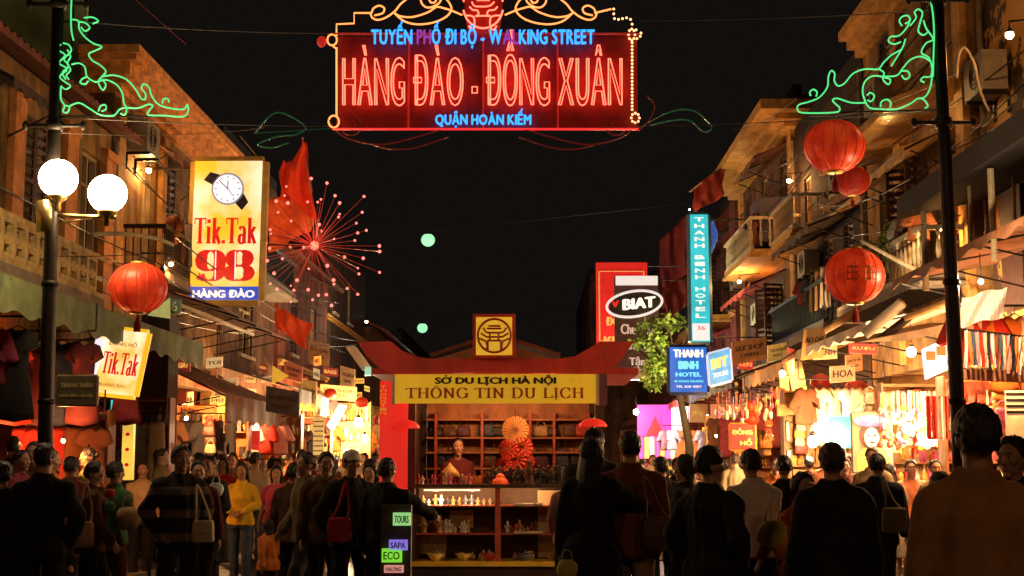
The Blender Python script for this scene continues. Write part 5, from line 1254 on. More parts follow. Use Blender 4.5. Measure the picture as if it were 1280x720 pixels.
BODY = {}
def body_mesh(pose, sex):
    key = (pose, sex)
    if key in BODY: return BODY[key]
    p = POSES[pose]; mb = MB(); f = 1.0 if sex == 'm' else 0.86
    mb.rings(torso_rings(sex, -.008))
    mb.tube([(0, .012, 1.40), (0, .006, 1.47), (0, -.004, 1.53)], [.062*f, .056*f, .055*f], 14)
    sh = 0.178 if sex == 'm' else 0.155
    for s in (-1, 1):
        e, w = [Vector(q) for q in p['arms'][s]]
        e.x -= s*(0.178 - sh)
        S = Vector((s*sh, 0.005, 1.350))
        cone_chain(mb, [(s*0.035, 0.014, 1.425), (s*0.105, 0.010, 1.372), S, e, w], [.042*f, .042*f, .050*f, .036*f, .026*f])
        mb.ell(S.lerp(e, .35), (.05*f, .05*f, .09), 10, 8)
        mb.ell(e.lerp(w, .3), (.042*f, .042*f, .05), 10, 8)
        d = (w - e).normalized()
        if p['hand'] == 'in': hd, pn = Vector((-s*0.85, -0.35, -0.3)), Vector((0, 0.8, -0.5))
        elif p['hand'] == 'fwd': hd, pn = (d + Vector((-s*0.5, -0.2, 0.1))), Vector((-s*0.6, 0, 0.4))
        else: hd, pn = d + Vector((0, -0.12, -0.1)), Vector((-s, 0.1, 0))
        hand(mb, w, hd, pn, 1 if s*pn.x <= 0 else 1, 0.4)
        h, k, a = [Vector(q) for q in p['legs'][s]]
        cone_chain(mb, [h, k, a], [.078*f + .006, .050*f, .036*f], 14)
        mb.ell(k.lerp(a, .28) + Vector((0, .018, 0)), (.044*f, .046*f, .11), 12, 8)
        ft = a + Vector((0, 0, -0.035))
        mb.ell(ft + Vector((0, .01, -.01)), (.034, .042, .035), 10, 8)
        mb.ell(ft + Vector((s*.008, -.075, -.022)), (.042, .1, .024), 12, 8)
        mb.ell(ft + Vector((s*.010, -.145, -.028)), (.042, .04, .017), 10, 6)
    # head
    hz = 1.60
    mb.ell((0, .006, hz + .012), (.073, .092, .098), 20, 14)
    mb.ell((0, -.022, hz - .045), (.058, .064, .068), 16, 12)
    mb.ell((0, -.066, hz - .098), (.026, .022, .020), 12, 8)          # chin
    mb.ell((0, -.078, hz + .030), (.046, .014, .013), 14, 8)          # brow ridge
    mb.tube([(0, -.080, hz + .016), (0, -.090, hz - .010), (0, -.100, hz - .028)], [.008, .010, .012], 8)
    mb.ell((0, -.095, hz - .031), (.018, .012, .009), 10, 8)          # nose wings
    for s in (-1, 1):
        mb.ell((s*.040, -.066, hz - .018), (.022, .020, .022), 10, 8) # cheek
        mb.ell((s*.0725, .010, hz - .008), (.009, .016, .029), 10, 8)
        mb.ell((s*.076, .016, hz + .004), (.007, .010, .015), 8, 6)
    mb.ell((0, -.081, hz - .0575), (.023, .010, .0060), 12, 8)        # lips
    mb.ell((0, -.079, hz - .067), (.020, .010, .0065), 12, 8)
    for s in (-1, 1):                                                 # upper and lower eyelids
        mb.ell((s*.030, -.077, hz + .0155), (.017, .010, .006), 10, 6)
        mb.ell((s*.030, -.076, hz - .0025), (.016, .009, .005), 10, 6)
    fn = lean_fn(pose); mb.v = [fn(v) for v in mb.v]
    me = remeshed(mb, 0.0075, 2, 'body')
    me.materials.append(None); me.materials.append(None)
    lx = LEAN.get(pose, 0)*0.7*1.2
    for pl in me.polygons:
        c = pl.center
        if abs(c.x) < .023 and c.y < -.079 - lx*0.8 and hz-.074 < c.z < hz-.049: pl.material_index = 1
    BODY[key] = me
    return me

def wrinkle(seed, amp, sc_=7.0):
    s = Vector((seed*3.1, seed*1.7, 0))
    def f(co):
        q = Vector((co.x*sc_*1.2, co.y*sc_*1.2, co.z*sc_*0.55 + co.x*3)) + s
        n = noise.noise(q); n2 = noise.noise(Vector((q.x*1.6 + q.z, q.y*1.6, q.z*1.1)))
        n3 = noise.noise(Vector((math.atan2(co.y, co.x)*3.2 + seed, co.z*1.3, seed)))
        return max(-.002, amp*.9*n3 + amp*((1 - abs(n)*3.4)*1.2 + n2*.9)) + .003
    return f

TOPM = {}
def top_mesh(pose, sex, kind):
    """shirt, tshirt, jacket, coat, dress: torso shell with sleeves"""
    key = (pose, sex, kind)
    if key in TOPM: return TOPM[key]
    p = POSES[pose]; mb = MB(); f = 1.0 if sex == 'm' else 0.86
    infl = {'tshirt': .015, 'shirt': .015, 'jacket': .026, 'coat': .030, 'dress': .015}[kind]
    z0 = {'tshirt': .86, 'shirt': .85, 'jacket': .80, 'coat': .50, 'dress': .42}[kind]
    fl = {'tshirt': .09, 'shirt': .07, 'jacket': .05, 'coat': .10, 'dress': .16}[kind]
    mb.rings(torso_rings(sex, infl, z0, 1.45 if kind != 'tshirt' else 1.435, fl, 28, 0.02 if kind in ('coat', 'dress') else 0.006, len(TOPM)))
    if kind in ('jacket', 'coat', 'shirt'):   # collar
        n = 16
        for zz, rr in ((1.445, .078), (1.465, .072), (1.478, .068)):
            mb.tube([(math.cos(2*PI*k/n)*rr*f, math.sin(2*PI*k/n)*rr*f*.95 + .010 - .02*(math.sin(2*PI*k/n) < -.5), zz - .035*max(0, -math.sin(2*PI*k/n))) for k in range(n)], .011, 6, True)
    sh = 0.178 if sex == 'm' else 0.155
    for s in (-1, 1):
        e, w = [Vector(q) for q in p['arms'][s]]; e.x -= s*(0.178 - sh)
        S = Vector((s*sh, .005, 1.348)); g = infl*.8
        if kind == 'tshirt' or (kind == 'dress'):
            m = S.lerp(e, .62)
            cone_chain(mb, [(s*.042, .014, 1.420), (s*.110, .010, 1.376), S, m], [.045*f+g*.4, .052*f+g*.6, .055*f+g, .056*f+g])
        else:
            w2 = e.lerp(w, .97)
            cone_chain(mb, [(s*.042, .014, 1.420), (s*.110, .010, 1.376), S, e, w2], [.045*f+g*.4, .052*f+g*.6, .055*f+g, .046*f+g, .036*f+g*.7])
            mb.tube([w2, w2 + (w-e).normalized()*.018], [.037*f+g*.7, .036*f+g*.6], 12)
    fn = lean_fn(pose); mb.v = [fn(v) for v in mb.v]
    TOPM[key] = remeshed(mb, 0.012, 2, kind, wrinkle(len(TOPM), .011 if kind != 'tshirt' else .008, 5.0))
    return TOPM[key]

BOTM = {}
def bottom_mesh(pose, sex, kind):
    key = (pose, sex, kind)
    if key in BOTM: return BOTM[key]
    p = POSES[pose]; mb = MB(); f = 1.0 if sex == 'm' else 0.88
    if kind == 'skirt':
        mb.rings(torso_rings(sex, .018, .50, 1.03, .12, 28, .02, 2))
    else:
        mb.rings(torso_rings(sex, .006, .80, 1.01, 0, 24))
        for s in (-1, 1):
            h, k, a = [Vector(q) for q in p['legs'][s]]
            if kind == 'shorts':
                cone_chain(mb, [h, h.lerp(k, .5), h.lerp(k, .95)], [.10*f+.008, .09*f, .085*f], 14)
            else:
                b = a + Vector((0, .005, -.02))
                cone_chain(mb, [h, k, k.lerp(b, .6), b], [.090*f+.006, .070*f, .062*f, .060*f], 14)
    BOTM[key] = remeshed(mb, 0.0125, 2, kind, wrinkle(len(BOTM) + 9, .009, 9.0))
    return BOTM[key]

SHOE = {}
def shoe_mesh(pose, s):
    if (pose, s) in SHOE: return SHOE[(pose, s)]
    a = Vector(POSES[pose]['legs'][s][2]); mb = MB(); rr = []
    z = a.z - .075
    for y, hw, top in ((.055, .022, .055), (.045, .034, .068), (.0, .038, .078), (-.05, .042, .066), (-.10, .047, .048), (-.15, .045, .038), (-.185, .030, .028), (-.198, .012, .018)):
        c = a + Vector((s*.006, y, 0))
        rr.append([(c.x - hw, c.y, z), (c.x - hw*1.03, c.y, z + top*.45), (c.x - hw*.6, c.y, z + top*.92), (c.x, c.y, z + top), (c.x + hw*.6, c.y, z + top*.92), (c.x + hw*1.03, c.y, z + top*.45), (c.x + hw, c.y, z)])
    mb.rings(rr)
    SHOE[(pose, s)] = mb.mesh('shoe', None, True)
    return SHOE[(pose, s)]

HAIR = {}
def hair_mesh(kind):
    if kind in HAIR: return HAIR[kind]
    mb = MB(); hz = 1.60; n, m = 84, 56; c = Vector((0, .010, hz + .014)); rr = []
    sd = len(HAIR)*5.3
    for j in range(m + 1):
        th = PI*j/m; ring = []
        for k in range(n):
            ph = 2*PI*k/n
            d = Vector((math.sin(th)*math.cos(ph), math.sin(th)*math.sin(ph), math.cos(th)))
            base = Vector((d.x*.081, d.y*.101, d.z*.104))
            # how much hair there is here: none on the face, sides down to the ears, nape low
            front = max(0, -d.y)
            low = {'short': -.68, 'crew': -.55, 'long': -.8, 'bun': -.6, 'bob': -.9}[kind]
            line = low + (0.98 - low)*min(1, front*1.45)**1.3 * (0.80 if kind != 'crew' else 0.92)
            if abs(d.x) > .75: line = max(line, -.15 if kind in ('short', 'crew', 'bun') else -.9)
            line += noise.noise(Vector((d.x*14, d.y*14 + sd, 3)))*.10; t = (d.z - line)/.14; t = max(0, min(1, t)); t = t*t*(3-2*t)
            st = noise.noise(Vector((d.x*5 + sd, d.y*5, d.z*3)))*.007 + noise.noise(Vector((ph*9 + sd, d.z*3.2 + math.sin(ph*3), 0)))*.004 + noise.noise(Vector((ph*24 + sd, d.z*5, 7)))*.0035
            vol = {'short': .012, 'crew': .004, 'long': .012, 'bun': .005, 'bob': .016}[kind]
            k2 = 1 + (vol*(.25 + .75*max(0, min(1, (d.z - line)/.55))) + st)/.095*t - (1-t)*.24
            ring.append(tuple(c + base*k2))
        rr.append(ring)
    mb.rings(rr[1:-1])
    if kind in ('long', 'bob'):
        zb = 1.18 if kind == 'long' else 1.44
        mb2 = []
        zt = 1.64; steps = 12
        for i in range(steps + 1):
            t = i/steps; z = zt + (zb - zt)*t
            w = (.078 + .016*math.sin(t*PI)) * (1 - .25*t**3); d = .038*(1 - .45*t); yc = .062 + (.045 if kind == 'long' else .01)*min(1, t*1.8)
            ring = []
            for k in range(28):
                a = 2*PI*k/28
                wob = 1 + .09*math.sin(a*9 + t*3) + .06*noise.noise(Vector((a*3, t*5, sd)))
                ring.append((math.cos(a)*w*wob, yc + math.sin(a)*d*wob - (.04*abs(math.cos(a))**2)*(1-t), z))
            mb2.append(ring)
        mb.rings(mb2)
    if kind == 'bun':
        mb.ell((0, .125, hz + .03), (.042, .036, .040), 14, 10)
        mb.ell((0, .10, hz + .02), (.03, .03, .03), 10, 8)
    HAIR[kind] = mb.mesh('hair', None, True)
    return HAIR[kind]

def small_meshes():
    hz = 1.60
    e = MB(); e.ell((0, 0, 0), (.0125, .008, .0052), 12, 8); e.cur = 1; e.ell((0, -.0052, 0), (.0056, .0035, .0050), 10, 6)
    b = MB()
    b.rings([[(x, -.0895 + abs(x)**2*1.8 + dy, .031 - abs(x)**2*3 + dz) for dy, dz in ((0, -.002*t), (-.0025, 0), (0, .003*t), (.004, 0))] for x, t in ((-.016, .6), (0, 1.2), (.016, .5))])
    c = MB()
    c.lathe([(.096, 0), (.098, .03), (.092, .062), (.07, .09), (.03, .104), (.004, .107)], (0, .012, hz + .025), 24, True, .9, 1.06)
    c.prism([(math.cos(a)*.075, -.075 + math.sin(a)*.095, hz + .028) for a in [PI + PI*k/14 for k in range(15)]], (0, 0, .009))
    return e, b, c
EYE, BROW, CAP = small_meshes()
EYE_ME = EYE.mesh('eye', [mat('eye_white', (.7, .66, .6), .25, var=.05, bump=0), mat('eye_iris', (.02, .012, .008), .15, var=.05, bump=0)], True)
BROW_ME = BROW.mesh('eyebrow', None, True)
CAP_ME = CAP.mesh('cap', None, True)

def pm(name, col, **k): return mat(name, col, **k)
SKIN = {'a': pm('skin_warm', (.43, .235, .14), rough=.5, var=.12, scale=14, bump=.05), 'b': pm('skin_tan', (.32, .17, .10), rough=.5, var=.12, scale=14, bump=.05), 'c': pm('skin_pale', (.55, .34, .24), rough=.48, var=.1, scale=14, bump=.05)}
LIPS = pm('lips', (.33, .10, .08), rough=.4, var=.1, scale=30, bump=0)
HAIRC = {'black': pm('hair_black', (.012, .009, .008), rough=.42, var=.4, scale=40, bump=.4, streak=True), 'brown': pm('hair_brown', (.055, .028, .014), rough=.45, var=.4, scale=40, bump=.4, streak=True),
         'grey': pm('hair_grey', (.16, .14, .12), rough=.5, var=.3, scale=40, bump=.4, streak=True)}
CLOTHC = {}
def cloth(name, col, rough=.85, var=.22, stripes=None):
    if name in CLOTHC: return CLOTHC[name]
    m = mat('cloth_' + name, col, rough=rough, var=var, scale=5, bump=.08, spec=.2)
    if stripes:
        nt = m.node_tree; N = nt.nodes; L = nt.links
        tc = N.new('ShaderNodeTexCoord'); sp = N.new('ShaderNodeSeparateXYZ'); L.new(tc.outputs['Object'], sp.inputs[0])
        mu = N.new('ShaderNodeMath'); mu.operation = 'MULTIPLY'; mu.inputs[1].default_value = stripes[1]; L.new(sp.outputs['Z'], mu.inputs[0])
        sn = N.new('ShaderNodeMath'); sn.operation = 'SINE'; L.new(mu.outputs[0], sn.inputs[0])
        gt = N.new('ShaderNodeMath'); gt.operation = 'GREATER_THAN'; gt.inputs[1].default_value = stripes[2]; L.new(sn.outputs[0], gt.inputs[0])
        mx = N.new('ShaderNodeMixRGB'); L.new(gt.outputs[0], mx.inputs['Fac'])
        src = [l for l in nt.links if l.to_socket.name == 'Base Color'][0].from_socket
        L.new(src, mx.inputs['Color1']); mx.inputs['Color2'].default_value = (*stripes[0], 1)
        L.new(mx.outputs[0], N['Principled BSDF'].inputs['Base Color'])
    CLOTHC[name] = m
    return m
PAL = {'tan_rust': (.27, .13, .055), 'black': (.014, .012, .012), 'charcoal': (.035, .03, .03), 'navy': (.015, .018, .035), 'brown': (.085, .036, .018), 'rust': (.16, .052, .020), 'olive': (.13, .105, .045), 'yellow': (.72, .47, .03),
       'magenta': (.42, .06, .12), 'red': (.42, .03, .02), 'orange': (.62, .19, .04), 'salmon': (.62, .24, .12), 'white': (.62, .58, .54), 'tan': (.42, .28, .15), 'grey': (.19, .17, .16), 'jeans': (.05, .08, .13),
       'khaki': (.27, .19, .10), 'pink': (.58, .26, .26), 'maroon': (.11, .02, .02), 'green': (.06, .14, .05), 'cream': (.55, .45, .3), 'wine': (.2, .03, .05)}
for k_, c_ in PAL.items(): cloth(k_, c_)
cloth('striped', (.016, .014, .014), stripes=((.11, .085, .065), 30.0, .45))

def setm(o, mats):
    for i, m in enumerate(mats):
        o.material_slots[i].link = 'OBJECT'; o.material_slots[i].material = m

def person(label, px, Y, top=('tshirt', 'black'), bot=('trousers', 'black'), pose='stand', sex='m', hair=('short', 'black'), face=180, H=1.68, skin='a', headtop=None, group=None, shoes='black', cap=None, eyes=True):
    """face: degrees, 0 = towards the camera, 180 = away, 90 = towards the right of the picture"""
    g = P(px, 575, Y)
    if headtop is not None: H = P(px, headtop, Y).z / 1.0
    r = thing('person', label, 'person', (g.x, Y, GROUND(g.x)), group, math.radians(face))
    s = (H - GROUND(g.x)) / 1.715; wf = min(1.12, max(.9, s)) if H > 1.35 else s*1.08
    r.scale = (wf, wf, s)
    def add(name, me, mats, label=None):
        while len(me.materials) < len(mats): me.materials.append(None)
        o = bpy.data.objects.new(name, me); COL.objects.link(o); o.parent = r; setm(o, mats)
        if label: o['label'] = label
        return o
    add('body', body_mesh(pose, sex), [SKIN[skin], LIPS])
    names = {'tshirt': 't_shirt', 'shirt': 'shirt', 'jacket': 'jacket', 'coat': 'coat', 'dress': 'dress'}
    add(names[top[0]], top_mesh(pose, sex, top[0]), [CLOTHC[top[1]]])
    if bot: add(bot[0], bottom_mesh(pose, sex, bot[0]), [CLOTHC[bot[1]]])
    for q in (-1, 1): add('shoe', shoe_mesh(pose, q), [CLOTHC[shoes]])
    ly = -LEAN.get(pose, 0)*.7*1.2
    h = add('hair', hair_mesh(hair[0]), [HAIRC[hair[1]]]); h.location.y = ly
    if cap:
        c = add('cap', CAP_ME, [CLOTHC[cap]]); c.location.y = ly
    f = abs((face + 180) % 360 - 180)
    if eyes and f < 125:
        for q in (-1, 1):
            o = bpy.data.objects.new('eye', EYE_ME); COL.objects.link(o); o.parent = r; o.location = (q*.030, -.0755 + ly, 1.606)
            o = add('eyebrow', BROW_ME, [HAIRC['black']]); o.location = (q*.032, ly, 1.60)
    return r
# ================================================================== AWNINGS, LAMPS, STALL GOODS
M_awg = mat('awning_green', (.16, .20, .07), rough=.7, var=.45, scale=3, bump=.2); M_awd = mat('awning_dark', (.07, .045, .035), rough=.8, var=.4, scale=3); M_awb = mat('awning_brown', (.22, .09, .04), rough=.8, var=.5, scale=3)
M_aww = mat('awning_white', (.72, .60, .46), rough=.75, var=.3, scale=3); M_awo = mat('awning_ochre', (.55, .32, .12), rough=.8, var=.4, scale=3); M_awr = mat('awning_red', (.40, .05, .03), rough=.8, var=.4, scale=3)
def awning(label, s, X, Y0, Y1, zw, xe, ze, m, val=.25, group='awnings over the shop fronts', struts=True, sag=.05):
    t = thing('awning', label, 'awning', (X, (Y0+Y1)/2, ze - val), group)
    n = max(6, int((Y1-Y0)*2)); mb = MB(); nb = max(1, int((Y1-Y0)/1.6))
    def fn(u, v):
        y = Y0 + (Y1-Y0)*u; w = sag*abs(math.sin(u*nb*PI))
        return (X + (xe-X)*v, y, zw + (ze-zw)*v - w*math.sin(v*PI))
    mb.sheet(fn, n*2, 5, (0, 0, .015)); part('canvas', mb, m, t)
    if val:
        mb = MB(); mb.sheet(lambda u, v: (xe + .012*math.sin(u*n*3), Y0 + (Y1-Y0)*u, ze - v*(val + .035*math.cos(u*n*4))), n*5, 2, (s*-.008, 0, 0)); part('valance', mb, m, t)
    if struts:
        for k in range(nb + 1):
            y = Y0 + .03 + (Y1-Y0-.06)*k/nb; mb = MB(); mb.tube([(X - s*.005, y, zw + .03 - .01), (xe, y, ze - .03)], .018, 6); mb.tube([(X - s*.005, y, ze - .35), (xe + s*.1, y, ze - .04)], .014, 6); part('strut', mb, M_iron, t)
    return t
awning('long green canvas awning over the near left shops', -1, -7.0, 13.0, 23.6, 4.0, -5.62, 3.58, M_awg, .38, sag=.04)
awning('dark awning of the stall next to the black pillar on the left', -1, -7.0, 24.0, 30.2, 3.5, -5.3, 2.75, M_awb, .45)
awning('red brown awning of the third shop on the left', -1, -7.0, 31.0, 37.2, 3.7, -5.2, 3.2, M_awd, .3)
awning('ochre awning further down the left row', -1, -6.9, 38, 46, 3.9, -5.0, 3.3, M_awo, .25)
awning('small dim awning near the far left end', -1, -7.0, 47, 57, 3.7, -5.0, 3.1, M_awd, .3)
awning('high dim plank canopy slanting above the left stalls', -1, -7.0, 23.8, 30.4, 4.75, -5.4, 4.25, M_awb, .0)
awning('long brown awning overhanging the near right shops', 1, 6.5, 12.5, 19.5, 4.35, 5.1, 4.12, M_awb, .10)
awning('cream awning glowing from below right of the round lantern', 1, 6.3, 19.7, 25.6, 3.85, 4.75, 3.55, M_aww, .12)
awning('ochre awning above the twin dark lanterns', 1, 6.3, 26.0, 32.5, 3.9, 4.9, 3.5, M_awo, .25)
awning('dark slanting awning above the clock shop sign', 1, 6.3, 32.8, 41.8, 4.1, 4.7, 3.55, M_awd, .25)
awning('dim red awning behind the hotel signs', 1, 6.2, 42.3, 52, 4.0, 4.6, 3.5, M_awr, .2)
awning('far brown awning at the right end of the street', 1, 5.9, 53, 69, 3.9, 4.4, 3.4, M_awb, .2)

# rolled white tarpaulins on the right awning frames
for i, (x0, y0, x1, y1, Y, r, m, lb) in enumerate(((1080, 418, 1128, 378, 17.8, .07, M_aww, 'rolled white tarpaulin slanting under the round lantern'), (1094, 428, 1142, 392, 18.2, .05, M_awd, 'rolled dark tarpaulin below the white roll'), (1130, 398, 1192, 374, 17.5, .04, M_awo, 'ochre pole under the near right awning'),
                                            (1030, 414, 1075, 385, 21, .05, M_awo, 'ochre roll of canvas left of the round lantern'), (978, 452, 1030, 420, 25, .05, M_awb, 'brown roll of canvas over the right stalls'), (1076, 300, 1160, 345, 20.5, .03, M_trimw, 'pale slanting rod by the balustrade'))):
    mb = MB(); mb.tube([P(x0, y0, Y), P((x0+x1)/2, (y0+y1)/2 + 1, Y - .1), P(x1, y1, Y - .3)], [r, r*1.15, r], 10); solo('canvas_roll', mb, m, lb, 'canvas roll', None, True)
mb = MB(); mb.prism([P(1072, 428, 18), P(1188, 404, 18), P(1188, 414, 18), P(1130, 426, 18)], (0, .9, .1)); solo('canopy_sheet', mb, mat('canopy_pale', (.7, .5, .3), rough=.7), 'thin pale canopy lit from below beside the bare glaring lamp on the right', 'canopy')

# ---- bulbs
bulb_n = 0
LK = 4.0
def bulb(label, p, power, col=(1, .66, .34), r=.045, cord=.5, group='bare bulbs of the stalls', cat='bulb', es=60):
    global bulb_n
    t = thing('hanging_bulb', label, cat, (p.x, p.y, p.z - r), group)
    r *= .62; mb = MB(); mb.ell(p, (r, r, r*1.15), 14, 10); part('glass', mb, glow('bulb_%s' % ('white' if col[2] > .6 else 'warm' if col[1] > .5 else 'orange'), (1, .82, .55) if col[2] < .6 else (1, .96, .9), es), t, True)
    mb = MB(); mb.lathe([(r*.45, r*.9), (r*.5, r*1.7), (r*.2, r*2)], p, 10); mb.tube([p + Vector((0, 0, r*1.9)), p + Vector((0, 0, cord))], .006, 5); part('socket', mb, M_iron, t)
    lamp_light('bulb_light', p, power*LK, col, r*1.4, t)
    return t
WARM = (1, .50, .18); ORA = (1, .36, .10); WHT = (1, .66, .34)
bulb('small orange bulb glowing in the red shop behind the left pole', P(79, 551, 17.0), 55, ORA, .035)
bulb('orange bulb in a shop at the far left edge above a head', P(-14, 560, 17.5), 40, ORA, .035)
bulb('orange bulb on the wall between the black pillar and the stalls', P(233, 523, 24.5), 260, WARM, .05)
bulb('round bulb over the dark stall in the middle of the left row', P(374, 525, 33), 430, WARM, .09)
bulb('glaring white bulb beside the red banner of the kiosk', P(448, 528, 34.5), 650, WHT, .16, es=80)
bulb('second glaring bulb at the bright left stall, lower', P(456, 548, 37), 450, WHT, .14, es=80)
bulb('bulb deep among the left stalls under the wide amber board', P(425, 515, 40), 300, WARM, .1)
bulb('bulb of the far left stall seen just above the heads', P(318, 532, 28), 260, WARM, .05)
bulb('magenta tinged white bulb left of the magenta light box', P(795, 515, 44), 360, (1, .75, .8), .13)
bulb('bare bulb hanging high over the small dark red lantern on the right', P(978, 467, 26), 170, WARM, .09)
bulb('glaring lamp above the brown haired man in the black jacket', P(1016, 552, 23.5), 420, WHT, .14, es=80)
bulb('large glaring lamp under the cream awning at the right', P(1139, 440, 18.8), 260, WHT, .10, es=80)
bulb('lamp behind the rows of trinkets at the right', P(1135, 532, 19.6), 120, WARM, .06)
bulb('lamp among the trinkets lower down by the right pole', P(1166, 553, 19.0), 90, WHT, .06)
bulb('lamp lighting the scarves right of the right pole', P(1226, 352, 14.5), 110, WHT, .04, cord=.3)
bulb('bulb deep in the clock stall on the right', P(952, 540, 31), 90, WARM, .05)
bulb('bulb of the stall behind the white shirted man', P(905, 548, 36), 140, WARM, .06)
bulb('far bulb under the dim red awning on the right', P(868, 556, 46), 160, WARM, .07)
bulb('bulb high under the lit roof canopy on the right', P(1110, 147, 20.9), 330, (1, .55, .18), .07, cord=.15, cat='bulb')
bulb('bulb inside the near right shop beyond the foreground man', P(1250, 520, 17.6), 80, WARM, .05)
bulb('far bulb low in the dark at the left end of the street', P(466, 560, 60), 220, WARM, .09)
bulb('far bulb low in the dark at the right end of the street', P(845, 560, 62), 220, WARM, .09)

# lamps far down the street, and an unseen pair added to light the crowd
def street_lamp(label, x, y, h, power, col, s, head=.22, m=None, arm=.9):
    gz = GROUND(x); t = thing('street_lamp', label, 'street lamp', (x, y, gz), 'street lamps added behind the viewer')
    mb = MB(); mb.lathe([(.14, 0), (.13, .5), (.09, .6)], (x, y, gz), 12); mb.tube([(x, y, gz + .5), (x, y, gz + h - .6), (x + s*.25, y, gz + h - .1), (x + s*arm, y, gz + h)], [.08, .06, .05, .035], 10); part('lamp_post', mb, M_pole, t, True)
    c = Vector((x + s*arm, y, gz + h)); mb = MB(); mb.lathe([(head*.3, .16), (head*.9, .08), (head*1.1, 0), (head*1.0, -.02)], c, 16); part('shade', mb, M_iron, t, True)
    mb = MB(); mb.ell(c + Vector((0, 0, -.05)), (head*.85, head*.85, head*.8), 16, 10); part('lamp_glass', mb, m, t, True)
    lamp_light('street_light', c + Vector((0, 0, -.08)), power, col, head, t)
    return t
M_hg = glow('mercury_glass', (.30, .85, .42), 1.3); M_sod = glow('sodium_glass', (1, .45, .12), 14)
def cable_lamp(label, c, r, power):
    t = thing('cable_lamp', label, 'street lamp', (c.x, c.y, c.z - r), 'greenish lamps hung over the middle of the street')
    mb = MB(); mb.ell(c, (r, r, r*.95), 20, 14); part('lamp_glass', mb, M_hg, t, True)
    mb = MB(); mb.lathe([(r*.62, r*.62), (r*.5, r*.85), (r*.12, r*1.0)], c, 16); part('shade', mb, M_iron, t, True)
    mb = MB(); mb.tube([(-7.2, c.y, c.z + 1.1), (c.x - .1, c.y, c.z + r + .05), (c.x + .1, c.y, c.z + r + .05), (6.2, c.y, c.z + 1.3)], .008, 4); part('cable', mb, M_iron, t)
    lamp_light('lamp_light', c - Vector((0, 0, .06)), power, (.6, 1, .75), r*1.05, t)
cable_lamp('greenish white lamp hung on a cable, higher of the two over the kiosk', P(535, 300, 44), .22, 500)
cable_lamp('greenish white lamp just above the kiosk roof, lower of the two', P(528, 410, 70), .26, 500)

for x, s in ((-5.6, 1), (5.6, -1)):  # unseen lamps added to light the backs of the crowd
    street_lamp(('left' if s > 0 else 'right') + ' sodium street lamp added unseen behind the viewer', x, -3.0, 7.2, 1150, (1, .52, .22), s, .24, M_sod)
def wall_lamp(label, p, s, power, col, r=.06):  # lamps added on the house fronts for their glow
    t = thing('wall_lamp', label, 'wall lamp', (p.x, p.y, p.z - r), 'small lamps added on the facades')
    mb = MB(); mb.ell(p, (r, r, r), 12, 8); part('lamp_glass', mb, glow('wall_glass', (1, .62, .28), 30), t, True)
    mb = MB(); mb.tube([p + Vector((0, 0, r)), p + Vector((0, 0, r + .12)), p + Vector((s*.55, 0, r + .16))], .014, 6); mb.lathe([(r*1.3, r*.6), (r*.6, r*1.3), (.02, r*1.5)], p, 12); part('arm', mb, M_iron, t)
    lamp_light('wall_light', p - Vector((0, 0, .02)), power*.6, col, r*1.3, t)
SODC = (1, .46, .14)
wall_lamp('small added lamp in the shadow between the windows behind the globe lamps', P(186, 213, 24.2), -1, 260, SODC, .05)
wall_lamp('second small added lamp on the ochre corner house, left of the watch sign', P(214, 330, 23.4), -1, 160, SODC, .04)
wall_lamp('yellowish added lamp high on the peeling wall at the top right', P(1262, 44, 16.2), 1, 260, SODC, .05)
wall_lamp('added lamp under the ochre eaves beyond the biggest lantern', P(986, 226, 31.8), 1, 420, SODC, .05)
wall_lamp('added lamp lighting the underside of the jutting ochre balcony', P(924, 352, 36.0), 1, 420, SODC, .05)
wall_lamp('small added lamp behind the balustrade of the right balcony', P(1176, 285, 19.9), 1, 160, SODC, .04)
wall_lamp('added lamp in the dark between the far left houses', P(458, 402, 47), -1, 300, (1, .8, .5), .05)

# ---- garments, bags and small goods on the stalls
def garment_mesh(kind, seed):
    r = random.Random(seed); mb = MB()
    if kind == 'dress': L = [(-.07, 0), (-.19, -.05), (-.25, -.20), (-.18, -.24), (-.14, -.16), (-.13, -.42), (-.22, -1.02), (0, -1.06), (.22, -1.02), (.13, -.42), (.14, -.16), (.18, -.24), (.25, -.20), (.19, -.05), (.07, 0), (0, -.05)]
    elif kind == 'shirt': L = [(-.07, 0), (-.2, -.05), (-.34, -.36), (-.25, -.42), (-.19, -.22), (-.2, -.66), (0, -.68), (.2, -.66), (.19, -.22), (.25, -.42), (.34, -.36), (.2, -.05), (.07, 0), (0, -.06)]
    else: L = [(-.12, 0), (-.15, -.5), (-.16, -1.0), (-.02, -1.0), (0, -.3), (.02, -1.0), (.16, -1.0), (.15, -.5), (.12, 0)]
    # puffed outline: a front and a back joined round the edge, folds pushed in
    n = len(L); c = Vector((0, 0, sum(z for x, z in L)/n))
    ring = [Vector((x + r.uniform(-.008, .008), 0, z)) for x, z in L]
    def lay(k, y): return [Vector((p.x*k + 0, y + .014*math.sin(p.x*40 + seed), c.z + (p.z - c.z)*k)) for p in ring]
    fr = [ring, lay(.86, -.045), lay(.45, -.06)]; bk = [lay(.86, .04), lay(.45, .05)]
    mb.rings([bk[1], bk[0], fr[0], fr[1], fr[2]])
    return mb
GM = {}
HK = MB(); HK.tube([(-.17, 0, -.05), (0, 0, .03), (.17, 0, -.05)], .007, 5); HK.tube([(0, 0, .03), (0, 0, .08), (.02, 0, .11), (0, 0, .13), (-.02, 0, .115)], .005, 5)
HKM = HK.mesh('hanger', M_iron)
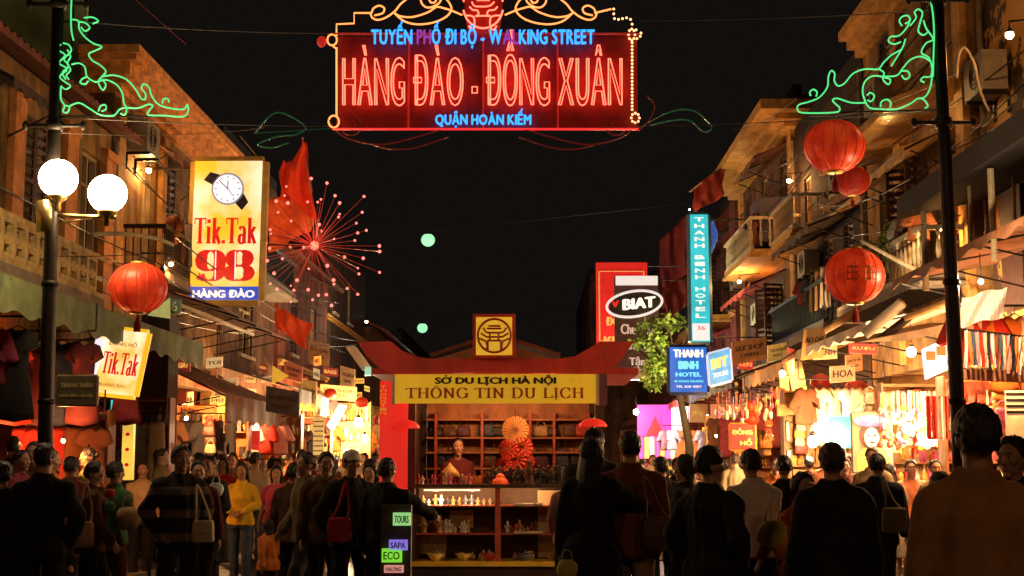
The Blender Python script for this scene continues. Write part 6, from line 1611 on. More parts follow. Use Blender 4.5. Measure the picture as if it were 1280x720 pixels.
def garment(kind, m, p, label, group, rz=0.0, sc_=1.0):
    key = (kind, rg.randint(0, 3))
    if key not in GM: GM[key] = garment_mesh(*key).mesh(kind, None, True)
    me = GM[key]
    if len(me.materials) == 0: me.materials.append(None)
    t = thing('hanging_garment', label, 'clothing', p, group, rz); t.scale = (sc_,)*3
    o = bpy.data.objects.new(kind, me); COL.objects.link(o); o.parent = t; setm(o, [m])
    o = bpy.data.objects.new('hanger', HKM); COL.objects.link(o); o.parent = t
    return t
def rail(p0, p1, label):
    mb = MB(); mb.tube([p0, p1], .016, 6)
    for q in (p0, p1): mb.tube([q, (q[0], q[1], q[2] + .35)], .012, 5)
    return solo('clothes_rail', mb, M_iron, label, 'rail', 'clothes rails under the awnings')
gl_words = {'dress': 'dress', 'shirt': 'shirt', 'trousers': 'trousers'}
def rail_of(side, x0, x1, Y, z, cols, kinds, where, sc_=1.0, n=None):
    n = n or int(abs(x1-x0)/.24); rail((x0, Y, z + .135*sc_), (x1, Y, z + .135*sc_), f'rail of hanging clothes {where}')
    for i in range(n):
        c = rg.choice(cols); k = rg.choice(kinds)
        garment(k, CLOTHC[c], Vector((x0 + (x1-x0)*(i+.5)/n, Y + rg.uniform(-.03, .03), z)), f'{c} {gl_words[k]}, {ORD[i]} from the left {where}', 'clothes hanging ' + where, rg.uniform(-.5, .5), sc_)
rail_of(-1, -6.9, -5.7, 15.6, 3.1, ['maroon', 'red', 'black', 'wine'], ['dress', 'shirt'], 'under the green awning at the far left edge')
rail_of(-1, -6.9, -5.5, 17.4, 3.1, ['maroon', 'red', 'navy', 'wine', 'brown'], ['dress', 'shirt'], 'under the green awning behind the left pole')
rail_of(-1, -6.9, -5.5, 19.3, 3.15, ['maroon', 'charcoal', 'wine', 'red'], ['dress', 'shirt'], 'under the green awning behind the dark plaque')
rail_of(-1, -6.8, -5.6, 18.2, 2.05, ['orange', 'red', 'rust'], ['dress', 'trousers'], 'low down by the small orange bulb')
rail_of(-1, -6.9, -5.6, 21.3, 2.2, ['grey', 'tan', 'pink', 'maroon', 'white'], ['shirt', 'trousers'], 'under the tilted Tik.Tak sign')
rail_of(-1, -6.8, -5.5, 26.0, 2.35, ['grey', 'black', 'brown', 'charcoal'], ['shirt', 'dress', 'trousers'], 'at the stall right of the black pillar')
rail_of(-1, -6.6, -5.2, 29.4, 2.4, ['red', 'white', 'cream', 'pink'], ['shirt', 'dress'], 'near the red shop front on the left')
rail_of(-1, -6.6, -4.9, 32.0, 2.3, ['black', 'navy', 'charcoal', 'brown', 'wine'], ['shirt', 'dress'], 'under the round bulb on the left')
rail_of(-1, -6.6, -5.0, 36.2, 2.5, ['orange', 'cream', 'white', 'yellow', 'tan'], ['shirt', 'dress'], 'at the bright stall on the left')
rail_of(-1, -6.6, -4.8, 42.0, 2.5, ['orange', 'red', 'cream', 'white'], ['shirt', 'dress'], 'beyond the glaring bulbs on the left')
rail_of(1, 5.1, 6.4, 16.8, 3.35, ['red', 'white', 'pink', 'jeans', 'orange', 'white'], ['shirt', 'dress'], 'under the brown awning right of the right pole', .9, 8)
if 0: rail_of(1, 5.0, 6.3, 18.9, 2.75, ['red', 'white', 'cream', 'red', 'pink'], ['dress'], 'just right of the right pole', 1, 7)
rail_of(1, 4.7, 6.2, 24.6, 2.9, ['tan', 'orange', 'cream', 'rust', 'white'], ['shirt', 'dress'], 'behind the lit poster on the right')
rail_of(1, 4.5, 6.1, 29.5, 2.9, ['red', 'maroon', 'tan', 'orange'], ['shirt', 'dress'], 'beside the clock shop sign on the right')
rail_of(1, 4.5, 6.0, 35.5, 2.7, ['brown', 'orange', 'tan', 'wine'], ['shirt', 'dress', 'trousers'], 'under the dark slanting awning on the right')
rail_of(1, 4.2, 5.9, 45.5, 2.6, ['pink', 'magenta', 'yellow', 'white', 'orange'], ['dress', 'shirt'], 'under the magenta light box on the right')

def goods_shelf(label, s, x0, x1, Y, z0, z1, rows, cols, back, kinds='mix', group='stocked shelves of the stalls', dens=1.0):
    """open shelf unit facing up the street, each row crowded with small goods"""
    t = thing('display_shelf', label, 'shelf', ((x0+x1)/2, Y, z0), group)
    mb = MB(); mb.box(x0, x1, Y + .32, Y + .35, z0, z1); part('back_board', mb, back, t)
    for x_ in (x0, x1 - .03):
        mb = MB(); mb.box(x_, x_ + .03, Y, Y + .319, z0, z1); part('upright', mb, M_wood, t)
    for k in range(rows + 1):
        z = z0 + .06 + (z1 - z0 - .1)*k/rows; mb = MB(); mb.box(x0 + .031, x1 - .031, Y + .002, Y + .318, z - .02, z); part('shelf_board', mb, M_wood, t)
    ms = [GD[c] for c in cols]
    st = MB(); hgt = (z1 - z0 - .1)/rows
    for k in range(rows):
        z = z0 + .06 + hgt*k; x = x0 + .06
        while x < x1 - .08:
            w = rg.uniform(.05, .13); st.cur = rg.randrange(len(ms)); h = hgt*rg.uniform(.4, .85); q = rg.random(); y = Y + rg.uniform(.05, .16)
            if q < .35: st.obox((x + w/2, y + .06, z + h/2), (w*.9, .12, h), Matrix.Rotation(rg.uniform(-.2, .2), 3, 'Z'))
            elif q < .7: st.lathe([(w*.35, 0), (w*.45, h*.25), (w*.42, h*.5), (w*.16, h*.75), (w*.2, h)], (x + w/2, y + .05, z), 8)
            else: st.ell((x + w/2, y + .05, z + h*.4), (w*.45, w*.4, h*.42), 8, 6)
            x += w*rg.uniform(.95, 1.3)/dens
    part('shelf_goods', st, ms, t, kind='stuff')
    return t
goods_shelf('tall shelf of small red and pale goods behind the small orange bulb', -1, -6.9, -5.75, 18.9, .12, 2.3, 5, ['red', 'orange', 'black', 'tan'], M_innerd)
goods_shelf('shelf of pale trinkets under the tilted Tik.Tak sign', -1, -6.95, -5.7, 21.9, .12, 2.6, 6, ['white', 'slate', 'cream', 'red', 'pink'], M_innerd)
goods_shelf('shelf of dark goods against an orange wall beside the black pillar', -1, -6.9, -5.5, 27.0, .12, 2.7, 5, ['black', 'brown', 'slate', 'tan'], mat('orange_board', (.42, .18, .05), rough=.7))
goods_shelf('shelf of white and red goods next to the red shop front', -1, -6.5, -5.0, 30.2, .12, 2.6, 6, ['white', 'red', 'cream', 'orange'], M_innerp)
goods_shelf('shelf packed with dark shoes and bags under the round bulb on the left', -1, -6.6, -4.9, 34.0, .12, 2.7, 6, ['black', 'brown', 'slate', 'red', 'tan'], M_innerd)
goods_shelf('overlit shelf of pale goods beside the glaring bulbs', -1, -6.6, -4.4, 38.0, .12, 3.2, 6, ['white', 'cream', 'gold', 'orange'], M_innerp)
goods_shelf('second overlit shelf of goods further down on the left', -1, -6.6, -4.3, 44.0, .12, 3.3, 6, ['white', 'cream', 'tan', 'red'], M_innerp)
goods_shelf('dim shelf of goods at the far left end', -1, -6.6, -4.5, 54.0, .12, 3.1, 5, ['tan', 'cream', 'red', 'brown'], M_inner)
goods_shelf('tall glittering shelf of trinkets left of the right pole', 1, 5.15, 6.2, 20.6, .12, 2.75, 9, ['white', 'cream', 'gold', 'pink', 'tan', 'red'], M_innerp, dens=1.2)
goods_shelf('shelf of white and red goods behind the foreground man', 1, 5.3, 6.4, 18.0, .12, 2.7, 7, ['red', 'pink', 'cream', 'tan'], M_innerd)
goods_shelf('bright shelf right of the glaring lamp on the right', 1, 4.6, 6.2, 25.6, .12, 2.9, 6, ['gold', 'orange', 'cream', 'white'], M_innerp)
goods_shelf('orange lit shelf beside the clock shop sign', 1, 4.6, 6.1, 30.6, .12, 2.8, 6, ['orange', 'tan', 'red', 'gold'], M_inner)
goods_shelf('shelf of brown goods left of the clock shop sign', 1, 4.6, 6.0, 37.0, .12, 2.8, 5, ['brown', 'orange', 'tan', 'black'], M_inner)
goods_shelf('shelf of pink and yellow goods under the magenta light box', 1, 3.7, 5.9, 48.0, .12, 2.6, 5, ['pink', 'gold', 'white', 'orange', 'red'], mat('magenta_board', (.6, .1, .35), rough=.6))
goods_shelf('far dim shelf at the right end of the street', 1, 3.8, 5.8, 60.0, .12, 2.9, 5, ['tan', 'red', 'cream', 'brown'], M_inner)
# letters-and-lantern fringe row above the right stalls: rows of small hanging dolls and toys
st = MB(); ms = [GD[c] for c in ('white', 'red', 'pink', 'cream', 'orange')]
for i in range(90):
    x = rg.uniform(4.45, 6.1); y = 25.2 + rg.uniform(0, 1.5); c = P(rg.uniform(895, 1060), rg.uniform(505, 522), rg.uniform(26.2, 29.0)); st.cur = rg.randrange(5)
    h = rg.uniform(.05, .1); st.ell(c, (h*.5, h*.5, h), 7, 5); st.tube([c, c + Vector((0, 0, .35))], .003, 3)
solo('hanging_toys', st, ms, 'dense fringe of small red and white toys hanging over the right stalls', 'toys', None, kind='stuff')
st = MB()
for i in range(130):
    c = P(rg.uniform(1100, 1186), rg.uniform(505, 560), rg.uniform(19.3, 20.3)); st.cur = rg.randrange(5); h = rg.uniform(.03, .06)
    st.ell(c, (h, h*.6, h), 7, 5); st.tube([c, (c.x, c.y, P(0, 492, 20).z)], .003, 3)
solo('hanging_trinkets', st, ms, 'curtain of glittering trinkets strung left of the right pole', 'trinkets', None, kind='stuff')
st = MB()
for i in range(70):
    c = P(rg.uniform(322, 350), rg.uniform(515, 575), rg.uniform(29.5, 30)); st.cur = rg.randrange(5); h = rg.uniform(.03, .07)
    st.ell(c, (h, h*.6, h*1.2), 7, 5)
    st.tube([c, (c.x, c.y, P(0, 500, 30).z)], .003, 3)
solo('hanging_trinkets', st, ms, 'strings of white and red trinkets right of the red shop front', 'trinkets', None, kind='stuff')
# silk ties and scarves, right edge
SC = ['white', 'orange', 'jeans', 'pink', 'red', 'cream', 'navy', 'white', 'rust', 'jeans', 'cream', 'pink', 'navy', 'orange', 'white']
for i in range(15):
    px = 1207 + i*4.8; a = P(px, 412 + i*.6, 15.2); L = P(px, 412, 15.2).z - P(px, 458, 15.2).z; mb = MB(); ph = rg.random()*6
    mb.sheet(lambda u, v: (a.x - .018 + .036*u + .01*math.sin(v*4 + ph), 15.2 + .015*math.sin(u*5 + v*7 + ph), a.z - L*v*(1 + .05*math.sin(ph))), 3, 8, (0, .008, 0))
    solo('scarf', mb, CLOTHC[SC[i]], f'{SC[i]} silk scarf, {ORD[i]} from the left in the hanging row of scarves', 'scarf', 'scarves in the row right of the right pole')
mb = MB(); mb.tube([P(1200, 411, 15.2), P(1285, 421, 15.2)], .012, 6); solo('scarf_rail', mb, M_iron, 'thin rail from which the silk scarves hang', 'rail')
mb = MB(); mb.sheet(lambda u, v: tuple(P(1203 + 56*u - 6*v, 372 + 38*v - 14*u + 2*math.sin(u*9), 15.6 + .06*math.sin(u*11 + v*4))), 14, 6, (0, .01, 0)); solo('white_cloth', mb, mat('white_cloth', (.85, .74, .70), rough=.8, var=.2, scale=5), 'white cloths spread under the brown awning right of the right pole', 'cloth')
mb = MB(); mb.sheet(lambda u, v: tuple(P(1196 + 18*u, 412 + 42*v, 15.9 + .03*math.sin(u*8))), 6, 6, (0, .01, 0)); solo('red_cloth', mb, CLOTHC['red'], 'bright red cloth hanging directly right of the right pole', 'cloth')
mb = MB(); mb.prism([P(1204, 462, 15.4), P(1282, 462, 15.4), P(1282, 478, 15.4), P(1204, 474, 15.4)], (0, .1, 0)); solo('ledge', mb, mat('pink_ledge', (.5, .22, .13), rough=.6), 'pinkish wooden beam below the row of scarves', 'beam')
for i in range(4):
    mb = MB(); px = 1160 + i*8; a = P(px, 495, 17.9); mb.sheet(lambda u, v: (a.x - .03 + .06*u, 17.9 + .02*math.sin(u*6 + i), a.z - .55*v), 4, 6, (0, .01, 0)); solo('hanging_cloth', mb, CLOTHC[['red', 'red', 'white', 'red'][i]], ['first red strip of cloth left of the right pole', 'second red strip of cloth left of the right pole', 'white strip of cloth between red ones left of the right pole', 'last red strip of cloth, nearest to the right pole'][i], 'cloth')
# striped pale canopy end by the left kiosk roof, small green sign, number plate, pale blind
mb = MB(); mb.prism([P(432, 434, 27), P(442, 432, 27), P(467, 466, 27), P(452, 462, 27)], (0, .5, 0)); solo('canopy_end', mb, M_aww, 'pale canopy end lit beside the left wing of the kiosk roof', 'canopy')
mb = MB(); mb.box(P(462, 0, 26.9).x, P(469, 0, 26.9).x, 26.9, 27, P(0, 470, 26.9).z, P(0, 459, 26.9).z); solo('light_box', mb, glow('lit_palegreen', (.35, .7, .5), .8), 'tiny pale green lit box touching the left wing of the kiosk roof', 'light box')
mb = MB(); mb.prism([P(184, 394, 17), P(212, 372, 17), P(212, 398, 17)], (0, .04, 0)); solo('pennant', mb, mat('pennant_green', (.50, .55, .25), emit=(.5, .6, .2), es=.25), 'pale green triangular cloth under the left lantern', 'pennant')
nb_ = MB(); a, b = P(211, 392, 17.2), P(226, 374, 17.2); nb_.box(a.x, b.x, 17.2, 17.24, a.z, b.z); o = solo('number_plate', nb_, mat('plate_green', (.03, .09, .04), rough=.4), 'small green house number plate 6 right of the left lantern', 'number plate')
lettering('6', ((a.x+b.x)/2, 17.2, (a.z+b.z)/2), U, V, .035, .06, mat('plate_ink', (.6, .65, .5), rough=.5), o)
for x0, y0, x1, y1, Y, r, lb in ((222, 380, 316, 418, 22.5, .035, 'pale slanting pole above the dark left awning'), (180, 340, 240, 362, 22.5, .08, 'brown rolled blind slanting beside the watch sign')):
    mb = MB(); mb.tube([P(x0, y0, Y), P(x1, y1, Y + 4)], r, 8); solo('canvas_roll', mb, M_aww if r < .05 else M_awb, lb, 'canvas roll', None, True)
mb = MB(); mb.tube(spline([P(114, 293, 19), P(150, 292, 19.4), P(190, 297, 20), P(216, 306, 20.4)], 6), .03, 8); solo('canopy_edge', mb, M_trimw, 'pale curved edge of a small balcony canopy behind the globe lamps', 'canopy', None, True)
mb = MB(); mb.tube(spline([P(1196, 98, 17), P(1198, 70, 17), P(1206, 60, 17), P(1218, 80, 17), P(1224, 110, 17), P(1236, 140, 17)], 6), .018, 6); solo('bent_pipe', mb, M_conc, 'thin bent pipe on the peeling wall right of the right pole', 'pipe', None, True)
for px, py, lb in ((1210, 205, 'pale pipe on the dark shutter just right of the right pole'), (1265, 190, 'pale pipe standing on the yellow lit wall at the right edge')):
    mb = MB(); a = P(px, py, 17.4); mb.tube([a, (a.x, 17.4, a.z - 1.1)], .022, 8); solo('pipe', mb, M_trimw, lb, 'pipe', None, True)
# potted plants on the right balcony
M_leaf = mat('leaf_green', (.07, .11, .03), rough=.5, var=.5, scale=12); M_leafl = mat('leaf_light', (.16, .22, .05), rough=.5, var=.5, scale=8)
def leafy(mb, c, R, n, ls, rr):
    for i in range(n):
        d = Vector((rr.gauss(0, 1), rr.gauss(0, 1), rr.gauss(0, 1))).normalized(); k = rr.random()**.45
        p = Vector(c) + Vector((d.x*R[0], d.y*R[1], d.z*R[2]))*k
        a = Vector((rr.gauss(0, 1), rr.gauss(0, 1), rr.gauss(0, .6) - .3)).normalized(); b = a.cross(Vector((rr.gauss(0, 1), rr.gauss(0, 1), rr.gauss(0, 1)))).normalized(); L = ls*rr.uniform(.6, 1.3); mb.cur = 1 if rr.random() < .45 else 0
        mb.add([p, p + a*L*.5 + b*L*.24, p + a*L, p + a*L*.5 - b*L*.24], [(0, 1, 2, 3)])
for i, (px, py, Y, lb) in enumerate(((1078, 290, 25, 'bushy potted plant on the right balcony, left end'), (1096, 288, 23.5, 'bushy potted plant in the middle of the right balcony'), (1120, 296, 21.8, 'small potted plant at the near end of the right balcony'))):
    a = P(px, py, Y); a.x = min(a.x, 5.95); t = thing('potted_plant', lb, 'plant', (a.x, Y, 4.3), 'plants on the right balcony'); rr = random.Random(i)
    mb = MB(); mb.lathe([(.1, 0), (.15, .22), (.17, .24), (.15, .24)], (a.x, Y, 4.3), 12); part('pot', mb, M_tile, t, True)
    mb = MB(); leafy(mb, (a.x, Y, 4.95), (.32, .32, .45), 260, .16, rr); part('foliage', mb, [M_leaf, M_leafl], t, kind='stuff')
    mb = MB(); mb.tube([(a.x, Y, 4.5), (a.x, Y, 5.0)], .02, 5); part('stem', mb, M_wood, t)
# street tree by the hotel signs
t = thing('street_tree', 'leafy young tree lit from below, left of the square hotel sign', 'tree', (P(860, 575, 39).x, 39, .1)); a = P(860, 575, 39); rr = random.Random(3)
mb = MB(); mb.tube([(a.x, 39, .0), (a.x + .05, 39.05, 2.0), (a.x - .2, 39, 3.4), (a.x - .6, 39, 4.8)], [.16, .12, .09, .04], 10)
for k in range(9):
    q = 2*PI*k/9; mb.tube([(a.x, 39, 3.2 + k*.1), (a.x - .5 + .5*math.cos(q), 39 + .5*math.sin(q), 4.0 + k*.10), (a.x - .7 + .85*math.cos(q), 39 + .8*math.sin(q), 4.4 + k*.12)], [.05, .03, .012], 6)
part('trunk', mb, mat('bark', (.035, .025, .015), rough=.9, bump=.6), t, True)
mb = MB()
for k in range(26):
    q = rr.random()*2*PI; r_ = rr.uniform(.1, .7); c = (a.x - .68 + r_*math.cos(q)*1.0, 39 + r_*math.sin(q), rr.uniform(3.7, 5.7) + .25*math.cos(q)); leafy(mb, c, (.30, .28, .2), 80, .19, rr)
part('crown', mb, [mat('leaf_street', (.12, .20, .03), rough=.5, var=.5), mat('leaf_streetl', (.26, .36, .06), rough=.5, var=.4)], t, kind='stuff')
bulb('bulb added before the street tree to light its leaves', Vector((a.x - .2, 37.0, 4.4)), 200, (1, .95, .45), .05, cord=.9)  # bulb added to brighten the foliage

# ball of light rods (firework lamp)
c = P(393, 307, 26); t = thing('light_ball', 'firework shaped ball of red rods tipped with small pinkish lamps', 'light decoration', c)
M_rod = mat('rod_red', (.30, .04, .03), rough=.35, emit=(1, .05, .04), es=.07); M_tip = glow('tip_bulb', (1, .16, .13), 2.6); R_ = 1.28; rr = random.Random(12)
rm = MB(); rm.tube([(0, 0, .05), (0, 0, 1)], [.008, .006], 5); rme = rm.mesh('rod', M_rod); bm2 = MB(); bm2.ell((0, 0, 0), (.026, .026, .026), 10, 8); tme = bm2.mesh('lamp', M_tip, True)
n = 62
for i in range(n):
    z = 1 - 2*(i + .5)/n; q = i*2.39996 + rr.uniform(-.2, .2); d = Vector((math.sqrt(1-z*z)*math.cos(q), math.sqrt(1-z*z)*math.sin(q), z)); L = R_*rr.uniform(.72, 1.08)
    o = bpy.data.objects.new('rod', rme); COL.objects.link(o); o.parent = t; o.rotation_mode = 'QUATERNION'; o.rotation_quaternion = Vector((0, 0, 1)).rotation_difference(d); o.scale = (1, 1, L)
    o = bpy.data.objects.new('lamp', tme); COL.objects.link(o); o.parent = t; o.location = d*L; o.scale = (rr.uniform(.75, 1.3),)*3
mb = MB(); mb.ell(c, (.09, .09, .09), 12, 8); part('hub', mb, glow('hub_glow', (1, .25, .15), 1.5), t, True)
mb = MB(); mb.tube([c, (-7.0, 26.2, c.z + .1)], .02, 6); part('bracket', mb, M_iron, t)
lamp_light('ball_light', c + Vector((.0, -.3, .2)), 30, (1, .22, .12), .3, t)

# flags
def flag(label, pts_px, Y, m, th=.012, pole=None, group=None, ph=0.0, spots=None):
    """cloth between four photo corners (tl, tr, br, bl) with folds"""
    tl, tr, br, bl = [P(x, y, Y) for x, y in pts_px]
    t = thing('flag', label, 'flag', bl, group); mb = MB()
    def fn(u, v):
        p = (tl*(1-u) + tr*u)*(1-v) + (bl*(1-u) + br*u)*v
        return (p.x + .03*math.sin(v*7 + ph), p.y + .10*math.sin(u*8 + v*3 + ph) + .04*math.sin(u*17 - v*5), p.z + .03*math.sin(u*6 + ph))
    mb.sheet(fn, 22, 16, (0, th, 0)); part('flag_cloth', mb, m, t, True)
    if pole: k = MB(); k.tube([P(pole[0], pole[1], Y + .05), P(pole[2], pole[3], Y + .05)], .02, 6); part('flagpole', k, M_trimw, t)
    return t
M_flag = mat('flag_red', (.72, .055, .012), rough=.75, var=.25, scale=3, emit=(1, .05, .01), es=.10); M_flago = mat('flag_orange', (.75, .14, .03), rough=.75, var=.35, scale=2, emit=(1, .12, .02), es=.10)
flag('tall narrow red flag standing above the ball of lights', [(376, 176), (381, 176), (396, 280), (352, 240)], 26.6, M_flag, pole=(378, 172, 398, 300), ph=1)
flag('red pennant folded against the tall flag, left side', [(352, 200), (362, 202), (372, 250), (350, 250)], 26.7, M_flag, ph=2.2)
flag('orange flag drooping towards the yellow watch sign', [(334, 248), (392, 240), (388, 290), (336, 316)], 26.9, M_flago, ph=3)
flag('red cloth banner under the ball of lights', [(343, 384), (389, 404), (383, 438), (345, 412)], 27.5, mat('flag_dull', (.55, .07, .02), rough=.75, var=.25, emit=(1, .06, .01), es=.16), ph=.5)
flag('red flag added for the reddish lit facade above the vertical cyan sign', [(866, 236), (905, 205), (904, 244), (868, 266)], 38.5, mat('flag_dim', (.20, .022, .012), rough=.8), pole=(862, 240, 912, 200), ph=0)  # cloth put in where the facade is lit reddish
flag('dim red flag added for the reddish glow above the street tree', [(824, 300), (858, 268), (862, 352), (828, 388)], 47.5, MATS['flag_dim'], ph=2)  # this flag and the next are added to stand for a reddish glow
flag('second dim red flag added for the reddish glow beside the street tree', [(828, 360), (868, 340), (860, 380), (834, 408)], 44.5, MATS['flag_dim'], ph=4)
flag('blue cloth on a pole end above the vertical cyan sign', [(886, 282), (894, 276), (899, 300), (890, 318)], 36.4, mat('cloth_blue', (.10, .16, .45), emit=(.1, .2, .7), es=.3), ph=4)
bulb('small lamp lighting the red flags above the street tree', P(862, 262, 37.5), 18, (1, .3, .12), .03, cord=.2)

# ================================================================== CLUTTER ON THE HOUSE FRONTS
rc = random.Random(77)
def ac_unit(label, s, X, y, z):
    t = thing('air_conditioner', label, 'air conditioner', (X - s*.2, y, z), 'air conditioners on the facades'); m_ = mat('ac_casing', (.30, .26, .20), rough=.6, var=.3)
    mb = MB(); mb.box(X - s*.06, X - s*.40, y, y + .8, z, z + .55); part('casing', mb, m_, t)
    mb = MB(); c = Vector((X - s*.405, y + .34, z + .28))
    for r_ in (.08, .14, .20): mb.tube([c + Vector((0, r_*math.cos(a), r_*math.sin(a))) for a in [2*PI*k/18 for k in range(18)]], .008, 4, True)
    part('fan_grille', mb, M_iron, t)
    mb = MB()
    for yy in (y + .1, y + .66): mb.box(X, X - s*.42, yy, yy + .04, z - .05, z - .002); mb.box(X, X - s*.04, yy, yy + .04, z - .3, z - .052)
    part('bracket', mb, M_iron, t); return t
for s_, X, y, z, lb in ((-1, -7, 23.3, 6.9, 'air conditioner on the ochre corner house beside its first window'), (-1, -7, 31.3, 8.0, 'air conditioner high on the brick red house'), (1, RX, 23.4, 7.6, 'air conditioner above the balcony of the right ochre house'), (1, RX, 26.5, 6.9, 'air conditioner on the dark timber house, nearer one'), (1, RX, 29.9, 5.6, 'air conditioner on the dark timber house, lower farther one'), (1, RX, 36.6, 5.2, 'air conditioner below the jutting balcony of the tall house'), (1, RX, 40.4, 6.6, 'air conditioner at the far corner of the tall house'), (1, 6.5, 18.4, 6.6, 'air conditioner on the peeling wall right of the right pole'), (1, 6.2, 47.9, 5.9, 'air conditioner on the slate shuttered house')):
    ac_unit(lb, s_, X, y, z)
for s_, X, Ya, Yb, z, n, where in ((-1, -6.93, 13, 30.6, 4.9, 4, 'on the near left houses'), (-1, -6.93, 22.9, 46, 6.9, 4, 'high on the left row'), (1, 6.4, 12, 26, 6.5, 4, 'on the near right houses'), (1, 6.22, 19.7, 42, 8.1, 5, 'high on the right row'), (1, 6.2, 24, 52, 4.35, 5, 'low over the right awnings'), (-1, -5.9, 22, 46, 4.9, 3, 'slanting over the left awnings')):
    for i in range(n):
        a = Vector((X - s_*rc.uniform(0, .25), Ya, z + rc.uniform(-.5, .5))); b = Vector((X - s_*rc.uniform(0, .9), Yb, z + rc.uniform(-.7, .7)))
        wire(a, b, rc.uniform(.2, .7), .012, f'black cable, {ORD[i]} of those sagging {where}', M_iron, 'black cables ' + where)
for i in range(7):
    px, py = rc.uniform(880, 1000), rc.uniform(150, 300); wire(P(px, py, rc.uniform(22, 34)), P(px + rc.uniform(60, 190), py - rc.uniform(10, 90), rc.uniform(15, 20)), rc.uniform(.1, .4), .007, f'black cable, {ORD[i]} of those crossing before the upper right houses', M_iron, 'cables before the upper right houses')
def drain(label, X, y, z0, z1, s_):
    mb = MB(); mb.tube([(X - s_*.07, y, z0), (X - s_*.07, y, z1)], .045, 8)
    for k in range(int((z1 - z0)/1.2)): mb.lathe([(.055, -.03), (.06, 0), (.055, .03)], (X - s_*.07, y, z0 + .4 + k*1.2), 10)
    solo('drain_pipe', mb, M_conc, label, 'pipe', 'drain pipes')
for X, y, s_, z1, lb in ((-7, 22.65, -1, 6.9, 'drain pipe between the low shophouse and the corner house'), (-7, 30.75, -1, 8.7, 'drain pipe right of the watch sign between two left houses'), (RX, 25.85, 1, 9.0, 'drain pipe between the balcony house and the timber house'), (RX, 32.65, 1, 9.2, 'drain pipe between the timber house and the tall house'), (6.5, 19.45, 1, 9.6, 'drain pipe beside the right pole on the peeling house')):
    drain(lb, X, y, 4.4, z1, s_)
# small tin and cloth canopies over upper windows, tarpaulins, laundry
for s_, X, y0, y1, z, d, m_, lb in ((-1, -7, 16.4, 18.1, 6.6, .7, M_awd, 'small dark canopy over an upper window of the low left shophouse'), (-1, -7, 24.3, 27.2, 7.45, .6, M_awb, 'tin canopy over the windows of the ochre corner house'), (-1, -7, 32.0, 36.4, 8.2, .8, M_awd, 'dark canopy high on the brick red house'),
                               (1, RX, 20.2, 23.0, 6.55, .8, M_awo, 'ochre canopy over the right balcony doors'), (1, RX, 23.6, 25.4, 6.6, .9, M_awb, 'brown canopy at the far end of the right balcony'), (1, RX, 26.4, 30.4, 6.45, 1.0, M_awd, 'dark canopy over the balcony of the timber house'), (1, RX, 33.2, 36.5, 9.3, .9, M_awb, 'brown canopy at the top of the tall house'), (1, RX, 34.2, 39.6, 6.3, .9, M_awr, 'red brown canopy under the jutting balcony'), (1, 6.2, 43.2, 50.0, 8.8, .9, M_awd, 'dark canopy on top of the slate shuttered house'), (1, 6.2, 43.4, 48.4, 5.7, 1.1, M_awr, 'red canopy of the slate shuttered house behind the cyan sign')):
    awning(lb, s_, X, y0, y1, z, X - s_*d, z - .35, m_, .12, group='small canopies over the upper windows')
LC = ['tan', 'maroon', 'grey', 'olive', 'rust', 'white', 'navy', 'brown']
for X, Y, z, n, where in ((5.6, 26.4, 5.3, 5, 'drying on the balcony of the timber house'), (5.7, 20.3, 5.35, 4, 'drying over the white balustrade on the right'), (5.5, 33.6, 7.6, 4, 'drying on the jutting ochre balcony'), (-6.3, 24.0, 5.9, 4, 'drying on the ochre corner house')):
    for i in range(n): garment(rc.choice(['shirt', 'trousers']), CLOTHC[LC[(i*3 + n) % 8]], Vector((X, Y + i*.5, z)), f'{LC[(i*3 + n) % 8]} garment, {ORD[i]} from the near end {where}', 'laundry ' + where, rc.uniform(-.9, .9), .8)

# ---- strings of warm bulbs added for the general glow and many more small boards
SBX = [268, 300, 344, 362, 396, 412, 436, 468, 474, 822, 884, 895, 930, 965, 992, 1032, 1056, 1092, 1110, 1200, 1240, 1270, 1186]
for i, (px, py, Y, pw) in enumerate(((268, 528, 26.5, 150), (300, 522, 29.0, 150), (344, 534, 31.0, 140), (362, 540, 35.5, 150), (396, 536, 38.0, 110), (412, 552, 42, 120), (436, 508, 39, 160), (468, 520, 46, 160), (474, 545, 52, 160),
                                   (822, 545, 50, 130), (884, 520, 38, 110), (895, 545, 34, 90), (930, 520, 30.5, 80), (965, 545, 28.5, 70), (992, 530, 26.8, 90), (1032, 506, 24.6, 70), (1056, 545, 23.2, 90), (1092, 500, 21.6, 60), (1110, 560, 20.9, 60), (1200, 470, 17.0, 45), (1240, 478, 16.8, 45), (1270, 465, 16.2, 40), (1186, 505, 18.2, 40))):
    side = 'left' if px < 640 else 'right'
    bulb(f'small added warm bulb over the {side} stalls, {ORD[sum(1 for b_ in SBX if (b_ < 640) == (px < 640) and b_ < px)]} from the left of its string', P(px, py, Y), pw, (ORA, WARM, (1, .48, .18))[i % 3], .045, cord=.3, group=f'small warm bulbs added along the {side} stalls')
WORDS = ['LỤA', 'TƠ TẰM', 'GIÀY', 'DÉP', 'TÚI', 'MŨ', 'NÓN', 'QUÀ', 'SƠN MÀI', 'TRANH', 'GỐM', 'VẢI', 'MAY ĐO', 'KÍNH', 'BÚT', 'SÁCH', 'ĐÈN', 'TRÀ', 'CAFE', 'PHỞ', 'BÚN', 'KEM', 'HOTEL', 'TOUR', 'SILK', 'SALE', 'ART', 'BAGS', 'SHOES', 'GIFT', 'PHOTO', 'VISA', 'NGỌC', 'VÀNG', 'BẠC', 'DA', 'LEN', 'CHĂN', 'MÀN', 'KHĂN', 'ÁO', 'QUẦN', 'MỸ NGHỆ', 'THÊU', 'CỜ', 'HOA', 'BÁNH', 'RƯỢU']
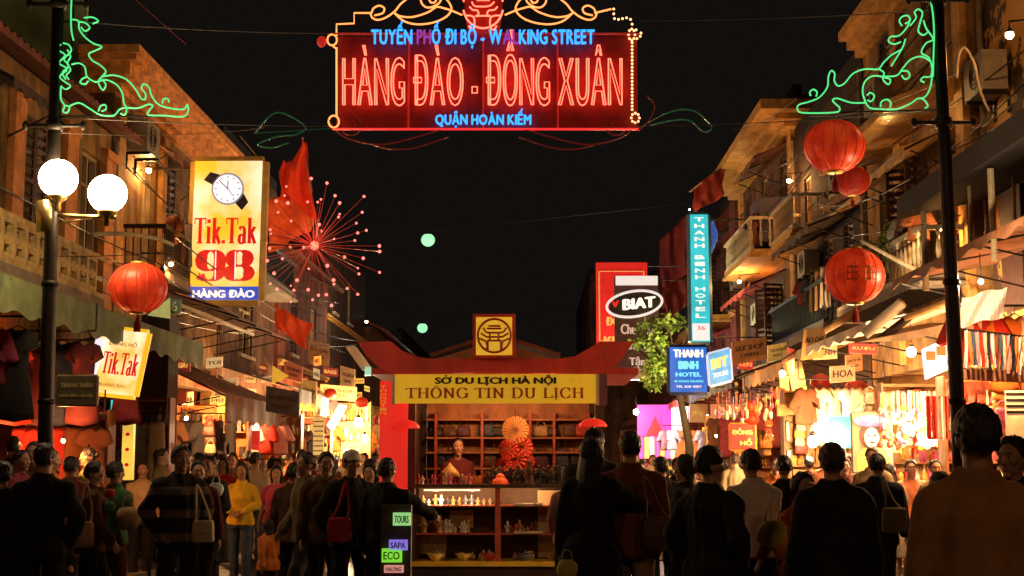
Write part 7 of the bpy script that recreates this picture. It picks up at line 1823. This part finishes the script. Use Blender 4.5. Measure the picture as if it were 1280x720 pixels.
BC = [('amber', (.70, .34, .05), .5), ('rust', (.45, .13, .03), .25), ('cream', (.65, .42, .18), .35), ('red', (.60, .04, .02), .4), ('brown', (.20, .08, .03), .08), ('orange', (.75, .22, .03), .5), ('black', (.03, .02, .02), .0), ('gold', (.75, .48, .08), .6), ('tan', (.50, .30, .12), .35), ('maroon', (.28, .03, .02), .2)]  # last value: glow put into the board to brighten it
zones_ = [(222, 300, 452, 512, 25, 31, 6), (296, 400, 456, 530, 30, 42, 12), (396, 474, 446, 545, 36, 56, 12), (852, 905, 486, 545, 38, 56, 6), (896, 990, 440, 520, 27, 38, 9)]
zones_ += [(985, 1080, 420, 470, 22.5, 27, 6)]
wi = 0; taken = []
for x0, x1, y0, y1, Ya, Yb, n in zones_:
    side = 'left' if x0 < 640 else 'right'; k = 0; tries = 0
    while k < n and tries < 400 and wi < len(WORDS):
        tries += 1
        f = rc.random(); px = x0 + (x1-x0)*f; Y = (Ya + (Yb-Ya)*f) if side == 'left' else (Yb - (Yb-Ya)*f); Y += rc.uniform(-1, 1); py = rc.uniform(y0, y1)
        w = rc.uniform(9, 26)*30/Y; h = rc.uniform(7, 16)*30/Y
        if rc.random() < .25: w, h = h*.7, w*1.2
        if any(abs(px - a) < (w + c)/2 + 1 and abs(py - b) < (h + d)/2 + 1 for a, b, c, d in taken): continue
        q = P(px, py, Y)
        if abs(q.x) < 3.4: continue
        taken.append((px, py, w, h)); nm, c, es = BC[rc.randrange(len(BC))]; W_ = WORDS[wi]; wi += 1; k += 1
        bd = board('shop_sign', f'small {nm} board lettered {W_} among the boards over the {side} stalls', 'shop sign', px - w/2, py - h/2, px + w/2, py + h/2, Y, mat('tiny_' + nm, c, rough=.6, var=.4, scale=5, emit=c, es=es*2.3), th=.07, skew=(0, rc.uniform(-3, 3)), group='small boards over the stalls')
        write(bd, W_, .5, .5, .8, .42, mat('board_ink', (.08, .02, .01)) if nm not in ('black', 'brown', 'red', 'maroon') else I_gold)
# ---- handbags, slippers and hats hung in columns at the stall fronts
def hang_column(px, ptop, pbot, Y, cols, what, where, n):
    for i in range(n):
        py = ptop + (pbot - ptop)*(i + .5)/n; c = rg.choice(cols); p = P(px + rg.uniform(-1.5, 1.5), py, Y + rg.uniform(-.1, .1)); w = rg.uniform(.15, .24)
        if what == 'bag': handbag((p.x, p.y, p.z), w, w*.8, .08, GD[c], f'{c} bag, {ORD[i]} from the top, hung {where}', 'bags hung ' + where)
        elif what == 'hat':
            mb = MB(); mb.lathe([(.001, .10), (.05, .085), (.10, .04), (.17, .0), (.165, -.008), (.001, .03)], p, 20); mb.xf(Matrix.Translation(p) @ Matrix.Rotation(math.radians(75), 4, 'X') @ Matrix.Translation(-p)); solo('straw_hat', mb, GD[c], f'{c} hat, {ORD[i]} from the top, hung {where}', 'hat', 'hats hung ' + where, True)
for a in ((262, 528, 572, 25.6, ['brown', 'black', 'red', 'tan'], 'bag', 'right of the black pillar', 4), (280, 524, 570, 27.4, ['black', 'brown', 'slate', 'pink'], 'bag', 'left of the red shop front', 5), (352, 526, 574, 31.5, ['black', 'red', 'brown', 'orange'], 'bag', 'under the round bulb on the left', 5), (366, 530, 572, 31.7, ['slate', 'black', 'tan', 'cream'], 'bag', 'right of the round bulb on the left', 5), (382, 532, 574, 34.5, ['cream', 'orange', 'red', 'gold'], 'hat', 'beside the ladder of price boards', 5),
          (1088, 500, 552, 21.2, ['red', 'gold', 'cream', 'pink', 'tan'], 'bag', 'right of the lit poster', 5), (1001, 524, 572, 25.4, ['orange', 'gold', 'red', 'cream'], 'bag', 'left of the glaring lamp', 5), (960, 528, 574, 28.2, ['red', 'brown', 'orange', 'tan'], 'bag', 'right of the clock shop sign', 5), (893, 532, 572, 36, ['brown', 'tan', 'red', 'black'], 'hat', 'left of the clock shop sign', 4), (1196, 484, 560, 17.6, ['red', 'cream', 'pink', 'tan'], 'bag', 'just right of the right pole', 6), (1254, 480, 560, 16.9, ['red', 'tan', 'pink', 'orange'], 'bag', 'beside the striped panel', 6)):
    hang_column(*a)
# ================================================================== THE CROWD
B = 'trousers'
def pp(*a, **k): return person(*a, **k)
# left part of the picture
pp('person in black at the very left edge, back turned', 3, 11.5, ('jacket', 'black'), (B, 'black'), 'stand', 'm', face=200, headtop=578)
pp('young woman in profile in a red and pale dress at the far left', 27, 14.6, ('dress', 'wine'), None, 'clasp', 'f', ('bun', 'black'), face=75, headtop=563, skin='b')
pp('broad man in a black jacket in front of the left pole, back turned', 56, 11.6, ('jacket', 'black'), (B, 'black'), 'pockets', 'm', face=185, headtop=556)
pp('person in a red top just right of the left pole', 92, 17.0, ('tshirt', 'red'), (B, 'black'), 'chin', 'f', ('bob', 'black'), face=40, headtop=580)
pp('person in a dark brown jacket with short black hair left of the bag carrier', 116, 13.5, ('jacket', 'brown'), (B, 'black'), 'walk', 'm', face=110, headtop=578)
pp('bag carrier in a green and brown shirt holding a round tan bundle', 142, 14.0, ('shirt', 'green'), (B, 'maroon'), 'carry', 'm', face=150, headtop=578)
pp('person in a tan shirt and black trousers facing the camera beside the black pillar', 179, 19.0, ('tshirt', 'tan'), (B, 'black'), 'stand', 'm', face=10, headtop=578, shoes='white', skin='b')
pp('young man in a black and grey striped sweater, head bowed', 226, 13.2, ('jacket', 'striped'), (B, 'black'), 'pockets', 'm', face=35, headtop=558, skin='b')
pp('person with a flushed face directly behind the striped sweater', 248, 14.5, ('shirt', 'maroon'), (B, 'black'), 'stand', 'm', face=20, headtop=577)
pp('woman in black holding a white and cyan bag to her side', 262, 16.0, ('coat', 'black'), (B, 'black'), 'chin', 'f', ('bun', 'black'), face=-15, headtop=570)
pp('woman in a bright yellow sweater and jeans with hands joined in front', 303, 18.4, ('shirt', 'yellow'), (B, 'jeans'), 'clasp', 'f', ('long', 'black'), face=-8, headtop=579, skin='b')
pp('woman in a magenta top standing next to the yellow sweater', 346, 19.0, ('tshirt', 'magenta'), (B, 'wine'), 'stand', 'f', ('bob', 'black'), face=5, headtop=583)
pp('woman in a salmon pink top right of the magenta one', 365, 20.6, ('shirt', 'pink'), (B, 'maroon'), 'stand', 'f', ('long', 'black'), face=-6, headtop=582, skin='c')
pp('small child in an orange jacket crouched low before the magenta top', 338, 15.0, ('jacket', 'orange'), (B, 'black'), 'walk', 'f', ('bob', 'black'), face=230, headtop=650, skin='b')
pp('man in an olive jacket looking left, in the middle of the left crowd', 386, 14.4, ('jacket', 'olive'), (B, 'charcoal'), 'walk', 'm', face=-60, headtop=567, skin='b')
pp('tall man in a brown jacket over black, next to the white cap', 408, 14.0, ('jacket', 'brown'), (B, 'black'), 'stand', 'm', face=15, headtop=566, skin='b')
pp('man in a white cap and a black jacket left of the kiosk', 440, 13.4, ('jacket', 'black'), (B, 'black'), 'pockets', 'm', face=30, headtop=564, cap='white', skin='b')
pp('person peering out just right of the white cap', 463, 15.5, ('shirt', 'charcoal'), (B, 'black'), 'stand', 'f', ('bob', 'black'), face=-10, headtop=580)
pp('man with a cream collar bending towards the kiosk stand, back turned', 482, 13.0, ('jacket', 'black'), (B, 'black'), 'reach', 'm', face=160, headtop=574)
pp('person in dark brown half hidden behind the olive jacket', 368, 15.5, ('jacket', 'brown'), (B, 'black'), 'stand', 'm', face=165, headtop=580)
# in front of the kiosk
pp('woman with long black hair in a long black coat reaching to the kiosk', 738, 11.0, ('coat', 'black'), (B, 'black'), 'reach', 'f', ('long', 'black'), face=160, headtop=548)
pp('person in a dull pink shirt leaning on the kiosk counter', 712, 14.5, ('shirt', 'pink'), (B, 'charcoal'), 'away', 'f', ('bob', 'black'), face=170, headtop=582)
pp('man behind the long haired woman wearing a dark cap', 743, 13.2, ('jacket', 'charcoal'), (B, 'black'), 'stand', 'm', face=175, headtop=538, cap='black')
pp('man in a rust brown jacket and khaki trousers right of the kiosk, back turned', 788, 11.3, ('jacket', 'rust'), (B, 'khaki'), 'walk', 'm', ('short', 'black'), face=178, headtop=541)
pp('person in black between the rust jacket and the right crowd', 826, 15.5, ('jacket', 'black'), (B, 'black'), 'stand', 'm', face=185, headtop=572)
pp('woman in black with a bob turning her head left, right of the rust jacket', 860, 12.6, ('jacket', 'charcoal'), (B, 'black'), 'walk', 'f', ('bob', 'black'), face=240, headtop=570)
pp('broad man in a black jacket blocking the lower middle right, face turned right', 888, 9.2, ('jacket', 'black'), (B, 'black'), 'pockets', 'm', face=130, headtop=560)
pp('man in a plain white shirt seen from behind under the clock shop sign', 941, 11.6, ('shirt', 'white'), (B, 'black'), 'reach', 'm', face=195, headtop=563)
pp('woman in black walking away left of the red sleeved woman', 980, 14.0, ('jacket', 'black'), (B, 'black'), 'stand', 'f', ('bun', 'black'), face=175, headtop=570)
pp('woman stretching out a red sleeved arm over a yellow bag', 1001, 10.6, ('shirt', 'red'), ('skirt', 'rust'), 'away', 'f', ('bob', 'black'), face=25, headtop=592)
pp('brown haired man in a big black jacket in front of the glaring lamp', 1040, 9.2, ('jacket', 'black'), (B, 'black'), 'stand', 'm', ('short', 'brown'), face=172, headtop=556)
pp('slim man in a black jacket striding away before the lit poster', 1096, 14.2, ('jacket', 'black'), (B, 'black'), 'walk', 'm', face=150, headtop=568)
pp('man in an orange t-shirt and dark shorts facing the camera under the trinkets', 1138, 18.6, ('tshirt', 'salmon'), ('shorts', 'black'), 'stand', 'm', face=-5, headtop=575, skin='b')
pp('short person in a dark maroon jacket left of the foreground man', 1174, 10.6, ('jacket', 'maroon'), (B, 'black'), 'stand', 'f', ('bob', 'black'), face=190, headtop=592)
pp('big foreground man in a rust shirt at the right, back turned', 1222, 5.6, ('shirt', 'tan_rust'), (B, 'charcoal'), 'stand', 'm', ('short', 'black'), face=172, headtop=510, skin='b')
pp('person looking back over the shoulder at the right edge', 1266, 8.2, ('shirt', 'black'), (B, 'black'), 'stand', 'm', face=-50, headtop=548, skin='b')
# second rank, dimmer
R2 = random.Random(21); seen_ = set()
pp('vendor in a dark red top standing inside the kiosk at the left', 572, 20.9, ('tshirt', 'maroon'), (B, 'black'), 'carry', 'f', ('bun', 'black'), face=10, headtop=548, skin='a')
tops = ['black', 'salmon', 'navy', 'brown', 'yellow', 'khaki', 'maroon', 'olive', 'red', 'white', 'tan', 'orange', 'grey', 'pink', 'wine', 'cream']
hairs = [('short', 'black'), ('short', 'black'), ('bob', 'black'), ('long', 'black'), ('bun', 'black'), ('short', 'brown')]
def desc(sex, kind, c, where): return f"{'man' if sex == 'm' else 'woman'} in a {c} {dict(jacket='jacket', shirt='shirt', tshirt='t-shirt', dress='dress', coat='coat')[kind]} {where}"
zones = [(130, 250, 20, 26, 6, 'before the stalls right of the black pillar'), (240, 480, 21, 30, 13, 'in the crowd before the bright left stalls'), (300, 500, 30, 48, 12, 'far down the left side of the street'), (780, 900, 16, 26, 8, 'in the crowd right of the kiosk'), (900, 1100, 17, 27, 8, 'in the crowd before the right stalls'),
         (780, 960, 28, 50, 12, 'far down the right side of the street'), (0, 130, 15, 18, 5, 'under the green awning'), (180, 480, 17.5, 21, 8, 'in the middle of the left crowd'), (1050, 1200, 17, 21, 6, 'before the trinket curtain on the right')]
for x0, x1, Ya, Yb, n, where in zones:
    for i in range(n):
        px = x0 + (x1-x0)*(i + R2.uniform(.2, .8))/n; Y = R2.uniform(Ya, Yb)
        if any(abs(px - k_) < (36 if k_ == 303 else 24) and Y < d_ + 1.2 for k_, d_ in ((303, 18.4), (346, 19), (365, 20.6), (179, 19), (265, 16), (1138, 18.6))): Y = max(Y, 22.5)
        sex = R2.choice('mmf'); kind = R2.choice(['jacket', 'shirt', 'tshirt'] + (['dress'] if sex == 'f' else [])); c = R2.choice(tops)
        h = R2.choice(hairs[:2] + hairs[5:]) if sex == 'm' else R2.choice(hairs[2:5])
        for c2 in [c] + tops:
            if desc(sex, kind, c2, where) not in seen_: c = c2; break
        seen_.add(desc(sex, kind, c, where))
        person(desc(sex, kind, c, where), px, Y, (kind, c), (B, R2.choice(['black', 'charcoal', 'jeans', 'khaki'])) if kind != 'dress' else None, R2.choice(['stand', 'walk', 'stand', 'pockets']), sex, h, face=R2.choice([0, 20, -30, 180, 160, 200, 175, 90, -90]), H=GROUND(P(px, 575, Y).x) + (R2.uniform(1.62, 1.78) if sex == 'm' else R2.uniform(1.52, 1.66)), skin=R2.choice('abc'), group='people ' + where)

# things carried
def bag(name, label, c, r, m, strap=None, fl=.7):
    t = thing(name, label, 'bag', (c.x, c.y, c.z - r)); mb = MB(); rr = []
    for j in range(1, 12):
        a = PI*j/12 - PI/2; rr.append([(c.x + r*math.cos(a)**.7*math.cos(q)*(1 + .05*math.sin(q*5 + j)), c.y + r*fl*math.cos(a)**.7*math.sin(q), c.z + r*.95*math.sin(a)) for q in [2*PI*k/24 for k in range(24)]])
    mb.rings(rr); part('bag_body', mb, m, t, True)
    k = MB(); k.tube(spline([c + Vector((-r*.5, 0, r*.8)), c + Vector((-r*.3, 0, r*1.7)), c + Vector((r*.3, 0, r*1.7)), c + Vector((r*.5, 0, r*.8))], 5), r*.06, 6); part('strap', k, m, t)
    return t
bag('cloth_bundle', 'round tan bundle held by the man in the green shirt', P(160, 648, 13.5), .12, CLOTHC['tan']); bag('cloth_bundle', 'small green bundle above the tan one', P(137, 634, 13.4), .06, CLOTHC['green']); bag('red_bag', 'small bright red bag between the bundles and the black haired man', P(137, 617, 13.3), .05, CLOTHC['red'])
bag('white_bag', 'white and pale cyan bag hugged by the woman in black', P(270, 612, 15.7), .085, mat('bag_cyan', (.5, .68, .72), rough=.5)); bag('yellow_bag', 'yellow bag hanging below the red sleeved arm', P(966, 668, 10.3), .11, mat('bag_yellow', (.65, .48, .06), rough=.6)); bag('orange_bag', 'orange bag next to the yellow bag', P(982, 686, 10.3), .09, CLOTHC['orange'])
bag('yellow_bag', 'round yellow bag low in front of the kiosk, cut by the lower edge', P(709, 712, 10.6), .08, mat('bag_ochre', (.5, .4, .08), rough=.5)); bag('pink_bag', 'small pink bag carried by the slim man in black', P(1084, 672, 13.8), .055, CLOTHC['pink'])

def shoulder_bag(label, px, py, Y, r, m, top):
    c = P(px, py, Y); t = thing('shoulder_bag', label, 'bag', (c.x, c.y, c.z - r), 'bags hanging from shoulders in the crowd')
    mb = MB(); mb.rings([[(c.x + r*a*k, c.y + r*.45*b*k, c.z + r*z) for a, b in ((-1, -.7), (-.8, -1), (.8, -1), (1, -.7), (1, .7), (.8, 1), (-.8, 1), (-1, .7))] for z, k in ((-1, .85), (-.9, 1), (.3, .97), (.85, .9), (1, .8))]); part('bag_body', mb, m, t, True)
    mb = MB(); mb.box(c.x - r*.85, c.x + r*.85, c.y - r*.52, c.y - r*.46, c.z - r*.1, c.z + r*.85); part('flap', mb, m, t)
    tp = P(top[0], top[1], Y); mb = MB(); mb.tube(spline([c + Vector((-r*.7, 0, r*.8)), (c + tp)*.5 + Vector((-r*.3, -.02, 0)), tp, (c + tp)*.5 + Vector((r*.5, .06, 0)), c + Vector((r*.7, 0, r*.8))], 5), .012, 5); part('strap', mb, m, t)
shoulder_bag('brown shoulder bag at the hip of the man in the rust brown jacket', 822, 668, 11.0, .13, GD['brown'], (806, 596))
shoulder_bag('tan shoulder bag low beside the person in the dark brown jacket', 101, 668, 13.2, .12, CLOTHC['tan'], (108, 606))
shoulder_bag('red shoulder bag beside the man in the white cap', 424, 662, 13.0, .11, CLOTHC['red'], (432, 602))
shoulder_bag('olive shoulder bag at the side of the slim man in black', 1118, 650, 13.8, .12, CLOTHC['olive'], (1104, 600))
shoulder_bag('cream shoulder bag behind the striped sweater', 254, 664, 13.0, .10, CLOTHC['cream'], (246, 606))
